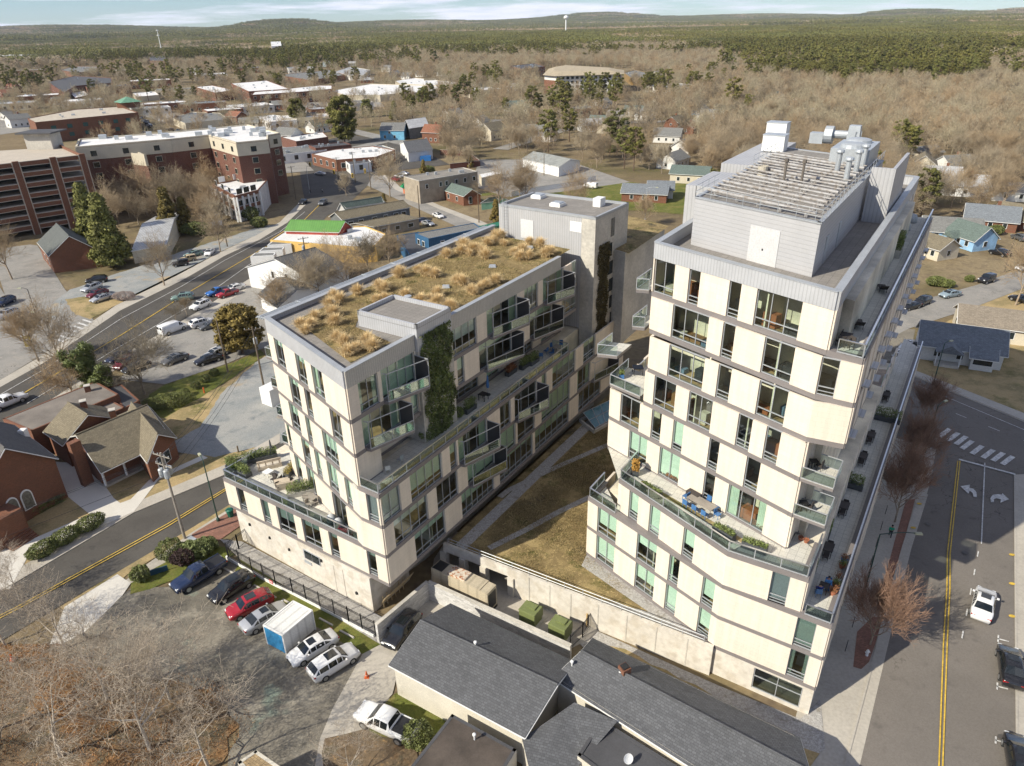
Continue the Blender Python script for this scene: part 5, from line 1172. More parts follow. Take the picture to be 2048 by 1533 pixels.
mb = MB(); mb.box((-Lg * .06, 0, 2.95), (Lg * .3, Wg * .8, .3)); mb.build('rusty_exhaust_cover', mat('rust_patch', (.62, .55, .45), .8, var=.1, col2=(.35, .12, .04), vs=1.6), t)
mb = MB(); mb.box((-Lg * .4, 0, 2.82), (Lg * .17, Wg * .85, .06)); mb.build('roof_grille', M_BLACK, t); mb = MB(); mb.box((Lg / 2 + .01, 0, 1.5), (.05, Wg * .8, 1.9)); mb.build('radiator_grille', M_BLACK, t)
mb = MB(); mb.box((Lg * .22, 0, 2.84), (Lg * .3, Wg + .04, .08)); mb.build('roof_panel', M_BEI, t)
for x, y, lb in ((1062, 1227, 'left'), (1121, 1256, 'right')):
    p = G(x, y, .9); t = thing('transformer', f'olive green pad mounted transformer in the service yard, {lb} one of two', 'transformer', (p.x, p.y, .05), rz=ang, group='green transformers')
    mg = mat('transformer_green', (.17, .20, .075), .5, var=.08)
    mb = MB(); mb.box((0, 0, .06), (2.4, 2.4, .12)); mb.build('pad', M_CONC, t); mb = MB(); mb.box((0, -.1, .82), (1.75, 1.4, 1.4)); mb.build('cabinet', mg, t); mb = MB(); mb.box((0, -.1, 1.58), (1.85, 1.5, .12), taper=.95); mb.build('lid', mg, t)
    mb = MB(); mb.box((0, .8, .75), (1.5, .4, 1.1)); mb.build('cooling_fin_box', mg, t); mb = MB(); mb.box((.1, .1, 1.72), (.9, .7, .16)); mb.build('hatch', mg, t)
ironfence('iron_fence', [(1070, 1195), (1130, 1222)], 1.8, 'short black iron fence panel against the retaining wall', z0=.6)
ironfence('iron_gate', [(1140, 1300), (1165, 1275), (1190, 1240)], 1.8, 'black iron gate at the far end of the service yard', z0=.05)
mb = MB(); p = G(1175, 1245, .1); mb.box((0, 0, .8), (.1, 1.3, 1.6)); o = mb.build('plywood_sheet', mat('plywood', (.55, .38, .16), .8, var=.15)); o.location = (p.x, p.y, .06); o.rotation_euler[2] = ang + .3; tag(o, 'yellowish plywood sheet leaning by the iron gate', 'board')
ua = ang

# ---- dark shingle buildings at the bottom
def polyroof(mb, pts): mb.add(pts, [tuple(range(len(pts)))])
def pz(x, y, z): return G(x, y, z)
def gable(name, label, r0, r1, n0, n1, zr_, ze, mroof, mwall, cat='building', base=0, th=.12, wallinset=.35, f0=None, f1=None, nin=0):
    """gabled building from photo pixels: ridge ends r0,r1 at zr_, near eave ends n0,n1 at ze; far eave mirrored unless given"""
    A_, B_ = G(*r0, zr_), G(*r1, zr_); C_, D_ = G(*n0, ze), G(*n1, ze)
    E_ = G(*f0, ze) if f0 else Vector((2 * A_.x - C_.x, 2 * A_.y - C_.y, ze)); F_ = G(*f1, ze) if f1 else Vector((2 * B_.x - D_.x, 2 * B_.y - D_.y, ze))
    c = (C_ + D_ + E_ + F_) / 4; t = thing(name, label, cat, (c.x, c.y, base), world=True)
    up = Vector((0, 0, th)); mb = MB()
    def slab(P):
        n = len(P); vs = [p + up for p in P] + list(P); fs = [tuple(range(n)), tuple(range(2 * n - 1, n - 1, -1))] + [(i, (i + 1) % n, (i + 1) % n + n, i + n)[::-1] for i in range(n)]
        if (P[1] - P[0]).cross(P[2] - P[0]).z < 0: fs = [f[::-1] for f in fs]
        mb.add(vs, fs)
    slab([C_, D_, B_, A_]); slab([F_, E_, A_, B_]); ro = mb.build('roof', mroof, t)
    rc = MB(); rc.tube(A_ + up * 1.2, B_ + up * 1.2, .1, n=6); rc.build('ridge_cap', mroof, ro)
    w = MB(); ins = lambda p: c + (p - c) * (1 - wallinset / ((p - c).length / 1.4)); q = [ins(Vector((p.x, p.y, 0))) if False else Vector((p.x, p.y, 0)) for p in (C_, D_, F_, E_)]
    cc = sum(q, Vector()) / 4; q = [p + (cc - p).normalized() * wallinset * 1.35 for p in q]; ra = A_ + (B_ - A_).normalized() * wallinset * 1.0; rb = B_ + (A_ - B_).normalized() * wallinset * 1.0
    zt_ = ze + .02 + wallinset * (zr_ - ze) / max(1, (Vector((A_.x, A_.y)) - Vector((C_.x, C_.y))).length)
    pd = Vector((A_.x - C_.x, A_.y - C_.y, 0)); sl = (zr_ - ze) / max(1, pd.length); pd.normalize(); q[0] = q[0] + pd * nin; q[1] = q[1] + pd * nin
    vs = [(p.x, p.y, base) for p in q] + [(p.x, p.y, zt_ + (nin * sl if i < 2 else 0)) for i, p in enumerate(q)] + [(ra.x, ra.y, zr_ - .05), (rb.x, rb.y, zr_ - .05)]
    fs = [(0, 1, 5, 4), (1, 2, 6, 9, 5), (2, 3, 7, 6), (3, 0, 4, 8, 7)]
    if (q[1] - q[0]).cross(q[2] - q[0]).z < 0: fs = [f[::-1] for f in fs]
    w.add(vs, fs); w.build('wall', mwall, t)
    fm = MB()
    for a, b in ((C_, D_), (E_, F_), (C_, A_), (A_, E_), (D_, B_), (B_, F_)): fm.tube(a, b, .07, n=4)
    fm.build('fascia', M_WHITE, t)
    t['_q'] = [list(map(float, p)) for p in q]; return t
def wins(t, edge, specs, m=M_DARKGLASS, frame=M_WHITE, name='window', out=.04):
    """windows on a wall edge: spec = (fraction along, sill z, width, height)"""
    q = [Vector(p) for p in t['_q']]; a, b = q[edge], q[(edge + 1) % 4]; d = (b - a).normalized(); cc = sum(q, Vector()) / 4; n = Vector((d.y, -d.x, 0))
    if n.dot(a - cc) < 0: n = -n
    rz = math.atan2(d.y, d.x)
    for fr, z, w, h in specs:
        p = a.lerp(b, fr) + n * out; f = MB(); f.box((p.x, p.y, z + h / 2), (w + .18, .08, h + .18), rz=rz); o = f.build(name, frame, t)
        g = MB(); p = p + n * .03; g.box((p.x, p.y, z + h / 2), (w, .06, h), rz=rz); g.build('pane', m, o)
sb1 = gable('shingle_building', 'long low building with a dark grey shingle gable roof beside the white block wall', (840.6, 1243), (1115, 1372), (777, 1332), (1050, 1478), 5.2, 3.6, M_SHING, mat('pale_stucco', (.60, .56, .47), .85, var=.08), f0=(901, 1209), f1=(1150, 1326))
sb2 = gable('shingle_building', 'long dark grey shingle gable roof beside the tower gravel strip', (1162, 1304), (1620, 1545), (1105, 1358), (1480, 1600), 5.4, 3.9, M_SHING, MATS['pale_stucco'], f0=(1185, 1278), f1=(1600, 1478))
wins(sb1, 3, [(.3, 1.2, .9, 1.2)])
mb = MB(); P = [pz(1044, 1478, 3.3), pz(1149, 1405, 4.1), pz(1235, 1443, 4.1), pz(1157, 1533, 3.0), pz(1060, 1545, 3.0)]
t = thing('shingle_building', 'lower shingle roof wedged between the two long gable roofs', 'building', (P[0].x, P[0].y, 0), world=True)
mb.add([(p.x, p.y, p.z) for p in P], [(0, 1, 2, 3, 4)][::1]); mb.build('roof', M_SHING, t); mb = MB(); mb.prism([(p.x, p.y) for p in P], 0, 2.9); mb.build('wall', MATS['pale_stucco'], t)
def flat(name, label, pts, z, mroof, mwall, base=0, par=.35, cat='building', px=True, parm=None, pw=.25):
    P = [G(x, y, z) for x, y in pts] if px else [Vector((*p, z)) for p in pts]; c = sum(P, Vector()) / len(P)
    t = thing(name, label, cat, (c.x, c.y, base), world=True); L_ = [(p.x, p.y) for p in P]
    a = sum(L_[i][0] * L_[(i + 1) % len(L_)][1] - L_[(i + 1) % len(L_)][0] * L_[i][1] for i in range(len(L_)))
    if a < 0: L_.reverse()
    mb = MB(); mb.prism(L_, base, z - par); mb.build('wall', mwall, t)
    mb = MB(); [mb.wall(p, q, z - par, z, pw, side=1) for p, q in zip(L_, L_[1:] + L_[:1])]; mb.build('parapet', parm or mwall, t)
    mb = MB(); mb.sheet([lerp(p, (c.x, c.y), .02) for p in L_], z - par + .03); mb.build('roof', mroof, t)
    t['_q'] = [[p[0], p[1], 0.0] for p in L_]; return t
def fwin(t, i, specs, m=M_DARKGLASS, frame=M_WHITE, name='window', out=.03, pane=True):
    q = [Vector(p) for p in t['_q']]; n_ = len(q); a, b = q[i % n_], q[(i + 1) % n_]; d = (b - a).normalized(); n = Vector((d.y, -d.x, 0)); rz = math.atan2(d.y, d.x)
    for fr, z, w, h in specs:
        p = a.lerp(b, fr) + n * out; f = MB(); f.box((p.x, p.y, z + h / 2), (w + .2, .1, h + .2), rz=rz); o = f.build(name, frame, t)
        if pane: g = MB(); p = p + n * .035; g.box((p.x, p.y, z + h / 2), (w, .08, h), rz=rz); g.build('pane', m, o)
M_FLATD = mat('dark_membrane', (.075, .075, .08), .8, var=.2, vs=.4)
flat('flat_roof_annex', 'flat dark membrane roof annex with a pale patch, bottom centre right', [(1202, 1438), (1155, 1510), (1300, 1620), (1400, 1560)], 3.6, M_FLATD, MATS['pale_stucco'], par=.12, parm=M_FLATD)
flat('flat_roof_annex', 'weathered brown black flat roof at the bottom, next to the leafy pickup', [(904, 1428), (1033, 1499), (960, 1620), (800, 1560)], 3.4, mat('brown_membrane', (.085, .068, .055), .85, var=.4, vs=.5), MATS['pale_stucco'], par=.05, parm=M_FLATD)
flat('flat_roof_annex', 'small tan roofed shed at the bottom edge by the bare trees', [(475, 1525), (512, 1500), (570, 1540), (540, 1600)], 3.0, mat('tan_shingle', (.36, .26, .14), .9, pat='shingle'), MATS['pale_stucco'], par=.05)
def rooffit(name, x, y, z, label, kind):
    p = G(x, y, z); t = thing(name, label, name.replace('_', ' '), (p.x, p.y, z - .1)); f = MB()
    if kind == 'vent': f.lathe((0, 0, 0), [(.06, 0), (.06, .5)], 8); f.build('pipe', M_WHITE, t); f = MB(); f.lathe((0, 0, .5), [(.14, 0), (.14, .14), (.04, .2)], 10); f.build('cap', M_WHITE, t)
    if kind == 'chim': f.box((0, 0, .5), (.75, .75, 1.2), rz=.5); f.build('stack', M_BRICK, t); f = MB(); f.box((0, 0, 1.15), (.55, .55, .12), rz=.5); f.build('cap', M_BLACK, t)
    if kind == 'dish':
        f.tube((0, 0, 0), (0, 0, .5), .03); f.build('mast', M_GALV, t); f = MB(); f.lathe((0, 0, 0), [(.02, -.1), (.25, -.06), (.38, .02), (.36, .02), (.22, -.03), (.01, -.06)], 14); o = f.build('dish', M_WHITE, t); o.location = (0, 0, .6); o.rotation_euler = (R(55), 0, R(20))
rooffit('roof_vent', 951, 1293, 5.2, 'round grey vent cap near the ridge of the left shingle roof', 'vent'); rooffit('chimney', 1248, 1352, 4.9, 'short brick chimney on the right shingle roof ridge', 'chim')
rooffit('roof_vent', 1240, 1352, 5.0, 'small white pipe vent left of the brick chimney', 'vent'); rooffit('roof_vent', 949, 1478, 3.5, 'white pipe vent on the weathered flat roof', 'vent'); rooffit('satellite_dish', 1256, 1527, 3.6, 'white satellite dish on the flat membrane roof', 'dish')
rooffit('roof_vent', 1144, 1332, 4.8, 'small square vent at the left end of the right shingle roof', 'vent')
# antenna on left shingle roof
# ---- utility poles, lamps
def pole(x, y, h, label, lean=0, arms=1, trans=0, m=M_WOODP, armdir=0.6, name='utility_pole'):
    b = G(x, y, 0); t = thing(name, label, 'utility pole', (b.x, b.y, 0)); f = MB(); f.tube((0, 0, 0), (lean, 0, h), .17, .11, n=10); f.build('shaft', m, t)
    for i in range(arms):
        f = MB(); z = h - .4 - i * 1.2; dx, dy = math.cos(armdir) * 1.25, math.sin(armdir) * 1.25; f.tube((lean - dx, -dy, z), (lean + dx, dy, z), .07, n=4); f.build('crossarm', m, t)
        f = MB()
        for k in (-.9, -.4, .4, .9): f.lathe((lean + dx * k, dy * k, z + .07), [(.05, 0), (.07, .1), (.04, .2)], 6)
        f.build('insulators', M_GALV, t)
    for i in range(trans):
        a = armdir + PI / 2 + i * 2.1; f = MB(); f.lathe((lean + .45 * math.cos(a), .45 * math.sin(a), h - 3.0), [(.27, 0), (.3, .05), (.3, .95), (.2, 1.05)], 12); f.build('transformer_can', mat('can_grey', (.42, .45, .47), .4), t)
    return t
pole(370, 1078, 11.6, 'tall weathered utility pole with crossarm and grey transformer cans by the church street', arms=2, trans=3, m=mat('grey_pole', (.30, .27, .23), .9, var=.2, vs=3), armdir=-.45)
pole(531, 790, 11.6, 'greenish brown utility pole standing in the gravel yard', trans=1, armdir=.2)
pole(456, 745, 9.5, 'thin dark utility pole at the edge of the green lawn strip', arms=0)
pole(455, 494, 9.0, 'utility pole beside the main street near the wood', arms=1); pole(618, 555, 9.5, 'utility pole with grey transformer cans behind the white gabled building', trans=2, arms=2)
pole(840, 440, 10, 'dark utility pole at the corner of the branch street', arms=0); pole(958, 446, 9, 'thin wooden utility pole by the small brick house', arms=0)
for x, y, h, lb in ((592, 400, 11, 'pale utility pole at the intersection corner'), (679, 372, 10, 'pale utility pole beside the bare street tree'), (711, 366, 11, 'slender utility pole in front of the glass corner shop'), (742, 378, 9, 'short pale utility pole on the branch street pavement'), (1088, 352, 8, 'utility pole by the white fence'), (2008, 545, 8, 'dark utility pole in the front yards on the right')): pole(x, y, h, lb, arms=1 if h > 9 else 0)
def streetlamp(x, y, h, label, arm=2.2, ang_=0.0, m=None, box=True):
    b = G(x, y, 0); m = m or mat('lamp_green', (.03, .075, .06), .5); t = thing('street_lamp', label, 'street lamp', (b.x, b.y, .05)); f = MB(); f.lathe((0, 0, 0), [(.2, 0), (.2, .35), (.1, .5)], 10); f.build('base', m, t)
    f = MB(); f.tube((0, 0, .3), (0, 0, h), .09, .06, n=8); f.build('pole', m, t); dx, dy = math.cos(ang_), math.sin(ang_); f = MB()
    pts = [(dx * arm * k, dy * arm * k, h + .35 * math.sin(k * 2.0)) for k in (0, .25, .5, .75, 1)]; f.path(pts, .045); f.build('arm', m, t)
    f = MB(); e = pts[-1]; f.box((e[0] + dx * .25, e[1] + dy * .25, e[2] - .02), (.75, .32, .16), rz=ang_, taper=.8); f.build('lamp_head', mat('lamp_lens', (.42, .42, .28), .4), t); return t
streetlamp(437, 1043, 8.4, 'green street lamp on the church street pavement by the brick paving', arm=.9, ang_=2.2)
streetlamp(1727, 1190, 7.6, 'green street lamp arching over the russet street tree', arm=3.2, ang_=-.1)
streetlamp(1849, 905, 7.0, 'green street lamp farther along the tower pavement', arm=1.2, ang_=.5)
streetlamp(1866, 770, 7.0, 'dark green street lamp in front of the white cottage', arm=.9, ang_=.3)
streetlamp(80, 652, 7.5, 'dark street lamp beside the side road', arm=1.2, ang_=PI, m=M_BLACK)
for x, y, lb in ((76, 720, 'dark lamp post with yellow banner by the car park entrance'), (620, 388, 'curved pale mast arm lamp at the intersection'), (1290, 440, 'lamp post on the lawn behind the stair tower')): streetlamp(x, y, 9, lb, arm=2.5, ang_=-.3, m=M_GALV if x > 100 else M_WOODP)
p = G(76, 720, 0); mb = MB(); mb.box((0, 0, 0), (1.1, .04, 2.0)); o = mb.build('banner', mat('banner_yellow', (.75, .58, .12), .7)); o.location = (p.x - .7, p.y, 3.6); o.rotation_euler[2] = .4; tag(o, 'yellow street banner hanging from the dark lamp post', 'banner')
f = MB(); f.box((0, -.03, .3), (.5, .01, .3)); f.box((0, -.03, -.3), (.3, .01, .5)); f.build('emblem', M_WHITE, o)
# overhead cables
M_WIRE = mat('cable', (.03, .03, .03), .6)
def cable(name, a, b, sag, label, r=.02):
    P = [Vector(a).lerp(Vector(b), t) - Vector((0, 0, sag * 4 * t * (1 - t))) for t in np.linspace(0, 1, 17)]; f = MB(); f.path(P, r, 4); o = f.build('overhead_cable', M_WIRE, uv=False); tag(o, label, 'cable', 'overhead cables'); return o
a = G(370, 1078, 0); b = G(531, 790, 0)
for k, dz_, w_ in ((0, 11.2, 'upper left'), (.5, 11.2, 'upper right'), (0, 9.0, 'middle'), (.3, 8.6, 'lowest')): cable('c', (a.x + k, a.y, dz_), (b.x + k, b.y, dz_), 1.0, w_ + ' black cable strung between the two poles over the gravel yard')
for k, dz_, w_ in ((0, 11.2, 'upper left'), (.5, 11.2, 'upper right'), (0, 9.0, 'lower')): cable('c', (a.x + k, a.y, dz_), (a.x - 70, a.y - 55, dz_), 1.4, w_ + ' black cable running left along the church street from the tall pole')
# trash bin, small things
p = G(462, 1034, 0); t = thing('litter_bin', 'dark green ribbed litter bin on the brick paving', 'litter bin', (p.x, p.y, .07)); f = MB(); f.lathe((0, 0, 0), [(.3, 0), (.42, .9)], 14); f.build('basket', mat('bin_green', (.01, .14, .09), .5), t); f = MB(); f.lathe((0, 0, .9), [(.46, 0), (.46, .08), (.3, .2)], 14); f.build('rim', MATS['bin_green'], t)
p = G(388, 1092, 0); mb = MB(); mb.box((0, 0, .5), (1.0, .5, 1.0)); o = mb.build('utility_cabinet', M_GALV); o.location = (p.x, p.y, .06); o.rotation_euler[2] = -.55; tag(o, 'grey utility cabinet near the tall pole and prickly bushes', 'cabinet')
p = G(318, 1148, 0); t = thing('planter_bench', 'small dark blue board lying by the round bushes', 'board', (p.x, p.y, .06), rz=.5); mb = MB(); mb.box((0, 0, .35), (1.9, .1, .7)); mb.build('board', mat('dark_blue_board', (.02, .07, .12), .5), t)
# fire hydrant / orange posts
for x, y, lb in ((409, 787, 'orange marker post at the edge of the lawn strip'), (477, 905, 'brown wooden bollard by the gravel yard entrance')):
    p = G(x, y, 0); mb = MB(); mb.lathe((0, 0, 0), [(.11, 0), (.11, .9), (.05, 1.0)], 8); o = mb.build('bollard', MATS['cone_orange'] if x < 420 else M_WOODP); o.location = (p.x, p.y, .05); tag(o, lb, 'bollard')
p = G(1687, 1214, 0)
for x, y, lb in ((1733, 1312, 'silver fire hydrant in the brick tree strip'),):
    p = G(x, y, 0); t = thing('fire_hydrant', lb, 'fire hydrant', (p.x, p.y, .07)); f = MB(); f.lathe((0, 0, 0), [(.15, 0), (.12, .05), (.12, .5), (.15, .52), (.1, .65), (.03, .72)], 10); f.build('barrel', M_WHITE, t); f = MB(); f.tube((-.22, 0, .4), (.22, 0, .4), .06); f.build('nozzles', M_WHITE, t)
# white AC unit box on the gravel yard side
p = G(558, 800, 0); mb = MB(); mb.box((0, 0, 1.4), (2.4, 4.5, 2.8)); o = mb.build('storage_container', M_WHITE); o.location = (p.x, p.y, .05); o.rotation_euler[2] = -.6; tag(o, 'white box container half hidden behind the left balconies of the low block', 'container')
# ================================================================ MID-GROUND AND DISTANT BUILDINGS
M_GSHING = mat('pale_grey_shingle', (.20, .20, .19), .9, var=.15, pat='shingle'); M_GREENSH = mat('green_grey_shingle', (.13, .17, .15), .9, var=.15, pat='shingle')
M_GREENROOF = mat('green_metal_roof', (.10, .26, .05), .5, var=.1, pat='ribs', ps=.5); M_TIN = mat('tin_roof', (.50, .50, .49), .45, var=.2, metal=.2, pat='ribs', ps=.5)
M_YWALL = mat('yellow_wall', (.66, .43, .13), .8); M_TANW = mat('tan_siding', (.36, .31, .24), .8, pat='siding', ps=1.2); M_BLUEW = mat('blue_siding', (.03, .11, .22), .7, pat='ribs', ps=.6)
M_WSIDE = mat('white_siding', (.72, .71, .67), .7, var=.05, pat='siding', ps=1.2); M_CREAMW = mat('cream_render', (.58, .52, .40), .8, var=.06); M_GREYW = mat('grey_siding', (.16, .17, .17), .8, pat='siding', ps=1.2)
M_LBLUE = mat('light_blue_siding', (.30, .50, .72), .7, pat='siding', ps=1.2); M_SLATE = mat('slate_roof', (.19, .21, .23), .9, pat='shingle', var=.15); M_REDRF = mat('rust_roof', (.28, .12, .07), .9, pat='shingle')
def gab(name, label, r0, n0, n1, ze, mr, mw, cat='building', base=0, zr_=None, ins=.35, nin=0):
    C_, D_ = G(*n0, ze), G(*n1, ze); d = (D_ - C_).normalized()
    if zr_ is None:
        lo, hi = ze + .2, ze + 14
        for _ in range(40):
            m = (lo + hi) / 2; v = (G(*r0, m) - C_).dot(d)
            v2 = (G(*r0, lo) - C_).dot(d)
            if (v > 0) == (v2 > 0): lo = m
            else: hi = m
        zr_ = min(lo, ze + 5.5)
    A_ = G(*r0, zr_); B_ = A_ + (D_ - C_); r1 = proj(B_)
    return gable(name, label, r0, r1, n0, n1, zr_, ze, mr, mw, cat, base, wallinset=ins, nin=nin)
# brick church, left edge
t = gab('church', 'red brick church with grey shingle gable and paired arched windows at the left edge', (10, 898), (117, 919), (30, 852), 5.6, mat('church_shingle', (.125, .12, .115), .9, pat='shingle', var=.2), M_BRICK, 'church', zr_=10.0)
q = [Vector(p) for p in t['_q']]
def arched(t, p, d, z, w, h, parent=None, m=None, depth=.1):
    n = Vector((d.y, -d.x, 0))
    if n.y > 0: n = -n
    def ring(w_, h_, dep):
        P = [(-w_ / 2, 0), (w_ / 2, 0), (w_ / 2, h_ * .62)] + [(w_ / 2 * math.cos(a), h_ * .62 + w_ * .62 * math.sin(a)) for a in np.linspace(0, PI, 9)[1:-1]] + [(-w_ / 2, h_ * .62)]
        f = [p + d * x + n * dep + Vector((0, 0, z + y)) for x, y in P]; b_ = [v - n * .12 for v in f]; k = len(f); mb = MB(); mb.add(f + b_, [tuple(range(k)), tuple(range(2 * k - 1, k - 1, -1))] + [(i, i + k, (i + 1) % k + k, (i + 1) % k) for i in range(k)]); return mb
    o = ring(w + .28, h + .2, depth).build('arched_window', M_WHITE, t); z += .12; ring(w, h, depth + .03).build('pane', m or mat('leaded_glass', (.16, .15, .12), .3, var=.5, vs=4), o); return o
a, b = q[3], q[0]; d = (b - a).normalized(); 
ac = G(117, 919, 5.6); fr0 = q[0]; L0 = (q[3] - q[0]); dd_ = L0.normalized()
for s in (4.4, 6.1): arched(t, q[0] + dd_ * s * 1.0, dd_, 1.4, 1.1, 2.6)
f = MB(); p = q[0] + dd_ * 5.6; n = Vector((dd_.y, -dd_.x, 0)); n = -n if n.y > 0 else n
f.lathe((0, 0, 0), [(.42, -.04), (.42, .04)], 16); o = f.build('round_vent', M_WHITE, t); o.location = p + n * .05 + Vector((0, 0, 6.6)) - Vector(t.location); o.rotation_euler = (R(90), 0, math.atan2(dd_.y, dd_.x))
p = G(57, 893, 4.5); f = MB(); f.box((p.x, p.y, 5.0), (.8, .8, 4.0)); f.build('white_chimney', M_WHITE, t)
mb = MB(); a = q[0] + dd_ * 6.5 + n * .1; mb.prism([a[:2], (a + dd_ * 4)[:2], (a + dd_ * 4 + n * 2.4)[:2], (a + n * 2.4)[:2]], 0, 3.6); mb.build('entrance_porch', M_BRICK, t)
for i in range(4): mb = MB(); s = a + n * (2.4 + i * .35); mb.prism([s[:2], (s + dd_ * 3)[:2], (s + dd_ * 3 + n * .35)[:2], (s + n * .35)[:2]], 0, .72 - i * .18); mb.build('step', M_BRICK, t)
# brick annex with porch
t = gab('brick_house', 'red brick house with brown shingle gables and a white columned porch', (152, 872), (202, 948), (345, 880), 3.1, M_BSHING, M_BRICK, 'house', zr_=6.0, nin=1.9)
wins(t, 3, [(.4, 1.0, .9, 1.3)])
q = [Vector(p) for p in t['_q']]; p = G(152, 900, 5.2); mb = MB(); mb.box((p.x, p.y, 3.2), (1.3, .9, 6.4), rz=.98); mb.build('chimney', M_BRICK, t)
a, b = G(212, 978, 0), G(300, 934, 0); d = (b - a).normalized(); n = Vector((d.y, -d.x, 0))
mb = MB(); mb.prism([a[:2], b[:2], (b - n * 2.2)[:2], (a - n * 2.2)[:2]], 0, .35); mb.build('porch_floor', M_SIDE, t)
for k in (0, .5, 1): c = (a + d * .2).lerp(b - d * .2, k) - n * .15; mb = MB(); mb.box((c.x, c.y, 1.7), (.22, .22, 2.7)); mb.build('porch_column', M_WHITE, t)
mb = MB(); c0, c1 = a - n * .15, b - n * .15; mb.wall(c0[:2], c1[:2], 2.75, 3.05, .2); mb.build('porch_beam', M_WHITE, t)
t2 = gab('brick_house_wing', 'projecting brick gable wing with a white double window beside the porch', (316, 870), (354, 877), (300, 815), 3.2, M_BSHING, M_BRICK, 'house', zr_=5.6)
wins(t2, 3, [(.38, 1.0, 1.1, 1.5), (.62, 1.0, 1.1, 1.5)])
t3 = gab('brick_house_wing', 'rear brown shingle gable wing between the church and the porch house', (136, 806), (86, 865), (125, 893), 3.6, M_BSHING, M_BRICK, 'house', zr_=6.2)
for x, y, z, lb in ((226, 830, 5.5, 'short brick chimney on the porch house ridge'), (168, 812, 5.8, 'short brick chimney on the rear wing ridge'), (176, 781, 4.4, 'small brick chimney on the long flat grey roof')):
    p = G(x, y, z); t = thing('chimney', lb, 'chimney', (p.x, p.y, z - .5)); f = MB(); f.box((0, 0, .6), (.75, .75, 1.3), rz=.5); f.build('stack', M_BRICK, t); f = MB(); f.box((0, 0, 1.3), (.85, .85, .1), rz=.5); f.build('cap', M_CONC, t)
flat('brick_hall', 'long low brick hall with a flat brown grey roof behind the church', [(5, 838), (191, 763), (238, 789), (62, 862)], 4.3, mat('brown_grey_roof', (.20, .175, .15), .9, var=.25, vs=.4), M_BRICK, par=.08)
flat('brick_lean_to', 'dark roofed brick lean-to behind the porch house', [(215, 776), (242, 768), (279, 801), (247, 818)], 3.2, M_FLATD, M_BRICK, par=.08)
flat('brick_lean_to', 'small grey roofed link with white posts behind the porch house', [(184, 818), (221, 800), (250, 815), (206, 834)], 3.6, mat('brown_grey_roof', (.2, .175, .15)), M_BRICK, par=.08)
# small brick church by the parking garage
M_GCH = mat('greenish_shingle', (.115, .125, .12), .9, pat='shingle', var=.2)
t = gab('brick_chapel', 'small red brick chapel with grey shingle gable near the parking garage', (138, 473), (97, 514), (74, 486), 4.2, M_GCH, M_BRICK, 'church', zr_=8.4)
wins(t, 1 if False else 0, [(.3, 1.2, .9, 1.4), (.6, 1.2, .9, 1.4)])
t2 = gab('chapel_porch', 'gabled brick entrance porch of the small chapel with a white pointed door surround', (146, 492), (114, 519), (108, 505), 3.0, M_GCH, M_BRICK, 'church', zr_=5.2)
q = [Vector(p) for p in t2['_q']]; d = (q[3] - q[0]).normalized(); arched(t2, q[0].lerp(q[3], .52), d, .2, 1.3, 2.6, m=M_DARKGLASS)
flat('chapel_lean_to', 'low dark roofed brick side wing of the chapel', [(108, 524), (142, 515), (146, 503), (115, 510)], 2.7, M_GCH, M_BRICK, par=.05)
flat('chapel_lean_to', 'low brick wing right of the chapel porch', [(174, 512), (198, 511), (194, 500), (172, 503)], 2.8, M_GCH, M_BRICK, par=.05)
gab('tin_roof_house', 'house with a patchy tin roof behind the big pines', (284, 449), (262, 504), (333, 490), 3.2, M_TIN, M_CREAMW, 'house', zr_=5.5)
# white gabled buildings by the main street
t = gab('white_gabled_building', 'white building with a large dark gable roof by the main street', (548, 518), (619, 559), (700, 535), 4.6, mat('charcoal_roof', (.10, .098, .095), .9, var=.25, vs=.3), M_WHITE, zr_=7.8)
wins(t, 3, [(.42, 3.3, .7, 1.4), (.64, 3.3, .7, 1.4)])
gab('dark_roof_annex', 'low annex with dark grey pitched roof in front of the white gabled building', (553.6, 556), (515, 590), (555, 618), 3.0, mat('charcoal_roof', (.1, .1, .1)), M_WHITE, zr_=4.7)
for i, (x, y) in enumerate(((500, 514), (517, 503), (534, 491))):
    p = G(x + 12, y, 4); flat('sawtooth_canopy', ['nearest', 'middle', 'farthest'][i] + ' flat grey canopy roof beside the white gabled building', [(x, y), (x + 48, y - 3), (x + 52, y - 9), (x + 10, y - 8)], 4.0 - i * .1, M_GSHING, M_WHITE, par=.1)
# restaurant
fl = flat('restaurant', 'yellow walled restaurant with a broad white flat roof', [(540, 480), (568, 462), (680, 455), (730, 452), (772, 468), (752, 490), (708, 494)], 4.2, M_WROOF, M_YWALL, par=.25)
gab('green_roof_hall', 'long bright green pitched roof on top of the yellow restaurant', (581, 441), (568, 463), (678, 466), 4.7, M_GREENROOF, mat('red_gable', (.35, .06, .04), .8), zr_=6.9)
t = gab('tan_flats', 'long tan roofed two storey flats behind the green roof, upper row', (669, 426), (684, 441), (822, 415.5), 4.6, M_BSHING, M_GREYW, zr_=6.2)
wins(t, 0, [(.1, 2.6, 1.4, 1.2), (.25, 2.6, 1.4, 1.2), (.45, 2.6, 1.4, 1.2), (.62, 2.6, 1.2, 1.2), (.78, 2.6, 1.4, 1.2), (.9, 2.6, 1.4, 1.2)], frame=M_WHITE)
t = gab('tan_flats', 'lower row of tan roofed flats with a green door', (711, 447), (748, 455), (841, 437), 2.9, M_BSHING, M_TANW, zr_=3.9)
wins(t, 0, [(.2, 1.0, 1.3, 1.0), (.5, 1.0, 1.3, 1.0), (.8, 1.0, 1.6, 1.0)])
gab('grey_roof_house', 'white house with grey roof and roof vents behind the tan flats', (680, 407), (690, 421), (772, 408), 3.6, M_GREENSH, M_WSIDE, 'house', zr_=5.6)
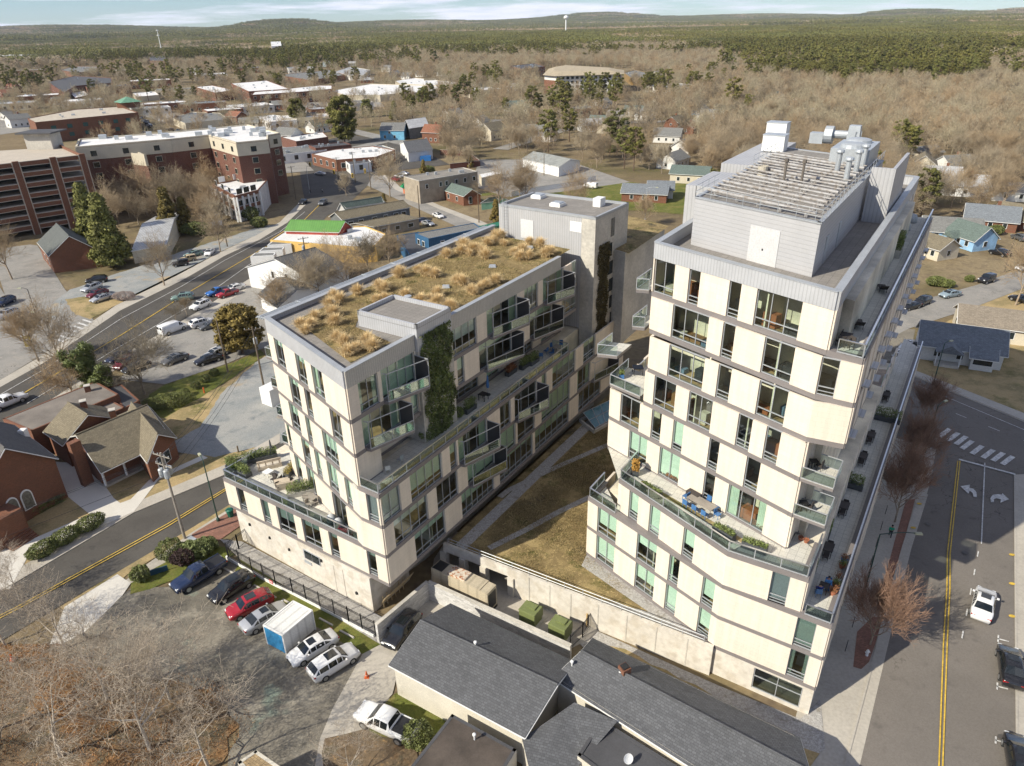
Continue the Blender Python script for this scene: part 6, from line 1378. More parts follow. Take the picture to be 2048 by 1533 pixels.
t = flat('blue_container_building', 'navy blue container building with a pale flat roof beside the low block', [(830, 467), (948, 446), (962, 456), (857, 478)], 5.8, M_GSHING, M_BLUEW, par=.15, parm=M_BLUEW)
for i in range(4): fwin(t, i, [(.25, 3.4, 1.0, 1.2), (.6, 3.4, 1.0, 1.2)])
flat('blue_container_building', 'lower dark roofed part of the blue container building with air conditioners', [(793, 471), (838, 464), (862, 500), (818, 510)], 3.4, M_FLATD, M_BLUEW, par=.15)
flat('green_container', 'dark green container at the end of the blue buildings', [(948, 455), (1000, 443), (1005, 450), (955, 462)], 4.0, mat('cont_green', (.02, .16, .09), .6), MATS['cont_green'], par=.05)
# tan shop and small brick house
t = flat('tan_shop', 'two storey tan shop building with a green awning at its front', [(807, 353), (926, 335), (955, 343), (838, 362)], 7.4, mat('flat_tan_roof', (.25, .23, .2), .9, var=.2, vs=.2), M_TANW, par=.2, parm=M_CONC)
for i in range(4): fwin(t, i, [(.12, 4.6, .9, 1.3), (.35, 4.6, .9, 1.3), (.45, 4.6, .9, 1.3), (.62, 4.6, .9, 1.3), (.77, 4.6, .9, 1.3), (.93, 4.6, .9, 1.3)] if i % 2 == 0 else [])
a, b = G(806, 367, 3.4), G(834, 378, 3.4); mb = MB(); d = (b - a).normalized(); n = Vector((d.y, -d.x, 0)); mb.add([a, b, b + n * 1.3 - Vector((0, 0, 1)), a + n * 1.3 - Vector((0, 0, 1)), b - Vector((0, 0, 1)), a - Vector((0, 0, 1))], [(0, 3, 2, 1), (0, 5, 3), (1, 2, 4)]); o = mb.build('awning', mat('awning_green', (.01, .32, .10), .6), t)
mb = MB(); mb.wall((a + n * .1 - Vector((0, 0, 2)))[:2], (b + n * .1)[:2], 0, 2.3, .1); mb.build('shopfront', mat('shop_orange', (.55, .16, .06), .7, var=.5, vs=1), t)
t = gab('brick_house', 'small brick house with green grey roof and green trim beside the tan shop', (899, 366), (882, 380), (927, 394), 3.0, M_GREENSH, M_BRICK, 'house', zr_=5.0); wins(t, 0, [(.3, 1, 1, 1.3), (.7, 1, 1, 1.3)]); wins(t, 1, [(.4, .6, .9, 2.0)]); wins(t, 3, [(.4, 1, 1, 1.3)])
gab('green_trim_shed', 'small white gabled shed with bright green trim behind the blue containers', (976, 397), (960, 407), (985, 404), 2.2, M_GREENSH, mat('mint', (.25, .5, .35), .7), 'shed', zr_=3.4)
gab('long_white_garage', 'long white garage building with pale grey roof beside the car park', (1066, 304), (1043.5, 318), (1118, 335), 3.6, mat('palegrey_roof', (.30, .31, .29), .9, pat='ribs', ps=.5), M_WHITE, 'garage', zr_=5.2)
flat('white_canopy', 'low white flat roofed shelter by the garage car park', [(958, 349), (998, 341), (1003, 347), (963, 356)], 3.0, M_WROOF, M_CREAMW, par=.1)
wallthing('white_fence', [(1022, 384), (1050, 378), (1141, 364), (1192, 352)], 1.7, .1, M_WHITE, 'long white panel fence beyond the stair tower', cat='fence')
# behind
gab('grey_shed_roof', 'dark grey pitched roof building with white end wall behind the bare street tree', (806, 284), (816, 306), (866, 300), 4.0, M_SHING, M_WHITE, zr_=6.5)
wallthing('wooden_fence', [(880, 300), (935, 302), (960, 322), (900, 328)], 2.2, .12, mat('red_fence', (.14, .055, .04), .9), 'dark red board fence around a yard with lumber', cat='fence')
p = G(852, 322, 0); mb = MB(); mb.box((0, 0, 1), (4.5, 2.5, 2)); o = mb.build('skip', mat('skip_blue', (.02, .14, .4), .6)); o.location = (p.x, p.y, .05); tag(o, 'bright blue skip beside the board fence', 'skip')
t = gab('blue_house', 'bright light blue house with pale roof beyond the board fence', (763, 246), (758, 262), (808, 262), 4.6, M_GSHING, mat('sky_blue_siding', (.16, .42, .60), .7), 'house', zr_=7); wins(t, 0, [(.2, 1, 1, 1.4), (.6, 1, 1, 1.4), (.4, 3.2, 1, 1)])
t = gab('grey_house', 'dark grey two storey house next to the bright blue house', (812, 241), (818, 258), (858, 252), 5.0, M_TIN, M_GREYW, 'house', zr_=7.5)
# white corner building with balconies
hz = Hat(G(472, 447), 394)
t = flat('corner_building', 'white corner building with brick balconies and a white roof, below the hotel', [(425, 369), (519, 351), (536, 358), (516, 380), (470, 392)], min(11, hz), M_WROOF, mat('white_red_wall', (.62, .58, .54), .8), par=.3, parm=M_BRICK)
q = [Vector(p) for p in t['_q']]
zt_ = min(11, hz)
for i in range(5):
    a, b = q[i], q[(i + 1) % 5]; d = (b - a).normalized(); n = Vector((d.y, -d.x, 0))
    if n.y < -.2 or n.x < -.5:
        for z in (3.4, 6.8):
            mb = MB(); mb.wall((a + n * .05)[:2], (b + n * .05)[:2], z, z + 1.0, .25, side=-1); mb.build('balcony_front', M_BRICK, t)
        for k in range(5): p = a.lerp(b, k / 4) + n * .5; mb = MB(); mb.box((p.x, p.y, zt_ / 2 - .2), (.45, .45, zt_ - .6)); mb.build('column', M_WHITE, t)
        fwin(t, i, [(k, z, 2.0, 1.5) for z in (1.2, 4.6, 8.0) for k in (.2, .5, .8)])
# parking garage
hg = Hat(G(139, 452), 313)
PGp = [(-160, 349), (0, 328), (165, 309), (118, 288), (0, 295), (-160, 312)]
t = thing('parking_garage', 'multi storey brick and concrete parking garage at the left edge', 'parking garage', (G(0, 328, hg).x, G(0, 328, hg).y, 0), world=True)
Pg = [G(x, y, hg) for x, y in PGp]; LL_ = [(p.x, p.y) for p in Pg]
M_TANC = mat('tan_concrete', (.50, .44, .36), .85, var=.08)
nl = 7; fh = hg / nl
mb = MB(); mb.use(M_TANC)
for i in range(1, nl): mb.prism(LL_, i * fh - .25, i * fh)
mb.prism(LL_, hg - 1.3, hg - 1.0); mb.build('deck', None, t)
mb = MB(); mb.use(mat('garage_gloom', (.05, .048, .045), .9)); mb.prism([lerp(p, (sum(a[0] for a in LL_) / 6, sum(a[1] for a in LL_) / 6), .35) for p in LL_], 0, hg - 1.3); mb.build('inner_core', None, t)  # near-black block inside the decks, its colour paints the shade behind the openings
a, b = LL_[0], LL_[2]
for i in range(nl + 1):
    if i == 0: continue
    mb = MB(); mb.use(M_BRICK); z = i * fh; mb.wall(LL_[0], LL_[1], z - 1.25, z - .2, .3); mb.wall(LL_[1], LL_[2], z - 1.25, z - .2, .3); mb.wall(LL_[2], LL_[3], z - 1.25, z - .2, .3)
    mb.use(M_TANC)
    for zz in (z - .2, z - 1.4): mb.wall(LL_[0], LL_[1], zz, zz + .15, .36); mb.wall(LL_[1], LL_[2], zz, zz + .15, .36)
    mb.build('spandrel', None, t)
for k in (.17, .62, .985):
    p = lerp(LL_[1], LL_[2], k); d = math.atan2(LL_[2][1] - LL_[1][1], LL_[2][0] - LL_[1][0]); mb = MB(); mb.use(M_BRICK); mb.box((p[0], p[1], hg / 2), (1.5, .8, hg + .3), rz=d); mb.use(M_TANC)
    for s in (-.85, .85): mb.box((p[0] + s * math.cos(d), p[1] + s * math.sin(d), hg / 2), (.3, .7, hg), rz=d)
    mb.build('pier', None, t)
p = G(90, 290, hg); mb = MB(); mb.use(M_CONC); mb.box((p.x, p.y, hg + 1.2), (8, 6, 5)); mb.build('stair_head', None, t); mb = MB(); mb.box((p.x, p.y, hg + 3.9), (11, 9, .4)); mb.build('stair_roof', M_FLATD, t)
# hotel
hh = Hat(G(573, 387), 266)
t = flat('hotel', 'L shaped red brick and beige hotel with a white roof full of units', [(150, 294), (340, 278), (417, 270), (472, 285), (536, 279), (536, 270), (560, 266), (495, 249), (360, 262), (157, 278)], hh, M_WROOF, M_DBRICK, par=.4, parm=M_CREAMW, pw=.5)
q = [Vector(p) for p in t['_q']]; n_ = len(q)
for i in range(n_):
    a, b = q[i], q[(i + 1) % n_]; d = (b - a).normalized(); n = Vector((d.y, -d.x, 0)); L_ = (b - a).length
    if n.y < .1 and L_ > 4:
        mb = MB(); mb.wall((a + n * .02)[:2], (b + n * .02)[:2], hh - 4.2, hh - .5, .12, side=-1); mb.build('beige_band', M_CREAMW, t)
        k = max(1, int(L_ / 7.5)); fwin(t, i, [((j + .5) / k, z, 1.7, 1.6) for z in (hh - 3.2, hh - 6.6, hh - 10, hh - 13.4) for j in range(k)], out=.12, frame=M_CREAMW)
rq = random.Random(5)
for i in range(26):
    x, y = (rq.uniform(200, 410), 0) if i < 8 else (rq.uniform(420, 530), 0); y = 268 + (450 - x) * .045 + rq.uniform(-6, 3) if i < 8 else rq.uniform(258, 274)
    p = G(x, y, hh - .3); mb = MB(); s = rq.uniform(1.0, 2.4); mb.box((0, 0, .6), (s, s, 1.2)); o = mb.build('rooftop_unit', M_GALV); o.location = (p.x, p.y, hh - .38); o.rotation_euler[2] = .4; tag(o, 'grey air conditioning unit on the white hotel roof', 'roof unit', 'roof units on the hotel')
flat('hotel_service_block', 'plain beige topped brick service block in front of the hotel', [(184, 299), (290, 309), (262, 299), (178, 288)], hh - 3.2, M_WROOF, M_DBRICK, par=3.6, parm=M_CREAMW, pw=.4)
# brick office behind the garage
ho = 10.5
t = flat('brick_office', 'red brick office building with pale roof and a small green pavilion', [(55, 237), (70, 245), (276, 225), (240, 213), (150, 219)], ho, mat('cream_roof', (.50, .44, .35), .8), M_BRICK, par=.3)
for i in range(5): fwin(t, i, [(k, z, 2.4, 1.9) for k in (.15, .3, .45, .6, .75, .88) for z in (2.2, 6.2)], m=mat('teal_glass', (.03, .10, .10), .1), frame=M_DBRICK) if (Vector(t['_q'][(i + 1) % 5]) - Vector(t['_q'][i])).length > 30 else None
p = G(258, 214, ho); t = thing('roof_pavilion', 'green hipped pavilion roof on top of the brick office', 'pavilion', (p.x, p.y, ho - .2)); mb = MB(); mb.box((0, 0, 1.5), (10, 8, 3)); mb.build('wall', M_BRICK, t); mb = MB(); mb.lathe((0, 0, 3), [(8.5, 0), (2.0, 2.2), (.3, 2.8)], 4); mb.build('roof', mat('copper_green', (.14, .30, .20), .7), t)
near = lambda x, y: ('in the far left of town' if x < 260 else 'beyond the hotel' if x < 560 else 'beyond the big pines' if x < 800 else 'left of the tan roofed apartments' if x < 1010 and y < 200 else 'in the wood above the stair tower' if x < 1300 and y > 230 else 'among bare trees in the middle distance' if x < 1300 else 'behind the tower roof, left side' if x < 1480 else 'in the wood behind the tower roof')
# downtown blocks: (label, polygon, z, wall, roof)
DT = [
 ('red brick school hall with white roof and a brick cupola', [(462, 167), (533, 161), (580, 178), (497, 183)], 8.5, M_BRICK, M_WROOF, 2),
 ('long red brick school wing with rows of white framed windows', [(502, 190), (508, 184), (640, 171), (664, 171), (664, 178), (600, 184)], 8, M_BRICK, M_WROOF, 2),
 ('red brick block with white roof left of the school', [(390, 174), (424, 171), (468, 180), (430, 186)], 6.5, M_BRICK, M_WROOF, 1),
 ('sprawling white flat roofed store right of the school', [(661, 182), (741, 168), (879, 172), (872, 182), (760, 190), (690, 190)], 5, M_CREAMW, M_WROOF, 0),
 ('farther white flat roofed store beyond the sprawling one', [(790, 162), (830, 156), (915, 165), (900, 172), (800, 168)], 5, M_CREAMW, M_WROOF, 0),
 ('low grey roofed school building left of the white house', [(554, 150), (661, 140), (690, 150), (620, 161)], 5, M_BRICK, M_GSHING, 0),
 ('grey hip roofed hall with white walls', [(670, 144), (700, 134), (740, 140), (728, 150), (700, 151)], 5, M_WSIDE, M_TIN, 0),
 ('white and glass shop with orange side wall behind the hotel', [(509, 234), (545, 230), (592, 236), (594, 240), (540, 244)], 4.5, M_WHITE, M_WROOF, 1),
 ('brick walled store with white roof right of the hotel', [(561, 274), (646, 264), (656, 274), (592, 283)], 4.5, M_DBRICK, M_WROOF, 0),
 ('single storey brick corner shop with white roof by the traffic lights', [(623, 308), (668, 299), (745, 292), (790, 300), (752, 314), (672, 320)], 4.6, M_BRICK, M_WROOF, 1),
 ('pale pavilion with long grey roof behind the hotel', [(346, 237), (385, 224), (440, 226), (455, 238), (370, 247)], 4, M_CREAMW, M_GSHING, 0),
 ('brown brick terrace with dark roof on the left skyline', [(95, 164), (150, 152), (222, 156), (225, 166), (150, 172), (128, 186)], 8, M_DBRICK, M_FLATD, 1),
 ('small white roofed shop in the left distance', [(140, 186), (168, 182), (178, 190), (150, 196)], 4, M_BRICK, M_WROOF, 0),
 ('white roofed low building in the left distance', [(265, 186), (310, 183), (318, 190), (272, 194)], 4, M_CREAMW, M_WROOF, 0),
 ('orange brick building in the far left woods', [(120, 140), (150, 133), (196, 133), (190, 142), (150, 146)], 6, M_BRICK, M_GSHING, 0),
 ('dark brick building below the radio mast', [(297, 112), (330, 112), (332, 122), (300, 122)], 10, M_DBRICK, M_FLATD, 1),
 ('thin white roofed building in the far left woods', [(0, 110), (70, 108), (72, 111), (0, 113)], 9, M_WHITE, M_WROOF, 0),
 ('white block standing above the far woods', [(541, 84), (561, 83), (563, 92), (543, 93)], 14, M_WHITE, M_WHITE, 0),
 ('red brick row with arched shopfronts beside the tan roofed apartments', [(1020, 132), (1070, 127), (1090, 133), (1045, 139)], 9, M_BRICK, M_FLATD, 2),
 ('timber framed pavilion with dark flat roof right of the tan roofed apartments', [(1248, 146), (1270, 140), (1312, 150), (1300, 156), (1262, 156)], 6, mat('ochre', (.28, .18, .07), .8), M_GSHING, 0),
 ('low white building behind trees in front of the tan roofed apartments', [(1012, 168), (1036, 166), (1040, 172), (1015, 175)], 3.5, M_WHITE, M_WROOF, 0),
 ('white roofed lumber yard shed beside the traffic lights', [(690, 322), (735, 316), (742, 324), (700, 330)], 3.8, M_WHITE, M_FLATD, 1),
]
wr_ = random.Random(21); used_ = 0
for x, y, s, w, r, z, lb in ((30, 205, 26, M_CREAMW, M_TIN, 5, 'cream shed with tin roof'), (75, 190, 30, M_BRICK, M_WROOF, 6, 'brick shop with white roof'), (165, 200, 26, M_WSIDE, M_WROOF, 5, 'white walled shop with white roof'), (215, 172, 34, M_BRICK, M_FLATD, 7, 'brick block with dark roof'), (300, 160, 36, M_BRICK, M_WROOF, 7, 'brick hall with white roof'), (350, 178, 30, M_CREAMW, M_GSHING, 5, 'cream building with grey roof'), (330, 205, 28, M_DBRICK, M_WROOF, 5, 'dark brick shop with white roof'), (300, 215, 24, M_WSIDE, M_TIN, 4, 'white shop with tin roof'), (405, 205, 30, M_BRICK, M_GSHING, 6, 'brick shop with grey roof'), (500, 210, 26, M_WSIDE, M_WROOF, 5, 'low white shop with white roof'), (445, 218, 22, M_BRICK, M_WROOF, 5, 'narrow brick shop with white roof'), (610, 232, 26, M_CREAMW, M_WROOF, 5, 'cream shop with white roof'), (655, 215, 24, M_BRICK, M_TIN, 5, 'brick shop with tin roof'), (700, 205, 26, M_WSIDE, M_GSHING, 5, 'white shop with grey roof'), (600, 135, 30, M_WSIDE, M_TIN, 6, 'white hall with tin roof'), (500, 135, 34, M_BRICK, M_GSHING, 6, 'brick hall with grey roof'), (250, 140, 30, M_CREAMW, M_WROOF, 6, 'pale hall with white roof'), (420, 148, 34, M_WSIDE, M_WROOF, 6, 'white hall with white roof'), (60, 140, 34, M_BRICK, M_TIN, 6, 'brick hall with tin roof'), (730, 300, 22, M_WSIDE, M_SLATE, 4, 'white workshop with slate roof'), (660, 290, 16, M_DBRICK, M_FLATD, 5, 'dark brick store with dark roof'), (590, 300, 22, M_WHITE, M_GSHING, 4, 'white store with grey roof'), (960, 178, 30, M_CREAMW, M_WROOF, 5, 'cream store with white roof'), (1340, 170, 30, M_WSIDE, M_TIN, 5, 'white hall with tin roof'), (1160, 215, 22, M_BRICK, M_GSHING, 5, 'brick hall with grey roof')):
    p = G(x, y, z); a = wr_.uniform(.3, .6); u_, v_ = Vector((math.cos(a), math.sin(a), 0)) * s * .5, Vector((-math.sin(a), math.cos(a), 0)) * s * wr_.uniform(.28, .42)
    DT.append(('distant ' + lb + ' ' + near(x, y), [tuple((p + i * u_ + j * v_)[:2]) for i, j in ((-1, -1), (1, -1), (1, 1), (-1, 1))], z, w, r, -1))
for lb, P_, z, w, r, nf in DT:
    t = flat('town_building', lb, P_, z, r, w, par=.3, px=nf >= 0); nf = abs(nf)
    q = t['_q']
    for i in range(len(q)):
        a, b = Vector(q[i]), Vector(q[(i + 1) % len(q)]); n = Vector(((b - a).y, -(b - a).x, 0))
        if nf and n.y < 0 and (b - a).length > 9:
            k = min(9, int((b - a).length / 5)); fwin(t, i, [((j + .5) / k, 1.4 + f_ * 3.6, 1.6, 1.8) for j in range(k) for f_ in range(nf)])
# big apartments with tan roof
t = flat('apartment_house', 'four storey white and brick apartment house with a broad tan roof in the far woods', [(1089, 150), (1112, 152), (1243, 148), (1243, 141), (1125, 134), (1100, 138)], 13.5, mat('tan_flat', (.42, .35, .24), .9), M_WSIDE, par=.2)
q = [Vector(p) for p in t['_q']]; c = sum(q, Vector()) / len(q); mb = MB(); o_ = [c + (p - c) * 1.06 for p in q]; i_ = [c + (p - c) * .74 for p in q]; k = len(q)
mb.add([(p.x, p.y, 13.4) for p in o_] + [(p.x, p.y, 15.8) for p in i_], [(i, (i + 1) % k, (i + 1) % k + k, i + k) for i in range(k)] + [tuple(range(k, 2 * k))]); mb.build('hipped_roof', MATS['tan_flat'], t)
for i in range(k):
    a, b = q[i], q[(i + 1) % k]; n = Vector(((b - a).y, -(b - a).x, 0)); L_ = (b - a).length
    if n.y < 0 and L_ > 30: fwin(t, i, [((j + .5) / 14, 1.2 + f_ * 3.2, 2.2, 1.8) for j in range(14) for f_ in range(4)], out=.1)
    elif n.y < 0: mb = MB(); mb.wall((a + n.normalized() * .1)[:2], (b + n.normalized() * .1)[:2], 0, 10, .3); mb.build('brick_corner', M_BRICK, t)
# radio mast, water tower
p = G(325, 110, 0); t = thing('radio_mast', 'tall thin white radio mast above the far left woods', 'mast', (p.x, p.y, 0)); hm = Hat(p, 60); f = MB(); f.tube((0, 0, 0), (0, 0, hm), 1.1, .6, n=6); f.build('mast', M_WHITE, t)
for k in (.78, .98): f = MB(); f.lathe((0, 0, hm * k), [(2.6, -1), (2.6, 1)], 8); f.build('antenna_ring', M_WHITE, t)
p = G(1132, 46, 0); d_ = p.length; p = p * (3000 / d_) if d_ > 3000 else p; t = thing('water_tower', 'white water tower just under the horizon', 'water tower', (p.x, p.y, 0)); hw_ = Hat(p, 31)
f = MB(); f.tube((0, 0, 0), (0, 0, hw_ - 8), 2.5, n=8); f.build('stem', M_WHITE, t); f = MB(); f.lathe((0, 0, hw_ - 14), [(2, 0), (9, 4), (9, 9), (6, 12), (1, 14)], 14); f.build('tank', M_WHITE, t)
# ---- cottages
def cottage(x, y, w, l, rz, wall, roof, label, h=2.9, rh=2.0, chim=False, porch=False, name='house'):
    p = G(x, y, 0); t = thing(name, label, 'house', (p.x, p.y, 0), rz=rz)
    mb = MB(); W_, L_ = w / 2, l / 2
    vs = [(-L_, -W_, 0), (L_, -W_, 0), (L_, W_, 0), (-L_, W_, 0), (-L_, -W_, h), (L_, -W_, h), (L_, W_, h), (-L_, W_, h), (-L_, 0, h + rh), (L_, 0, h + rh)]
    mb.add(vs, [(0, 1, 5, 4), (2, 3, 7, 6), (1, 2, 6, 9, 5), (3, 0, 4, 8, 7)]); mb.build('wall', wall, t)
    mb = MB(); e = .45; k = rh / W_
    for s in (-1, 1):
        a = [(-L_ - e, s * (W_ + e), h - e * k), (L_ + e, s * (W_ + e), h - e * k), (L_ + e, 0, h + rh + .0), (-L_ - e, 0, h + rh)]; a2 = [(q[0], q[1], q[2] + .16) for q in a]
        if s > 0: a.reverse(); a2.reverse()
        mb.add(a + a2, [(4, 5, 6, 7), (3, 2, 1, 0), (0, 1, 5, 4), (1, 2, 6, 5), (3, 0, 4, 7)])
    ro = mb.build('roof', roof, t)
    mb = MB()
    for s in (-1, 1): mb.tube((-L_ - e, s * (W_ + e), h - e * k), (L_ + e, s * (W_ + e), h - e * k), .08, n=4); [mb.tube((q, s * (W_ + e), h - e * k), (q, 0, h + rh), .08, n=4) for q in (-L_ - e, L_ + e)]
    mb.build('trim', M_WHITE, ro)
    if chim: mb = MB(); mb.box((L_ * .2, .4, h + rh + .3), (.8, .8, 1.6)); mb.build('chimney', M_BRICK, ro)
    for xx in (-L_ * .55, 0, L_ * .55):
        for s in (-1, 1):
            mb = MB(); mb.box((xx, s * (W_ + .02), 1.6), (1.1, .08, 1.4)); o = mb.build('window', M_WHITE, t); mb = MB(); mb.box((xx, s * (W_ + .05), 1.6), (.9, .06, 1.2)); mb.build('pane', M_DARKGLASS, o)
    for s in (-1, 1): mb = MB(); mb.box((s * (L_ + .02), 0, 1.6), (.08, 1.1, 1.4)); o = mb.build('window', M_WHITE, t); mb = MB(); mb.box((s * (L_ + .05), 0, 1.6), (.06, .9, 1.2)); mb.build('pane', M_DARKGLASS, o)
    if porch:
        mb = MB(); mb.box((-L_ * .3, -W_ - 1.0, .2), (3.5, 2.0, .4)); mb.build('porch_floor', M_CONC, t); mb = MB(); mb.add([(-L_ * .3 - 2, -W_ - 2.2, h - .4), (-L_ * .3 + 2, -W_ - 2.2, h - .4), (-L_ * .3, -W_ - 2.2, h + 1.0), (-L_ * .3 - 2, -W_ + 1, h - .4), (-L_ * .3 + 2, -W_ + 1, h - .4), (-L_ * .3, -W_ + 1, h + 1.0)], [(0, 1, 2), (0, 2, 5, 3), (1, 4, 5, 2)]); mb.build('porch_roof', roof, t)
        for xx in (-1.7, 1.7): mb = MB(); mb.box((-L_ * .3 + xx, -W_ - 1.9, 1.4), (.14, .14, 2.2)); mb.build('porch_post', M_WHITE, t)
    return t
cottage(1911, 712, 7.5, 12, -.44, M_WSIDE, M_SLATE, 'white cottage with slate grey roof and gabled porch facing the right hand street', porch=True, rh=2.6)
p = G(1968, 742, 0); cottage(1958, 735, 3.0, 3.2, -.44, M_WSIDE, M_SLATE, 'tiny white gabled extension at the right end of the white cottage', h=2.4, rh=1.0, name='house_extension')
cottage(2010, 672, 8, 16, -.44, M_CREAMW, mat('taupe_roof', (.26, .22, .17), .9, pat='shingle'), 'cream bungalow with taupe roof and green shutters on the right')
cottage(1895, 478, 8, 13, -.35, M_LBLUE, M_GSHING, 'light blue house with grey green roof beyond the tower terraces', chim=False, rh=2.6)
cottage(1936, 492, 7, 9, -1.3, M_LBLUE, M_GREENSH, 'light blue gabled front wing with a small white porch', rh=2.8, porch=True)
cottage(1868, 512, 6.5, 7, -1.2, M_CREAMW, M_BSHING, 'small cream house with brown roof just right of the tower terraces', porch=True)
cottage(1975, 455, 8, 12, -.5, M_BRICK, M_SLATE, 'brick house with slate roof and brick chimney, right background', chim=True, rh=3.0)
cottage(2035, 455, 8, 11, -.9, M_BRICK, M_BSHING, 'brick gabled house with brown roof at the right edge', rh=3.2, chim=True)
cottage(2030, 398, 9, 15, -.3, M_WSIDE, M_FLATD, 'white house with dark roof at the right edge near the wood')
cottage(1950, 340, 9, 13, .2, M_WSIDE, M_GSHING, 'large white house glimpsed behind bare trees on the right')
cottage(1845, 318, 8, 12, .4, M_CREAMW, M_GSHING, 'pale house glimpsed right behind the tower roof')
cottage(1290, 400, 8, 14, -.3, M_BRICK, M_SLATE, 'low brick house with slate roof just behind the link block')
cottage(1320, 393, 7, 8, -.2, M_WHITE, M_SLATE, 'white gabled cottage just left of the tower plant room')
H_ = sorted([(1205, 212, 'w'), (1268, 228, 'wg'), (1290, 236, 'w'), (1198, 252, 'cg'), (1232, 240, 'wt'), (1125, 238, 'wt'), (1048, 222, 'cg'), (1030, 218, 'wg'), (985, 275, 'c'), (960, 250, 'w'), (935, 248, 'w'), (905, 240, 'w'), (1070, 268, 'w'), (1090, 278, 'w'), (1180, 258, 'wt'), (1215, 262, 'cg'),
      (1350, 250, 'br'), (1375, 262, 'r'), (1415, 242, 'w'), (1400, 225, 'lw'), (1452, 222, 'wg'), (1335, 280, 'w'), (1370, 300, 'w'), (1460, 290, 'wg'), (1310, 312, 'c'), (1345, 330, 'w'), (1380, 360, 'cg'), (1550, 205, 'cg'), (1590, 212, 'r'), (1610, 232, 'wt'), (1530, 222, 'c'), (1455, 150, 'w'), (1340, 142, 'wt'), (1310, 152, 'wt'), (1330, 158, 'w'), (1880, 365, 'wt'), (1905, 340, 'w'), (1840, 350, 'c'), (1925, 385, 'wt'),
      (815, 155, 'w'), (843, 150, 'w'), (790, 150, 'gw'), (885, 148, 'w'), (775, 140, 'w'), (860, 168, 'c'), (655, 130, 'gt'), (705, 128, 'gt'), (735, 162, 'rw'), (905, 150, 'w'), (920, 152, 'c'),
      (640, 260, 'wg'), (560, 215, 'bw'), (615, 245, 'w'), (580, 285, 'w'), (870, 280, 'r'), (200, 185, 'gr'), (60, 165, 'g'), (30, 182, 'r'), (15, 190, 'r'), (375, 125, 'g'), (390, 145, 'wt'), (345, 132, 'g'), (40, 250, 'w'), (20, 235, 'w'), (5, 215, 'bw'), (120, 205, 'w'), (90, 200, 'w'), (230, 200, 'c'), (475, 245, 'r'), (500, 250, 'w')])
CW = {'w': (M_WSIDE, M_GSHING, 'white house with pale grey roof'), 'wg': (M_WSIDE, M_GREENSH, 'white house with green grey roof'), 'cg': (M_CREAMW, M_GREENSH, 'cream house with green grey roof'), 'wt': (M_WHITE, M_TIN, 'white house with shiny tin roof'), 'c': (M_CREAMW, M_BSHING, 'cream house with brown roof'), 'br': (M_BRICK, M_BSHING, 'brick house with brown roof'), 'r': (M_BRICK, M_REDRF, 'brick house with rust red roof'), 'lw': (M_LBLUE, M_GSHING, 'light blue house with pale roof'), 'gw': (M_GREYW, M_SLATE, 'dark grey house with slate roof'), 'gt': (mat('bluegrey_siding', (.25, .32, .36)), M_TIN, 'blue grey house with tin roof'), 'rw': (M_BRICK, M_TIN, 'brick house with tin roof'), 'bw': (M_BRICK, M_GSHING, 'brick house with grey roof'), 'gr': (mat('stone_wall', (.25, .22, .18)), M_GREENSH, 'large stone house with green grey roof'), 'g': (M_GREYW, M_GREENSH, 'grey house with green grey roof')}
rh_ = random.Random(11); nth = {}
for x, y, c in H_:
    w, r, lb = CW[c]; key = lb + near(x, y); nth[key] = nth.get(key, 0) + 1; big_ = 1.25 if c in ('gr', 'g') else 1
    cottage(x, y + 4, 8 * big_, rh_.uniform(9, 13) * big_, rh_.choice([-.4, -.5, 1.1, .2, .9]), w, r, lb + ' ' + near(x, y) + ('' if nth[key] == 1 else ', ' + ['', '', 'second', 'third', 'fourth', 'fifth', 'sixth', 'seventh', 'eighth'][min(8, nth[key])] + ' from left'), h=rh_.choice([2.9, 3.4, 5.0]), rh=rh_.uniform(2, 3), chim=rh_.random() < .4)
# traffic lights at the crossing
for x, y in ((620, 330), (668, 345), (705, 352), (730, 343)):
    p = G(x, y, 5.5); t = thing('traffic_light', 'yellow cased traffic light hanging over the intersection', 'traffic light', (p.x, p.y, 5.0), group='traffic lights over the intersection'); f = MB(); f.box((0, 0, .6), (.6, .5, 1.5)); f.build('case', M_YELLOW, t); f = MB(); f.box((0, -.27, .6), (.3, .05, 1.2)); f.build('lenses', M_BLACK, t)
# ================================================================ TREES AND PLANTS
def tubes(P0, P1, R0, R1, n=3):
    """arrays of segments -> verts, quads"""
    d = P1 - P0; L_ = np.linalg.norm(d, axis=1, keepdims=True); d = d / np.maximum(L_, 1e-6)
    h = np.where(np.abs(d[:, 2:3]) < .9, np.array([[0, 0, 1.]]), np.array([[1., 0, 0]])); a = np.cross(d, h); a /= np.linalg.norm(a, axis=1, keepdims=True); b = np.cross(d, a)
    vs = []
    for P, Rr in ((P0, R0), (P1, R1)):
        for i in range(n): t = 2 * PI * i / n; vs.append(P + (a * math.cos(t) + b * math.sin(t)) * Rr[:, None])
    V = np.stack(vs, 1).reshape(-1, 3); k = len(P0); base = np.arange(k)[:, None] * 2 * n
    F = np.concatenate([base + np.array([[i, (i + 1) % n, (i + 1) % n + n, i + n]]) for i in range(n)], 0)
    return V, F
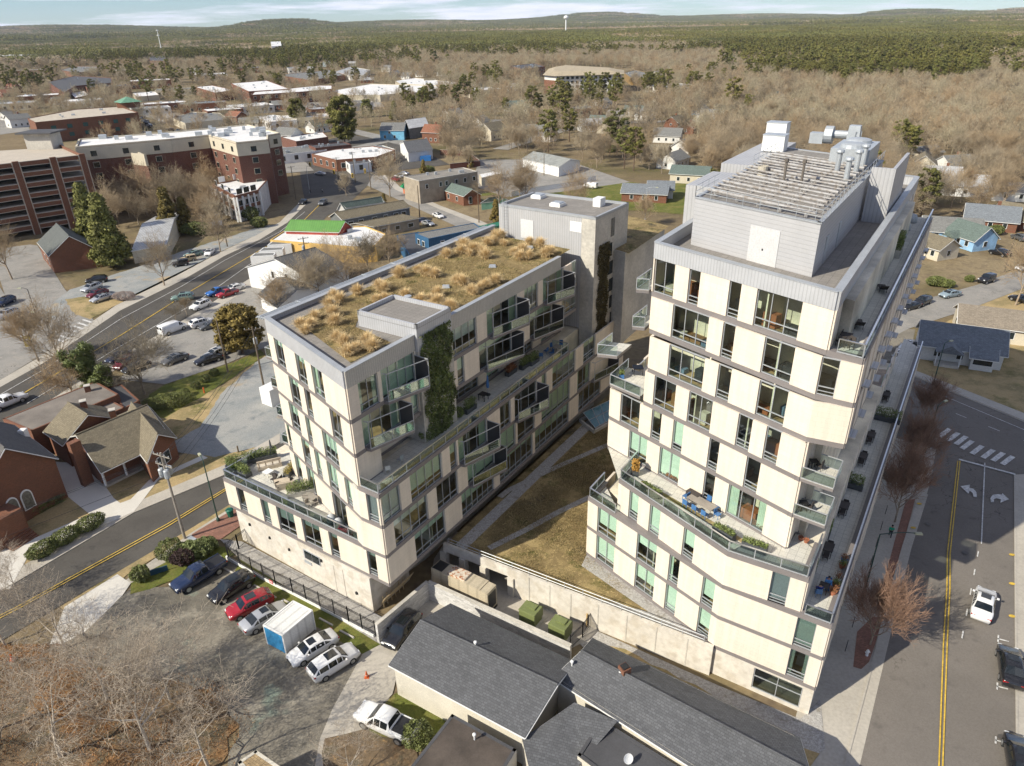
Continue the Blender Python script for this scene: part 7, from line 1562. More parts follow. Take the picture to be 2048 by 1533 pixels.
def skeleton(seed, H=12.0, lv=4, spread=.62, trunk=.28, r0=None, kids=(7, 5, 5, 4, 4), ratio=.62, up=.16, droop=0.0, wob=.16, rmin=.012):
    r = random.Random(seed); S = []
    def br(p, d, L_, rad, l):
        n = 4 if l == 0 else (3 if l < 3 else 2); pts = [p]; q = p; dd = d
        for i in range(n):
            dd = (dd + Vector((r.uniform(-1, 1), r.uniform(-1, 1), r.uniform(-1, 1))) * wob * (1 if l else .35) + Vector((0, 0, up if l else .1))).normalized()
            q2 = q + dd * (L_ / n); ra, rb = rad * (1 - .8 * i / n), rad * (1 - .8 * (i + 1) / n); S.append((q, q2, max(ra, rmin), max(rb, rmin * .7), l)); q = q2; pts.append(q)
        if l >= lv: return
        k = kids[l]; k = max(2, k + r.choice((-1, 0, 1)))
        for j in range(k):
            f = r.uniform(trunk if l == 0 else .25, 1.0) if j else .98; i = min(n - 1, int(f * n)); s = pts[i].lerp(pts[i + 1], f * n - i if f < 1 else 1)
            ax = dd.orthogonal().normalized(); ax.rotate(Matrix.Rotation(r.uniform(0, 2 * PI), 3, dd)); ang = r.uniform(.45, 1.15) * spread / .62 if j else r.uniform(.1, .4)
            nd = d.lerp(dd, .5).normalized(); nd = (nd * math.cos(ang) + ax * math.sin(ang)).normalized(); nd.z -= droop; nd.normalize()
            br(s, nd, L_ * ratio * r.uniform(.75, 1.2) * (1.1 - .35 * f if l == 0 else 1), max(rmin, rad * (1 - .7 * f) * .7), l + 1)
    br(Vector((0, 0, -.1)), Vector((0, 0, 1)), H * .62, r0 or H * .018, 0)
    return S
def bare(seed, mt=None, mc=None, split=1, **k):
    S = skeleton(seed, **k); A_ = lambda ss: (np.array([list(s[0]) for s in ss]), np.array([list(s[1]) for s in ss]), np.array([s[2] for s in ss]), np.array([s[3] for s in ss]))
    thick = [s for s in S if s[4] <= split]; thin = [s for s in S if s[4] > split]
    V1, F1 = tubes(*A_(thick), n=6); V2, F2 = tubes(*A_(thin), n=3)
    return (V1, F1), (V2, F2)
def leafcloud(centers, radii, per, size, r_, flat=1.0, aspect=1.0, shell=.55):
    """many small leaf quads filling ellipsoidal clumps"""
    C_ = np.repeat(np.asarray(centers), per, axis=0); Rr = np.repeat(np.asarray(radii), per, axis=0)
    n = len(C_); d = r_.normal(size=(n, 3)); d /= np.linalg.norm(d, axis=1, keepdims=True); rad = (shell + (1 - shell) * r_.random((n, 1))) ; rad[r_.random(n) < .3] *= .7
    P = C_ + d * rad * Rr[:, None] * np.array([[1, 1, flat]])
    u = r_.normal(size=(n, 3)); u /= np.linalg.norm(u, axis=1, keepdims=True); w = np.cross(d + u * .6, u); w /= np.maximum(np.linalg.norm(w, axis=1, keepdims=True), 1e-6)
    s = size * r_.uniform(.6, 1.3, (n, 1)); V = np.stack([P - u * s * aspect, P + w * s * .5, P + u * s * aspect, P - w * s * .5], 1).reshape(-1, 3); F = np.arange(n * 4).reshape(-1, 4); return V, F
def tree_thing(name, label, tr, cr, mt, mc, loc=(0, 0, 0), group=None, cat='tree', crown='crown'):
    t = thing(name, label, cat, loc, group=group); big('trunk', *tr, mt, t, smooth=True); big(crown, *cr, mc, t); return t
def pine_mesh(seed, H=20, cr=4.2, nclump=52, low=.36, per=70, size=.38, conic=False):
    r_ = np.random.default_rng(seed); z = r_.uniform(low, 1.0, nclump); k = (1 - (z - low) / (1 - low)) if conic else np.sqrt(np.maximum(.05, 1 - ((z - (low + 1) / 2 - .02) / ((1 - low) / 2 + .06)) ** 2))
    a = r_.uniform(0, 2 * PI, nclump); rr_ = cr * k * np.sqrt(r_.uniform(.1, 1, nclump)); C_ = np.stack([rr_ * np.cos(a), rr_ * np.sin(a), z * H - rr_ * (.25 if conic else .0)], 1); Rd = r_.uniform(.75, 1.5, nclump) * (cr / 4.2) * (1.15 if conic else 1)
    V, F = leafcloud(C_, Rd, per, size, r_, flat=.6, aspect=1.1, shell=.4)
    p0 = np.array([[0, 0, -.2], [0, 0, H * .5]]); p1 = np.array([[0, 0, H * .5], [.1, 0, H * .96]]); T0, T1 = [p0[0], p0[1]], [p1[0], p1[1]]; R0, R1 = [.3, .2], [.2, .05]
    for c in C_: b = np.array([0, 0, max(H * low * .9, c[2] - math.hypot(c[0], c[1]) * .5)]); T0.append(b); T1.append(c); R0.append(.07); R1.append(.03)
    return tubes(np.array(T0), np.array(T1), np.array(R0), np.array(R1), 5), (V, F)
M_PBARK = mat('pine_bark', (.13, .085, .06), .9, var=.3, vs=3, space='obj')
BV = [bare(s, H=h, lv=4, spread=sp, kids=(12, 8, 6, 4), wob=.22, rmin=.022) for s, h, sp in ((1, 12, .62), (2, 13, .75), (3, 11, .55), (4, 14, .68), (6, 12.5, .8))]
BT = [tree_thing('bare_tree', 'x', a, b, M_BARK, M_TWIG) for a, b in BV]
PV = [pine_mesh(s, H=h, cr=c) for s, h, c in ((1, 19, 4.4), (2, 22, 5.0), (3, 16, 3.8))]
PT = [tree_thing('pine_tree', 'x', a, b, M_PBARK, M_PINE) for a, b in PV]
used = set()
def put(protos, i, x, y, sc, label, group=None, rz=None, z=None, px=True, name=None):
    p = G(x, y, 0) if px else Vector((x, y, 0)); o = protos[i % len(protos)]; key = o.name
    rz = random.uniform(0, 6.28) if rz is None else rz; s = (sc, sc, sc) if not isinstance(sc, tuple) else sc
    if key not in used: used.add(key); t = o
    else: t = dup(o)
    t.location = (p.x, p.y, 0); t.rotation_euler = (0, 0, rz); t.scale = s; t['label'] = label
    if group: t['group'] = group
    elif 'group' in t.keys(): del t['group']
    return t
# --- foreground leafless trees (dense twigs)
FV = [bare(s, H=10.5, lv=5, spread=.8, kids=(6, 4, 5, 4, 3), trunk=.1, wob=.22, ratio=.66, r0=.19, rmin=.013) for s in (21, 22, 23)]
FT = [tree_thing('bare_tree', 'x', a, b, mat('silver_bark', (.50, .44, .36), .85, var=.3, vs=2.5, space='obj'), mat('grey_twig', (.44, .37, .29), .9, var=.3, vs=.6, space='obj')) for a, b in FV]
for i, (x, y, s, lb) in enumerate(((300, 1500, 1.0, 'big pale leafless tree whose forked trunk stands bottom left of the gravel lot'), (120, 1515, .95, 'pale leafless tree in the bottom left corner over orange leaves'), (420, 1540, .8, 'small leafless tree beside the tan roofed shed at the bottom'),
        (215, 1400, .85, 'leafless tree in the middle of the bottom left grove'), (340, 1400, .75, 'leafless tree reaching out over the gravel lot from the grove'), (130, 1300, .7, 'leafless tree at the top of the grove near the driveway apron'),
        (10, 1290, .7, 'leafless tree leaning over the church street at the left edge'), (-60, 1480, 1.0, 'leafless tree half outside the left bottom edge'), (700, 1560, .45, 'low leafless shrub like tree beside the leafy pickup'), (40, 1200, .55, 'thin leafless tree in front of the church porch'))):
    put(FT, i, x, y, s, lb, 'leafless trees of the bottom left grove' if x < 500 else None)
# --- street trees
SV = [bare(s, H=7.0, lv=5, spread=.5, kids=(12, 6, 5, 4, 4), trunk=.22, ratio=.66, up=.22, wob=.16, r0=.11, rmin=.011) for s in (31, 32)]
ST = [tree_thing('street_tree', 'x', a, b, M_BARK, M_RTWIG) for a, b in SV]
put(ST, 0, 1740, 1290, 1.0, 'russet leafed street tree catching the sun beside the tower corner')
put(ST, 1, 1790, 1045, 1.15, 'bare reddish street tree in tower shade, second along the pavement')
M_DTW = mat('purple_twig', (.16, .095, .075), .9, var=.3, space='obj')
for i, (x, y, s, lb) in enumerate(((1822, 950, 1.0, 'third reddish street tree along the shaded pavement'), (1850, 858, .9, 'farthest reddish street tree near the crosswalk'))): put(ST, i, x, y, s, lb)
# --- hero trees on the left
put(BT, 1, 289, 789, .82, 'twisted leafless tree with a light trunk on the green lawn strip', rz=1.2)
put(BT, 3, 329, 572, .72, 'leafless tree beside the red brick sign on the gravel lane'); put(BT, 0, 441, 504, .8, 'leafless tree at the end of the verge by the gravel lane')
put(BT, 0, 25, 560, 1.0, 'tall leafless tree at the left edge beside the side road'); put(BT, 3, 130, 745, .8, 'leafless tree leaning over the main street by the brick hall'); put(BT, 2, 78, 724, .85, 'leafless tree by the yellow banner lamp post'); put(BT, 4, 150, 800, .7, 'leafless tree between the brick hall and the main street')
put(BT, 1, 352, 643, .3, 'small bare street tree beside the car park entrance'); put(BT, 2, 374, 632, .33, 'second small bare street tree beside the main street')
put(BT, 0, 693, 393, .62, 'bare street tree standing alone in the intersection forecourt'); put(BT, 3, 780, 395, .95, 'tall bare tree beside the tan shop'); put(BT, 1, 1000, 420, .95, 'tall bare tree behind the stair tower'); put(BT, 4, 1040, 400, .9, 'second tall bare tree behind the stair tower')
for i, (x, y, s) in enumerate(((640, 600, .8), (600, 610, .7), (740, 560, .85), (700, 590, .75), (780, 540, .8), (560, 640, .7), (670, 560, .7))): put(BT, i, x, y, s, 'bare tree in the thicket between the white building and the low block', 'bare trees behind the low block')
RCT = [tree_thing('conifer', 'x', *pine_mesh(44, H=8.5, cr=3.9, nclump=150, low=.12, per=130, size=.26), M_PBARK, M_CEDAR)]
put(RCT, 0, 486, 708, 1.0, 'rounded olive and rust coloured evergreen between the car park and the gravel yard')
CT = [tree_thing('conifer', 'x', *pine_mesh(41, H=13, cr=3.6, nclump=130, low=.1, per=130, size=.3, conic=True), M_PBARK, M_CEDAR)]
put(CT, 0, 345, 470, 1.0, 'tall dark conifer in the wood below the hotel'); put(CT, 0, 375, 465, .75, 'shorter dark conifer in the wood below the hotel')
put(CT, 0, 770, 420, .38, 'small round evergreen behind the tan flats'); put(CT, 0, 940, 335, .5, 'dark evergreen at the board fence yard'); put(CT, 0, 848, 352, .45, 'dark evergreen shrub behind the tan shop'); put(CT, 0, 992, 445, .5, 'dark evergreen by the green container')
BPV = [pine_mesh(s, H=17, cr=5.6, nclump=170, low=.14, per=130, size=.4, conic=(s == 51)) for s in (51, 52)]
BP = [tree_thing('big_pine', 'x', a, b, M_PBARK, M_PINE) for a, b in BPV]
put(BP, 0, 228, 532, (.9, .9, 1.0), 'large dark green pine in front of the chapel, nearer of two'); put(BP, 0, 195, 505, (.8, .8, 1.0), 'large dark green pine in front of the parking garage, farther of two')
put(BP, 1, 690, 288, (1.15, 1.15, 1.25), 'very large yellow green pine beyond the intersection'); put(BP, 1, 598, 252, .85, 'broad dark pine right of the glass shop'); put(BP, 1, 1200, 200, .7, 'yellow green pine in front of the tan roofed apartments'); put(BP, 0, 545, 150, .8, 'round evergreen left of the grey roofed school'); put(BP, 1, 735, 235, .6, 'dark evergreen beside the bright blue house'); put(BP, 0, 790, 240, .6, 'dark evergreen behind the bright blue house')
# ivy covered tree
S_ = skeleton(77, H=10, lv=3, spread=.9, kids=(7, 4, 3), trunk=.15)
r_ = np.random.default_rng(5); tk = [s for s in S_ if s[4] <= 2]; cs = np.array([list(s[0].lerp(s[1], f)) for s in tk for f in (.2, .6, 1)]); cs = cs[(cs[:, 2] < 8.5)]
(a, b) = bare(77, H=10, lv=4, spread=.9, kids=(7, 4, 3, 4), trunk=.15); t = tree_thing('ivy_covered_tree', 'leaning tree smothered in green ivy beside the brick hall', a, b, M_BARK, M_TWIG, tuple(G(200, 790, 0)))
V, F = leafcloud(cs, np.full(len(cs), .85), 240, .16, r_, shell=.2); big('ivy', V, F, M_IVY, t)
# --- shrubs and hedges
def bush(x, y, w, d, h, label, m=M_HEDGE, rz=0.0, n=4000, size=.09, name='shrub', z=0.0, group=None, box=False, px=True, cat='shrub'):
    p = G(x, y, z) if px else Vector((x, y, z)); t = thing(name, label, cat, (p.x, p.y, z + .03), rz=rz, group=group); q = rng.normal(size=(n, 3)); q /= np.linalg.norm(q, axis=1, keepdims=True)
    if box: q = np.sign(q) * np.abs(q) ** .45; q /= np.max(np.abs(q), axis=1, keepdims=True) ** .8
    q = q * (0.82 + .18 * rng.random((n, 1))) * (1 + .08 * np.sin(q[:, :1] * 9 + q[:, 1:2] * 7)); P = q * np.array([[w / 2, d / 2, h / 2]]) + np.array([[0, 0, h * .5]])
    P[:, 2] = np.maximum(P[:, 2], .05); V, F = leafcloud(P, np.full(n, .02), 1, size, rng); big('foliage', V, F, m, t)
    mb = MB(); mb.tube((0, 0, 0), (0, 0, h * .6), .05, n=5)
    for k in range(5): a = k * 1.26; mb.tube((0, 0, .1), (math.cos(a) * w * .3, math.sin(a) * d * .3, h * .7), .03, n=4)
    mb.build('stem', M_WOODP, t, uv=False); return t
rzc = math.atan2(*(lambda v: (v.y, v.x))(G(267, 1026) - G(123, 1111)))
for x, y, lb in ((183, 1058, 'clipped oval hedge nearest the concrete forecourt'), (134, 1085, 'clipped oval hedge, middle of three by the church path'), (90, 1110, 'clipped oval hedge, lowest of three by the church path')): bush(x, y, 3.6, 2.2, 1.7, lb, rz=rzc, n=5000, name='clipped_hedge', cat='hedge')
bush(50, 1038, 9, 1.6, 1.1, 'long low dark hedge along the church front wall', rz=rzc, n=5000, name='clipped_hedge', cat='hedge', box=True)
bush(345, 1117, 3.0, 2.8, 2.4, 'tall round bush beside the navy pickup'); bush(390, 1112, 4.2, 2.2, 1.8, 'spiky cactus like green shrub mass near the tall pole', m=mat('cactus_green', (.17, .20, .07), .7, var=.5, vs=2, space='obj'), size=.16); bush(415, 1100, 2.6, 2.0, 1.5, 'right end of the prickly green shrubs', m=MATS['cactus_green'], size=.16)
bush(284, 1160, 2.0, 2.0, 1.7, 'small round olive bush at the driveway corner'); bush(368, 1128, 2.6, 2.0, 1.8, 'dark purple bush between the round bush and the prickly shrubs', m=mat('plum', (.07, .04, .035), .8, var=.4, space='obj'))
bush(338, 815, 8, 2.6, 2.2, 'long untrimmed hedge behind the porch house', rz=.35, n=7000)
for i, (x, y) in enumerate(((372, 793), (393, 778), (412, 765), (430, 752), (350, 800))): bush(x, y, 1.6, 1.5, 1.3, 'small round bush in the row along the lawn strip', group='small bushes along the lawn strip', n=1500)
bush(838, 1488, 2.6, 2.4, 2.2, 'green bush at the tail of the leafy pickup'); bush(250, 600, 5, 3, 1.8, 'pale flowering shrub on the grass corner by the parked cars', m=mat('blossom', (.42, .34, .30), .9, var=.3, space='obj'))
bush(880, 1470, 0.1, .1, .1, 'x') if False else None
for x, y, w, h, lb in ((395, 470, 9, 3.5, 'rounded shrub mass below the wood by the gravel lane'), (500, 440, 6, 4, 'weeping grey green shrub beside the white corner building'), (520, 455, 5, 3, 'dark shrub in front of the white corner building'), (855, 348, 6, 3, 'dark clipped shrub row behind the tan shop'), (1220, 305, 7, 3, 'dark shrub on the edge of the bare wood'), (1990, 470, 4, 2.5, 'round evergreen shrub in front of the brick house on the right'), (1938, 564, 2, 1.4, 'small round shrub on the dry lawn by the back street'), (1870, 572, 4, 2, 'low green shrub in front of the small cream house'), (1893, 575, 3, 1.6, 'second low shrub near the back street kerb')): bush(x, y, w, w * .7, h, lb, n=3500, size=.2)
# terrace greenery and ivy on the walls
def ivy(name, label, a, b, z0, z1, n, m, jag=.5, d=.18):
    t = thing(name, label, 'climbing plant', (a[0], a[1], z0), world=False); u = rng.random(n); z = z0 + (z1 - z0) * rng.random(n) ** .9; w = .22 * np.sin(z * 1.1) + .16 * np.sin(z * 3.1 + 1) + .12 * rng.normal(size=n); L_ = math.dist(a, b); nx, ny = (b[1] - a[1]) / L_, -(b[0] - a[0]) / L_
    k = np.clip(.5 + (u - .5) * (1 + w), -.08, 1.08); o = rng.random(n) * d + .03; P = np.stack([a[0] + (b[0] - a[0]) * k + nx * o, a[1] + (b[1] - a[1]) * k + ny * o, z], 1) - np.array([[a[0], a[1], z0]]); V, F = leafcloud(P, np.full(n, .05), 1, .13, rng); big('leaves', V, F, m, t); return t
i0, i1 = U2(q0_ := U2(CU, e0s + .6), 0, .46), U2(CU, e1s - .5, .46)
ivy('climbing_ivy', 'dark green ivy climbing the concrete lift shaft of the low block', i0, i1, KB(3) + .1, zr + 1.2, 9000, M_IVY)
sa, sb = lerp(st[1], st[2], .12), lerp(st[1], st[2], .42); ivy('climbing_ivy', 'reddish brown creeper climbing the concrete stair tower', sa, sb, KB(3) - 1, 26.2, 7000, mat('red_creeper', (.10, .08, .03), .8, var=.6, vs=1, space='obj'))
# golden grasses on the planted roof
def tuft(n=420, s=1.0, seed=1):
    r = np.random.default_rng(seed); a = r.uniform(0, 2 * PI, n); b = r.uniform(.1, 1.15, n); L_ = r.uniform(.6, 1.1, n) * s; b0 = np.stack([r.normal(0, .12, n), r.normal(0, .12, n), np.zeros(n)], 1); P = [b0]; ang = b * .5
    for k in range(3): d = np.stack([np.cos(a) * np.sin(ang), np.sin(a) * np.sin(ang), np.cos(ang)], 1); P.append(P[-1] + d * (L_ / 3)[:, None]); ang = ang + b * .55
    w = np.stack([-np.sin(a), np.cos(a), np.zeros(n)], 1) * .016; V = []; F = []
    for k in range(4): ww = w * (1, .9, .7, .15)[k]; V += [P[k] - ww, P[k] + ww]
    V = np.stack(V, 1).reshape(-1, 3); base = np.arange(n)[:, None] * 8; F = np.concatenate([base + np.array([[2 * k, 2 * k + 1, 2 * k + 3, 2 * k + 2]]) for k in range(3)], 0); return V, F
GT = []
for s in (1, 2, 3): V, F = tuft(seed=s); o = big('ornamental_grass', V, F, M_DGRASS); tag(o, 'clump of dry golden ornamental grass on the planted roof', 'grass clump', 'golden grass clumps on the planted roof'); GT.append(o)
gp = [(622, 655), (630, 640), (612, 668), (665, 598), (658, 615), (672, 650), (668, 632), (690, 690), (700, 710), (672, 682), (735, 688), (712, 705), (745, 700), (600, 655), (680, 605), (715, 590), (765, 585), (760, 580), (755, 605), (770, 603), (812, 595), (800, 553), (834, 545), (852, 552), (870, 555), (912, 567), (926, 570), (866, 612), (842, 608), (858, 603), (875, 607), (872, 595), (900, 618), (853, 620), (845, 624), (868, 632), (908, 620), (892, 515), (920, 508), (925, 495), (940, 512), (955, 500), (975, 492), (985, 485), (990, 478), (1000, 476), (1010, 492), (1030, 510), (1045, 505), (1040, 520), (1090, 515), (1100, 510), (1060, 490), (1080, 495), (1055, 520), (965, 508), (948, 504), (990, 568), (960, 580), (948, 590), (975, 576), (972, 518)]
for i, (x, y) in enumerate(gp):
    for j in range(2):
        p = G(x + rng.uniform(-6, 6) * j, y + rng.uniform(-3, 3) * j, zs); o = GT[(i + j) % 3]
        if i >= 3 or j: o = o.copy(); COL.objects.link(o)
        s = rng.uniform(.8, 1.35) * (1 if y > 560 else 1.1); o.location = (p.x, p.y, zs + .03); o.rotation_euler[2] = rng.uniform(0, 6); o.scale = (s, s, s * .95)
# dry stubble on the planted surfaces: nobody could count it
def stubble(name, label, poly, z, n, m, h=.12, w=.02):
    from mathutils.geometry import tessellate_polygon
    tri = tessellate_polygon([[Vector((p[0], p[1], 0)) for p in poly]]); A_ = []; 
    for a, b, c in tri: pa, pb, pc = (np.array(poly[i][:2]) for i in (a, b, c)); A_.append((abs(np.cross(pb - pa, pc - pa)) / 2, pa, pb, pc))
    tot = sum(x[0] for x in A_); P = []
    for s, a, b, c in A_: k = int(n * s / tot); u = rng.random((k, 2)); f = u.sum(1) > 1; u[f] = 1 - u[f]; P.append(a + (b - a) * u[:, :1] + (c - a) * u[:, 1:])
    P = np.concatenate(P); k = len(P); dens = np.sin(P[:, 0] * 1.1) * np.sin(P[:, 1] * .9 + 1) + np.sin(P[:, 0] * .37 + P[:, 1] * .51) + rng.normal(0, .7, k); P = P[dens > -.3]; k = len(P)
    P = np.concatenate([P, np.full((k, 1), z)], 1); a = rng.uniform(0, 2 * PI, k); t_ = rng.normal(0, .5, (k, 2)) * h; hh_ = h * rng.uniform(.4, 1.6, k); w_ = np.stack([np.cos(a), np.sin(a), 0 * a], 1) * w
    V = np.stack([P - w_, P + w_, P + np.concatenate([t_, hh_[:, None]], 1)], 1).reshape(-1, 3); o = big(name, V, np.arange(3 * k).reshape(-1, 3), m); tag(o, label, 'grass', kind='stuff'); return o
M_STRAW = mat('straw', (.40, .30, .14), .9, var=.5, vs=.5, fine=.2); M_MOSS = mat('brown_sedum', (.17, .14, .055), .9, var=.5, vs=.6)
rp = [G(x, y, zs) for x, y in sed]; stubble('roof_sedum', 'short dry sedum covering the planted roof', [(p.x, p.y) for p in rp], zs + .03, 42000, M_STRAW, .1, .022); stubble('roof_sedum', 'brown sedum patches on the planted roof', [(p.x, p.y) for p in rp], zs + .03, 30000, M_MOSS, .07, .03)
dpl = [U(lerp(dW, dE, .04), 1.2), U(lerp(dW, dE, .48), 1.0), (11.2, 51.2), A1, U(A1, 30), U2((-9.6, 55.2), 34, 2.4), U2((-9.6, 55.2), 5.4, 2.4)]
stubble('deck_grass', 'short dry grass on the planted deck', dpl, dz + .01, 60000, M_STRAW, .13, .02); stubble('deck_grass', 'brown sedum on the planted deck', dpl, dz + .01, 40000, M_MOSS, .09, .03)
lit = [(p.x, p.y) for p in GP([(-60, 1290), (170, 1290), (300, 1340), (440, 1365), (520, 1450), (450, 1560), (-100, 1600)])]; M_LEAF = mat('fallen_leaves', (.36, .19, .08), .9, var=.6, vs=1.5); stubble('fallen_leaves', 'orange brown leaves and dead stems covering the ground of the grove', lit, .04, 26000, M_LEAF, .2, .04)

# --- woods: scattered trees, nearest ones as things, the rest as one mass
FOOT = []
for o in list(COL.objects):
    if o.type == 'EMPTY' and o.parent is None:
        if '_q' in o.keys(): FOOT.append([(p[0], p[1]) for p in o['_q']])
        elif o.get('category') == 'house': FOOT.append([(o.location.x + 8 * math.cos(a), o.location.y + 8 * math.sin(a)) for a in range(0, 7)])
for o in COL.objects:
    n_ = o.name.split('.')[0]
    if n_ in ('road_main', 'road_branch', 'road_back_street', 'road_east', 'side_road', 'car_park_garage', 'asphalt_downtown', 'gravel_lane', 'car_park_diagonal', 'car_park_west', 'lawn_east_of_street', 'verge_main') and o.type == 'MESH': FOOT.append([(v.co.x, v.co.y) for v in o.data.vertices])
def inside(x, y, P):
    c = False; j = len(P) - 1
    for i in range(len(P)):
        if (P[i][1] > y) != (P[j][1] > y) and x < (P[j][0] - P[i][0]) * (y - P[i][1]) / (P[j][1] - P[i][1]) + P[i][0]: c = not c
        j = i
    return c
BB = [(min(p[0] for p in P) - 2, max(p[0] for p in P) + 2, min(p[1] for p in P) - 3, max(p[1] for p in P) + 3, P) for P in FOOT]
GRID = {}
for b in BB:
    for i in range(int(b[0] // 40), int(b[1] // 40) + 1):
        for j in range(int(b[2] // 40), int(b[3] // 40) + 1): GRID.setdefault((i, j), []).append(b)
def blocked(x, y):
    for b in GRID.get((int(x // 40), int(y // 40)), ()):
        if b[0] < x < b[1] and b[2] - 6 < y < b[3] and any(inside(x + dx, y + dy, b[4]) for dx, dy in ((0, 0), (2.5, 0), (-2.5, 0), (0, 3), (0, -3), (0, -7))): return True
    return False
from mathutils import noise as _nz
def nz(x, y, s): return _nz.noise(Vector((x / s, y / s, 3.3)))
def dens(px, py, x, y):
    if py > 470 and not (1840 < px): return 0
    if 1075 < px < 1262 and 138 < py < 200: return 0
    if 195 < px < 480 and 335 < py < 480: return 1.0                    # wood below the hotel
    if px < 200 and py > 255: return 0
    if py > 330 and px < 880: return 0.0
    if px > 1840 and 200 < py < 420: return .9
    if px > 1840 and py >= 420: return .05
    if 1380 < px < 1840 and py < 400: return .9
    if 880 < px <= 1400 and py > 350: return .04
    if 880 < px <= 1400 and 170 < py <= 350: return .5 + .4 * nz(x, y, 60)
    if px <= 880 and 130 < py <= 330: return (.26 + .3 * nz(x, y, 80)) * (1 if py < 260 else .35)
    return .8 + .2 * nz(x, y, 120)
def pinep(px, py, x, y):
    n = nz(x, y, 260) + .5 * nz(x + 500, y, 90)
    b = -.35
    if px > 1450 and py < 135: b = .25
    if 1650 < px < 1960 and 115 < py < 172: b = .42
    if py < 110: b = max(b, -.2)
    if px > 1840 and py > 200: b = -1
    if 1350 < px < 1860 and py > 172: b = -.62
    if py > 150 and px < 1500: b = -.5
    if 700 < px < 1200 and 70 < py < 100: b = .35
    if 0 < px < 330 and 62 < py < 92: b = .4
    if 0 < px < 330 and 92 < py < 130: b = -.15
    return .5 + 1.3 * (n + b)
cand = []
rt = random.Random(99)
def ring_scatter(r0, r1, step):
    r = r0
    while r < r1:
        n = int(r * 1.45 / step)
        for i in range(n):
            a = -.725 + 1.45 * (i + rt.uniform(-.35, .35)) / n; rr = r + rt.uniform(-.4, .4) * step; yield rr * math.sin(a), rr * math.cos(a)
        r += step
for x, y in list(ring_scatter(95, 420, 7.0)) + list(ring_scatter(420, 1500, 8.6)):
    pxx, pyy = proj((x, y, 0))
    if pxx < -60 or pxx > 2110: continue
    if rt.random() > dens(pxx, pyy, x, y) or blocked(x, y): continue
    pine = rt.random() < pinep(pxx, pyy, x, y); cand.append((math.hypot(x, y), x, y, pine, pxx, pyy))
cand.sort(key=lambda c: c[0])
cb = cp = 0; restb = []
def treg(x, y): return 'in the wood below the hotel' if x < 500 and y > 330 else 'on the far left of town' if x < 300 else 'around the brick school' if x < 600 else 'near the bright blue house' if x < 900 and y > 220 else 'around the sprawling white store' if x < 900 else 'among houses above the stair tower' if x < 1200 else 'in the wood left of the plant room' if x < 1480 else 'behind the tower roof' if x < 1840 else 'at the right edge beyond the brick houses' if y < 430 else 'in the yards along the back street'
for d_, x, y, pine, pxx, pyy in cand:
    sc = rt.uniform(.75, 1.15)
    if pine and cp < 260: put(PT, cp, x, y, sc * .85, 'pine tree ' + treg(pxx, pyy), 'pines ' + treg(pxx, pyy), px=False); cp += 1
    elif not pine and cb < 290: put(BT, cb, x, y, sc * .85, 'leafless tree ' + treg(pxx, pyy), 'leafless trees ' + treg(pxx, pyy), px=False); cb += 1
    else: restb.append((x, y, 0.0, sc, (0 if not pine else 3) + rt.randrange(3)))
SRC = bpy.data.collections.new('wood_sources')
def srcobj(name, parts):
    V = []; F = []; M_ = []; mats = []; off = 0
    for (v, f), m in parts: V.append(v); F.append(f + off); off += len(v); M_ += [len(mats)] * len(f); mats.append(m)
    me = bpy.data.meshes.new(name); V = np.concatenate(V); F = np.concatenate(F); k = len(F)
    me.vertices.add(len(V)); me.vertices.foreach_set('co', V.astype(np.float32).ravel()); me.loops.add(k * 4); me.loops.foreach_set('vertex_index', F.astype(np.int32).ravel()); me.polygons.add(k); me.polygons.foreach_set('loop_start', np.arange(0, k * 4, 4, dtype=np.int32)); me.polygons.foreach_set('loop_total', np.full(k, 4, dtype=np.int32))
    for m in mats: me.materials.append(m)
    me.polygons.foreach_set('material_index', np.array(M_, dtype=np.int32)); me.update(calc_edges=True); o = bpy.data.objects.new(name, me); SRC.objects.link(o); return o
far_b = [bare(s, H=12, lv=3, spread=sp, kids=(11, 7, 6), wob=.25, rmin=.035) for s, sp in ((61, .7), (62, .8), (63, .6))]
M_PALE = mat('pale_twig', (.43, .37, .25), .9, var=.25, space='obj')
for i, (a, b) in enumerate(far_b): srcobj('src_%02d' % i, [(a, M_PALE if i == 1 else M_BARK), (b, M_PALE if i == 1 else M_TWIG)])
for i, (a, b) in enumerate([pine_mesh(s, H=h, cr=c, nclump=22, per=36, size=.75) for s, h, c in ((71, 17, 4.6), (72, 19, 4.8), (73, 14, 4.2))]): srcobj('src_%02d' % (i + 3), [(a, M_PBARK), (b, M_PINE)])
def patch(seed, pinef, size=120.0, n=190):
    r_ = np.random.default_rng(seed); P = r_.uniform(-size / 2, size / 2, (n, 2)); isp = r_.random(n) < pinef; out = []
    for flag, m, sz, per in ((False, M_TWIG, 1.0, 40), (True, M_PINE, 1.25, 34)):
        q = P[isp == flag]
        if len(q) == 0: q = P[:1]
        h = r_.uniform(8, 12, len(q)) + (5 if flag else 0); C_ = np.concatenate([q, (h * .68)[:, None]], 1); V, F = leafcloud(C_, h * .42, per, sz, r_, flat=.75, aspect=1.6 if not flag else .9, shell=.35); out.append(((V, F), m))
    return out
for i, f in enumerate((.04, .12, .3, .6, .85, .97)): srcobj('src_%02d' % (i + 6), patch(80 + i, f))
far = []
for x, y in list(ring_scatter(1440, 4300, 108)):
    pxx, pyy = proj((x, y, 0))
    if -80 < pxx < 2130: far.append((x, y, hills(x, y) - .5, 1.0, 6 + max(0, min(5, int(pinep(pxx, pyy, x, y) * 4.4 + rt.uniform(-.6, .7))))))
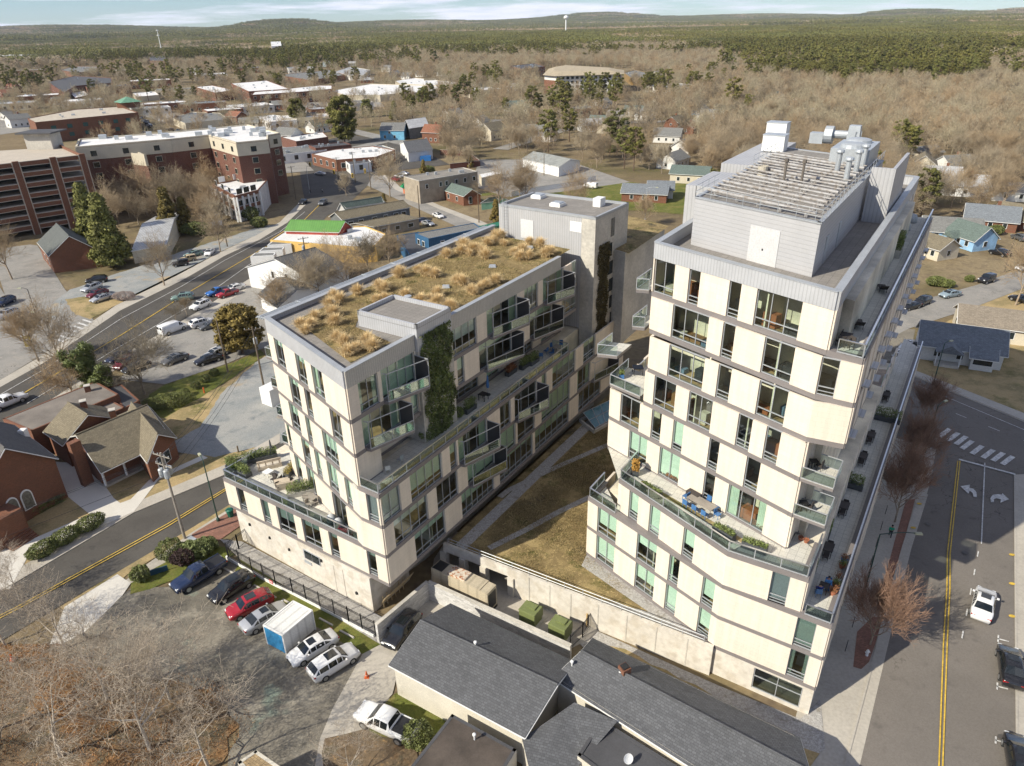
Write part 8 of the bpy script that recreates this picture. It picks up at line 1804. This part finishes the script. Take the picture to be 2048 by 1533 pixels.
for x, y in list(ring_scatter(4300, 13500, 215)):
    pxx, pyy = proj((x, y, 0))
    if -80 < pxx < 2130: far.append((x, y, hills(x, y) - 3, 2.0, 6 + max(0, min(5, int((nz(x, y, 1300) + .5) * 5 + rt.uniform(-1, 1))))))
def scatter_mass(name, label, cat, pts):
    me = bpy.data.meshes.new(name); P = np.array([p[:3] for p in pts], dtype=np.float32); me.vertices.add(len(P)); me.vertices.foreach_set('co', P.ravel())
    a = me.attributes.new('vs', 'FLOAT', 'POINT'); a.data.foreach_set('value', np.array([p[3] for p in pts], dtype=np.float32)); a = me.attributes.new('vi', 'INT', 'POINT'); a.data.foreach_set('value', np.array([p[4] for p in pts], dtype=np.int32))
    a = me.attributes.new('vr', 'FLOAT', 'POINT'); a.data.foreach_set('value', rng.uniform(0, 6.28, len(pts)).astype(np.float32)); me.update()
    o = bpy.data.objects.new(name, me); COL.objects.link(o); tag(o, label, cat, kind='stuff'); ng = bpy.data.node_groups.new(name, 'GeometryNodeTree')
    ng.interface.new_socket('Geometry', in_out='INPUT', socket_type='NodeSocketGeometry'); ng.interface.new_socket('Geometry', in_out='OUTPUT', socket_type='NodeSocketGeometry')
    N_ = ng.nodes.new; gi, go = N_('NodeGroupInput'), N_('NodeGroupOutput'); iop = N_('GeometryNodeInstanceOnPoints'); ci = N_('GeometryNodeCollectionInfo'); ci.inputs[0].default_value = SRC; ci.inputs['Separate Children'].default_value = True; ci.inputs['Reset Children'].default_value = True
    def att(nm, ty): n = N_('GeometryNodeInputNamedAttribute'); n.data_type = ty; n.inputs[0].default_value = nm; return n.outputs[0]
    cx = N_('ShaderNodeCombineXYZ'); lk = ng.links.new; lk(att('vr', 'FLOAT'), cx.inputs[2]); lk(gi.outputs[0], iop.inputs['Points']); lk(ci.outputs[0], iop.inputs['Instance']); iop.inputs['Pick Instance'].default_value = True
    lk(att('vi', 'INT'), iop.inputs['Instance Index']); lk(cx.outputs[0], iop.inputs['Rotation']); lk(att('vs', 'FLOAT'), iop.inputs['Scale']); lk(iop.outputs[0], go.inputs[0]); md = o.modifiers.new('scatter', 'NODES'); md.node_group = ng; return o
remap = list(range(12))
scatter_mass('woodland', 'mass of leafless trees and pines spreading beyond the town', 'woodland', [(a, b, c, d, remap[e]) for a, b, c, d, e in restb])
scatter_mass('far_forest', 'far brown and green forest rolling to the horizon', 'forest', [(a, b, c, d, remap[e]) for a, b, c, d, e in far])
print('TREES', cb, cp, len(restb), len(far))
# ================================================================ TERRACE FURNITURE, PEOPLE, SMALL THINGS
DA = math.atan2(D.y, D.x)
M_TEAK = mat('tan_cushion', (.50, .42, .32), .85); M_WICK = mat('dark_wicker', (.06, .05, .045), .8); M_TABLE = mat('grey_tabletop', (.30, .27, .23), .6); M_BLUEC = mat('blue_chair', (.06, .17, .38), .5); M_PLANTER = mat('dark_planter', (.08, .085, .09), .6); M_TERRA = mat('terracotta', (.40, .15, .08), .8)
M_GREENL = mat('planter_leaves', (.17, .21, .06), .7, var=.6, vs=3, space='obj'); M_RUST = mat('rust_leaves', (.28, .12, .05), .8, var=.5, vs=3, space='obj')
def leg4(mb, w, d, h, t=.03):
    for x in (-w / 2 + .04, w / 2 - .04):
        for y in (-d / 2 + .04, d / 2 - .04): mb.box((x, y, h / 2), (t, t, h))
def chair(p, rz, m, label, group=None, z=0):
    t = thing('terrace_chair', label, 'chair', p, rz, group); mb = MB(); mb.box((0, 0, .44), (.48, .48, .05)); mb.build('seat', m, t); mb = MB(); mb.box((0, -.23, .68), (.48, .05, .46)); mb.build('backrest', m, t)
    for x in (-.2, .2):
        for y in (-.2, .2): mb = MB(); mb.box((x, y, .21), (.035, .035, .42)); mb.build('leg', m, t)
    return t
def table(p, rz, w, d, m, label, h=.74):
    t = thing('terrace_table', label, 'table', p, rz); mb = MB(); mb.box((0, 0, h), (w, d, .05)); mb.build('tabletop', m, t)
    for x in (-w / 2 + .08, w / 2 - .08):
        for y in (-d / 2 + .08, d / 2 - .08): mb = MB(); mb.box((x, y, h / 2 - .02), (.06, .06, h - .04)); mb.build('leg', m, t)
    return t
def planter(p, rz, w, d, h, ph, m, label, pm=None, n=500, group=None, size=.08):
    t = thing('planter', label, 'planter', p, rz, group); mb = MB(); mb.box((0, 0, h / 2), (w, d, h)); mb.build('box', pm or M_PLANTER, t)
    q = rng.uniform(-.5, .5, (n, 3)) * np.array([[w, d, ph]]) + np.array([[0, 0, h + ph / 2]]); q[:, 2] -= (np.abs(q[:, 0] / w) ** 2) * ph * .5; V, F = leafcloud(q, np.full(n, .04), 1, size, rng); big('plants', V, F, m, t); return t
def sofa(p, rz, w, label):
    t = thing('terrace_sofa', label, 'sofa', p, rz); mb = MB(); mb.box((0, 0, .2), (w, .8, .4)); mb.build('base', M_TEAK, t); mb = MB(); mb.box((0, -.34, .58), (w, .16, .45)); mb.build('backrest', M_TEAK, t)
    for x in (-w / 2 + .08, w / 2 - .08): mb = MB(); mb.box((x, 0, .46), (.16, .8, .2)); mb.build('armrest', M_TEAK, t)
    for k in range(int(w / .7)): mb = MB(); mb.box((-w / 2 + .2 + .7 * (k + .5) * (w - .4) / (.7 * int(w / .7)), .04, .45), (.6, .6, .12)); mb.build('cushion', mat('pale_cushion', (.58, .52, .43), .9), t)
    return t
def lounger(p, rz, m, label):
    t = thing('sun_lounger', label, 'sun lounger', p, rz); mb = MB(); mb.box((0, .25, .32), (.62, 1.3, .05)); mb.build('seat', m, t); mb = MB(); mb.add([(-.31, -.4, .3), (.31, -.4, .3), (.31, -.95, .75), (-.31, -.95, .75), (-.31, -.4, .35), (.31, -.4, .35), (.31, -.93, .8), (-.31, -.93, .8)], [(3, 2, 1, 0), (4, 5, 6, 7), (0, 1, 5, 4), (1, 2, 6, 5), (2, 3, 7, 6), (3, 0, 4, 7)]); mb.build('backrest', m, t)
    for x in (-.28, .28):
        for y in (-.4, .85): mb = MB(); mb.box((x, y, .15), (.04, .04, .3)); mb.build('leg', m, t)
    return t
zl = KB(1) + .065; z3 = KB(3) + .065; zt3 = KT(3) + .055; zt2 = KT(2) + .055; zt8 = KT(8) + .055
g = lambda x, y, z: tuple(G(x, y, z))
WA = math.atan2(C0[1] - W0[1], C0[0] - W0[0])
planter(g(505, 925, zl), WA + 1.0, 5.5, .9, .6, .9, M_GREENL, 'long planter hedge along the far edge of the low terrace', n=2500)
planter(g(478, 945, zl), WA, 3.6, .8, .5, .8, M_GREENL, 'planter hedge at the left corner of the low terrace', n=1800)
planter(g(612, 985, zl), WA + .95, 3.8, 1.1, .55, .9, M_GREENL, 'big leafy planter box in the middle of the low terrace', n=2200, pm=M_CONC)
planter(g(583, 945, zl), WA + 1.9, 2.2, .7, .45, .6, mat('yellow_shrub', (.34, .27, .07), .8, var=.5, vs=3, space='obj'), 'yellowish planter against the low block wall', n=900)
sofa(g(540, 935, zl), WA + 1.0 + PI, 2.6, 'long tan sofa on the low terrace beside the hedge planter'); sofa(g(572, 975, zl), WA + .95, 1.8, 'short tan sofa near the middle planter')
table(g(537, 950, zl), WA, .9, .9, M_WHITE, 'small white square table by the long sofa', .45); table(g(566, 973, zl), WA + .95, 1.6, .9, M_TEAK, 'beige dining table on the low terrace left of the big planter'); table(g(622, 1005, zl), WA, 1.5, .9, M_TABLE, 'brown dining table on the low terrace right of the big planter')
for i, (x, y) in enumerate(((552, 958), (560, 965), (548, 965), (558, 980), (583, 965))): chair(g(x, y, zl), i * 1.3, M_WICK, 'dark wicker chair among the sofas on the low terrace', 'wicker chairs on the low terrace')
for i, (x, y) in enumerate(((612, 1002), (632, 1010), (618, 1014))): chair(g(x, y, zl), i * 2.1, M_TABLE, 'brown chair around the brown terrace table', 'brown chairs on the low terrace')
for i, (x, y, lb) in enumerate(((664, 1045, 'grey fabric covered armchair beside the terrace railing, left'), (678, 1053, 'grey fabric covered armchair beside the terrace railing, right'))):
    t = thing('covered_armchair', lb, 'armchair', g(x, y, zl), .4 * i); V, F = leafcloud(np.zeros((1, 3)), [.1], 1, .1, rng); mb = MB(); mb.lathe((0, 0, 0), [(.52, 0), (.5, .35), (.42, .75), (.2, .92), (.05, .95)], 10); mb.build('cover', mat('cover_grey', (.52, .54, .55), .8, var=.15, vs=4), t, smooth=True); mb = MB(); mb.box((0, .1, .2), (.8, .7, .3)); mb.build('seat_bulge', MATS['cover_grey'], t)
# closed umbrella
def umbrella(p, label, m, h=2.5):
    t = thing('umbrella', label, 'umbrella', p); mb = MB(); mb.lathe((0, 0, 0), [(.3, 0), (.3, .08), (.05, .12)], 12); mb.build('base', M_BLACK, t); mb = MB(); mb.tube((0, 0, .1), (0, 0, h), .03); mb.build('pole', M_ALU, t); mb = MB(); mb.lathe((0, 0, .9), [(.14, 0), (.18, .3), (.08, 1.4), (.02, 1.6)], 8); mb.build('folded_canopy', m, t)
umbrella(g(546, 917, zl), 'folded grey umbrella at the rear of the low terrace', M_PLANTER); umbrella(g(976, 790, z3), 'folded blue umbrella on the long upper terrace', M_BLUEC)
# upper terrace of the low block
chair(g(776, 946, z3), .3, M_GALV, 'striped folding chair on the terrace corner, left'); chair(g(801, 926, z3), 1.0, M_GALV, 'striped folding chair on the terrace corner, right')
bush(855, 880, 1.6, 1.5, 1.5, 'dark green bush beside the ivy covered shaft', m=M_GREENL, z=z3, n=1800); bush(915, 835, 1.4, 1.2, 1.2, 'green plant at the foot of the ivy on the long terrace', m=M_GREENL, z=z3, n=1300)
for x, y, lb, m in ((940, 822, 'low planter of green plants right of the ivy shaft', M_GREENL), (1022, 748, 'planter with reddish flowers on the long terrace', M_RUST), (1050, 735, 'planter with a bushy green shrub in the middle of the long terrace', M_GREENL), (1067, 727, 'planter next to the bushy shrub on the long terrace', M_GREENL)): planter(g(x, y, z3), DA, 1.8, .6, .5, .7 if m is not M_GREENL else 1.0, m, lb, n=900)
for i, (x, y) in enumerate(((1082, 718), (1092, 708), (1103, 712), (1122, 695), (1105, 700))): chair(g(x, y, z3), i, M_BLUEC, 'bright blue chair at the far end of the long terrace', 'blue chairs on the long terrace')
table(g(1113, 704, z3), DA, 1.2, .8, M_TABLE, 'small table among the blue chairs on the long terrace')
table(g(967, 800, z3), DA, .9, .9, M_BLACK, 'small black table beside the folded blue umbrella')
# tower terrace level 3
FA = math.atan2(K1[1] - A1[1], K1[0] - A1[0]); RA = math.atan2(R1[1] - K1[1], R1[0] - K1[0])
planter(g(1302, 990, zt3), FA, 2.1, .6, .65, .3, M_GREENL, 'dark planter box at the left part of the big tower terrace', n=700); planter(g(1447, 1073, zt3), FA, 2.0, .6, .65, .3, M_GREENL, 'dark planter box near the bend of the big tower terrace', n=700); planter(g(1508, 1100, zt3), RA, 2.0, .6, .65, .3, M_GREENL, 'dark planter box right of the terrace bend', n=700)
planter(g(1270, 950, zt3), 0, .6, .6, .6, 1.1, mat('orange_grass', (.50, .28, .06), .8, var=.3, space='obj'), 'square pot of orange grass at the left end of the tower terrace', n=900, size=.12)
for x, y, lb in ((1347, 964, 'window box of rusty plants beside the first terrace door'), (1455, 1022, 'window box of rusty plants in front of the middle terrace window'), (1517, 1060, 'window box of rusty plants right of the terrace door')): planter(g(x, y, zt3), FA, 1.7, .3, .35, .35, M_RUST, lb, n=600)
table(g(1402, 1018, zt3), FA, 2.6, 1.0, M_TABLE, 'long grey dining table on the big tower terrace')
for i, (dx, dy, r_2) in enumerate(((-1.0, -.85, PI), (0, -.85, PI), (1.0, -.85, PI), (-1.0, .85, 0), (0, .85, 0), (1.0, .85, 0), (1.7, 0, 1.57), (-1.7, 0, -1.57))):
    p = Vector(g(1402, 1018, zt3)) + Vector((dx * math.cos(FA) - dy * math.sin(FA), dx * math.sin(FA) + dy * math.cos(FA), 0)); chair(p, FA + r_2 + PI, M_BLUEC, 'bright blue chair around the long tower terrace table', 'blue chairs on the tower terrace')
p = Vector(g(1386, 1000, zt3)); mb = MB(); mb.box((0, 0, .4), (1.3, .6, .8)); o = mb.build('storage_chest', M_WICK); o.location = p; o.rotation_euler[2] = FA; tag(o, 'dark storage chest behind the long tower terrace table', 'chest')
mb = MB(); mb.box((0, 0, .02), (13, .45, .03)); o = mb.build('gravel_strip', M_DGR); o.location = Vector(g(1395, 1030, zt3)) + Vector((0, 0, .0)); o.rotation_euler[2] = FA; struct(o)
for x, y, z, lb in ((1612, 1085, zt3, 'larger terracotta pot on the tower terrace corner'), (1601, 1080, zt3, 'shallow terracotta dish on the tower terrace corner')):
    t = thing('plant_pot', lb, 'plant pot', g(x, y, z)); mb = MB(); mb.lathe((0, 0, 0), [(.16, 0), (.24, .3), (.2, .3), (.18, .22)], 12); mb.build('pot', M_TERRA, t); mb = MB(); [mb.tube((0, 0, .2), (math.cos(a) * .15, math.sin(a) * .15, .5), .012, n=3) for a in (0, 1.5, 3, 4.5)]; mb.build('stems', M_RUST, t)
for k, (x, y) in enumerate(((1637, 940), (1617, 1022))): chair(g(x, y, KT(5 - k) + .12), .8, M_WICK, 'dark chair on the %s corner balcony of the tower' % ('upper', 'lower')[k]); table(g(x - 12, y - 2, KT(5 - k) + .12), 0, .6, .6, M_BLACK, 'little black table on the %s corner balcony of the tower' % ('upper', 'lower')[k])
table(g(1275, 748, KT(5) + .27), 0, 1.0, 1.0, M_BLACK, 'round looking black table on the left tower balcony'); planter(g(1243, 757, KT(5) + .27), 0, .45, .45, .45, .4, M_GREENL, 'blue pot with a green plant on the left tower balcony', pm=M_BLUEC, n=300)
# top terrace
for x, y, r_2, lb in ((1716, 655, DA - 1.3, 'dark sun lounger on the upper tower terrace, nearer'), (1764, 583, DA - 1.3, 'dark sun lounger on the upper tower terrace, farther')): lounger(g(x, y, zt8), r_2, M_WICK, lb)
table(g(1735, 573, zt8), DA, .8, .8, M_WICK, 'small dark side table on the upper tower terrace', .45); table(g(1688, 690, zt8), DA, 1.2, .8, M_WICK, 'dark dining table at the near end of the upper tower terrace')
for i, (x, y) in enumerate(((1678, 694), (1698, 698), (1690, 682))): chair(g(x, y, zt8), i * 2, M_WICK, 'dark dining chair at the near end of the upper tower terrace', 'dining chairs on the upper tower terrace')
planter(g(1790, 510, zt8), DA, 2.6, 1.0, .8, 1.6, M_GREENL, 'tall evergreen planter across the upper tower terrace', n=2600, pm=M_CONC)
for i, (x, y, lb) in enumerate(((1800, 475, 'grey covered grill on the upper tower terrace'), (1808, 460, 'grey covered furniture pile farther along the upper terrace'), (1822, 445, 'third grey furniture cover on the upper terrace'))):
    mb = MB(); mb.lathe((0, 0, 0), [(.6, 0), (.6, .5), (.45, .9), (.1, 1.0)], 9); o = mb.build('furniture_cover', MATS['cover_grey'], smooth=True); o.location = g(x, y, zt8); tag(o, lb, 'furniture cover')
# street side terrace of the tower
ET = [U(R1, s, -1.3) for s in (2.5, 6, 9, 12, 16, 21, 26, 31, 36, 42)]
for i, p in enumerate(ET):
    q = (p[0], p[1], zt2)
    if i in (1, 3, 5, 8): planter((p[0] - 1.6 * (i % 2), p[1], zt2), DA + (1.57 if i in (5, 8) else 0), 3.2 if i in (5, 8) else 1.2, .7, .6, 1.1, M_GREENL, ['', 'narrow planter near the seated person', '', 'green planter beyond the black mat', '', 'first tall green divider planter on the street side terrace', '', '', 'second tall green divider planter on the street side terrace'][i], n=1500)
    if i in (2, 4, 6, 7, 9): table((p[0] - .8, p[1], zt2), DA, 1.3, .8, M_WICK, ['', '', 'dark table nearest the planter on the street side terrace', '', 'dark table in the middle of the street side terrace', '', 'dark table past the divider planter', 'second dark table past the divider planter', '', 'farthest dark table on the street side terrace'][i])
    if i in (2, 4, 6, 7, 9):
        for k in (-1, 1): chair((p[0] - .8 + k * D.x * 1.0, p[1] + k * D.y * 1.0, zt2), DA + k * 1.57 + PI, M_WICK, 'dark chair at a table on the street side terrace', 'dark chairs on the street side terrace')
for i, s in enumerate((3.6, 4.6, 5.4, 7.3, 8.1)):
    p = U(R1, s, -.55); t = thing('plant_pot', ['terracotta pot with orange flowers beside the railing', 'terracotta pot second in the railing row', 'pale pot third in the railing row', 'terracotta pot fourth in the railing row', 'blue pot last in the railing row'][i], 'plant pot', (p[0], p[1], zt2)); mb = MB(); mb.lathe((0, 0, 0), [(.2, 0), (.3, .42), (.25, .42), (.2, .3)], 12); mb.build('pot', [M_TERRA, M_TERRA, M_WHITE, M_TERRA, M_BLUEC][i], t)
    q = rng.normal(0, .16, (220, 3)) + np.array([[0, 0, .6]]); V, F = leafcloud(q, np.full(220, .02), 1, .06, rng); big('plants', V, F, [M_RUST, M_GREENL][i % 2], t)
p = U(R1, 5.5, -3.2); mb = MB(); mb.box((0, 0, .015), (2.2, 1.3, .03)); o = mb.build('outdoor_mat', M_BLACK); o.location = (p[0], p[1], zt2); o.rotation_euler[2] = DA; tag(o, 'black rectangular mat on the street side terrace', 'mat')
# ---- people
M_SKIN = mat('skin', (.45, .25, .17), .6, var=.04); M_HAIR = mat('dark_hair', (.03, .02, .015), .7)
def skinmesh(name, pts, edges, rad, m, parent, sub=1):
    me = bpy.data.meshes.new(name); me.from_pydata(pts, edges, []); me.materials.append(m); o = bpy.data.objects.new(name, me); COL.objects.link(o); o.parent = parent
    md = o.modifiers.new('skin', 'SKIN'); sv = me.skin_vertices[0].data if me.skin_vertices else None
    if sv is None:
        bm = __import__('bmesh').new(); bm.from_mesh(me); bm.verts.layers.skin.verify(); bm.to_mesh(me); bm.free(); sv = me.skin_vertices[0].data
    for i, r in enumerate(rad): sv[i].radius = (r, r) if not isinstance(r, tuple) else r
    sv[0].use_root = True; s = o.modifiers.new('sub', 'SUBSURF'); s.levels = s.render_levels = sub; return o
def person(loc, rz, label, top, legs, sit=False, group=None, stride=.28, hair=M_HAIR):
    t = thing('person', label, 'person', loc, rz, group); hz_ = .50 if sit else .93
    P = [(0, 0, hz_), (0, 0, hz_ + .22), (0, 0, hz_ + .42), (0, 0, hz_ + .52), (.02, 0, hz_ + .62), (.02, 0, hz_ + .72)]; Rr = [(.13, .15), (.11, .13), (.12, .17), .055, (.085, .075), .07]; E_ = [(0, 1), (1, 2), (2, 3), (3, 4), (4, 5)]
    for s in (-1, 1):
        if sit: K_, A2, T2 = (.42, .10 * s, hz_ - .02), (.44, .10 * s, .08), (.6, .10 * s, .04)
        else: K_, A2, T2 = (.06 + stride * .35 * s, .09 * s, .5), (stride * .8 * s, .09 * s, .08), (stride * .8 * s + .17, .1 * s, .04)
        n = len(P); P += [(0, .09 * s, hz_ - .04), K_, A2, T2]; Rr += [.10, .06, .04, .035]; E_ += [(0, n), (n, n + 1), (n + 1, n + 2), (n + 2, n + 3)]
        n = len(P); sw = -.16 * s if not sit else .22; P += [(0, .19 * s, hz_ + .40), (sw * .5, .24 * s, hz_ + .15), (sw + .1, .2 * s, hz_ - .02 if not sit else hz_ + .16), (sw + .17, .2 * s, hz_ - .08 if not sit else hz_ + .16)]; Rr += [.055, .042, .032, .03]; E_ += [(2, n), (n, n + 1), (n + 1, n + 2), (n + 2, n + 3)]
        for f_ in range(5):
            n2 = len(P); a0 = P[n + 3]; fy = (f_ - 2) * .018; P += [(a0[0] + .05, a0[1] + fy, a0[2] - .03), (a0[0] + .08, a0[1] + fy * 1.1, a0[2] - .06)]; Rr += [.010, .008]; E_ += [(n + 3, n2), (n2, n2 + 1)]
    skinmesh('body', P, E_, Rr, M_SKIN, t)
    Pt = [P[1], P[2], (0, 0, hz_ + .46)] + [q for s in (0, 1) for q in (P[6 + 4 + 18 * s], P[7 + 4 + 18 * s], P[8 + 4 + 18 * s])]; skinmesh('jacket', [(0, 0, hz_ + .02)] + Pt, [(0, 1), (1, 2), (2, 3), (2, 4), (4, 5), (5, 6), (2, 7), (7, 8), (8, 9)], [(.15, .17), (.135, .155), (.14, .19), .08, .075, .06, .048, .075, .06, .048], top, t)
    i0 = 6; i1 = 6 + 4 + 4 + 10; skinmesh('trousers', [(0, 0, hz_), P[i0], P[i0 + 1], P[i0 + 2], P[i1], P[i1 + 1], P[i1 + 2]], [(0, 1), (1, 2), (2, 3), (0, 4), (4, 5), (5, 6)], [(.145, .165), .115, .08, .062, .115, .08, .062], legs, t)
    mb = MB(); mb.lathe((.0, 0, hz_ + .64), [(.095, 0), (.1, .08), (.08, .14), (.03, .17)], 12); mb.build('hair', hair, t, smooth=True)
    mb = MB(); mb.box((.105, 0, hz_ + .66), (.03, .022, .04)); mb.build('nose', M_SKIN, t, uv=False)
    return t
person(g(1779, 1075, .12), 1.1, 'person in a green jacket and dark trousers walking on the shaded pavement', mat('green_jacket', (.02, .35, .20), .8), M_BLACK)
q = U(R1, 2.9, -1.5); person((q[0], q[1], zt2), DA + .4, 'person in dark blue top seated on the street side terrace', mat('navy_top', (.02, .05, .25), .8), M_BLACK, sit=True); chair((q[0] - .1, q[1] - .05, zt2), DA - 1.2, M_BLUEC, 'blue chair under the seated person on the street side terrace')
q2 = U(R1, 4.1, -1.1); person((q2[0], q2[1], zt2), DA + 3.3, 'person in light blue clothes seated opposite on the street side terrace', mat('lightblue_top', (.10, .30, .62), .8), mat('jeans', (.05, .10, .22), .8), sit=True); chair((q2[0] + .1, q2[1] + .05, zt2), DA + 2, M_BLUEC, 'blue chair under the person in light blue')
table(((q[0] + q2[0]) / 2, (q[1] + q2[1]) / 2, zt2), DA, .7, .7, M_WICK, 'small round dark table between the two seated people')
person(g(621, 388, .2), .5, 'distant person in dark clothes crossing at the intersection', M_BLACK, M_BLACK); person(g(645, 387, .2), .2, 'distant person in grey crossing behind the dark figure', M_GALV, M_BLACK)
# bike racks along the tower pavement
for i in range(9):
    p = U(R1, 9 + i * 3.4, 1.3); mb = MB(); mb.path([(0, -.35, 0), (0, -.35, .75), (0, -.2, .9), (0, .2, .9), (0, .35, .75), (0, .35, 0)], .03, 5); o = mb.build('bike_rack', M_BLACK, uv=False); o.location = (p[0], p[1], .1); o.rotation_euler[2] = DA + 1.57; tag(o, 'black hoop bike rack beside the shaded tower wall', 'bike rack', 'bike racks along the tower')
# roof units and vents on town roofs
ru = random.Random(8)
for o in list(COL.objects):
    n_ = o.name.split('.')[0]
    if n_ in ('town_building', 'restaurant', 'corner_building', 'tan_shop', 'brick_office') and '_q' in o.keys():
        q = [Vector(p) for p in o['_q']]; c = sum(q, Vector()) / len(q); zt_ = max(v.co.z for ch in o.children if ch.name.split('.')[0] == 'roof' for v in ch.data.vertices) + o.location.z
        for k in range(5):
            e = q[ru.randrange(len(q))]; p = c.lerp(e, ru.uniform(.1, .65)); s = ru.uniform(.8, 1.8) if (c - e).length > 14 else .8; mb = MB(); mb.box((p.x, p.y, zt_ + .45), (s, s * .8, .9), rz=.4); mb.build('roof_unit', M_GALV, o)
# ================================================================ AIR
mb = MB(); mb.box((0, 6500, 180), (26000, 17000, 366))
hz_ = bpy.data.materials.new('air'); hz_.use_nodes = True; nt = hz_.node_tree; nt.nodes.clear(); o_ = nt.nodes.new('ShaderNodeOutputMaterial'); v_ = nt.nodes.new('ShaderNodeVolumePrincipled')
v_.inputs['Color'].default_value = (.74, .86, 1, 1); v_.inputs['Density'].default_value = .000032; v_.inputs['Anisotropy'].default_value = 0.0; nt.links.new(v_.outputs[0], o_.inputs['Volume'])
hz = mb.build('haze', hz_, uv=False); hz['kind'] = 'stuff'; hz.location = (0, 0, 0)
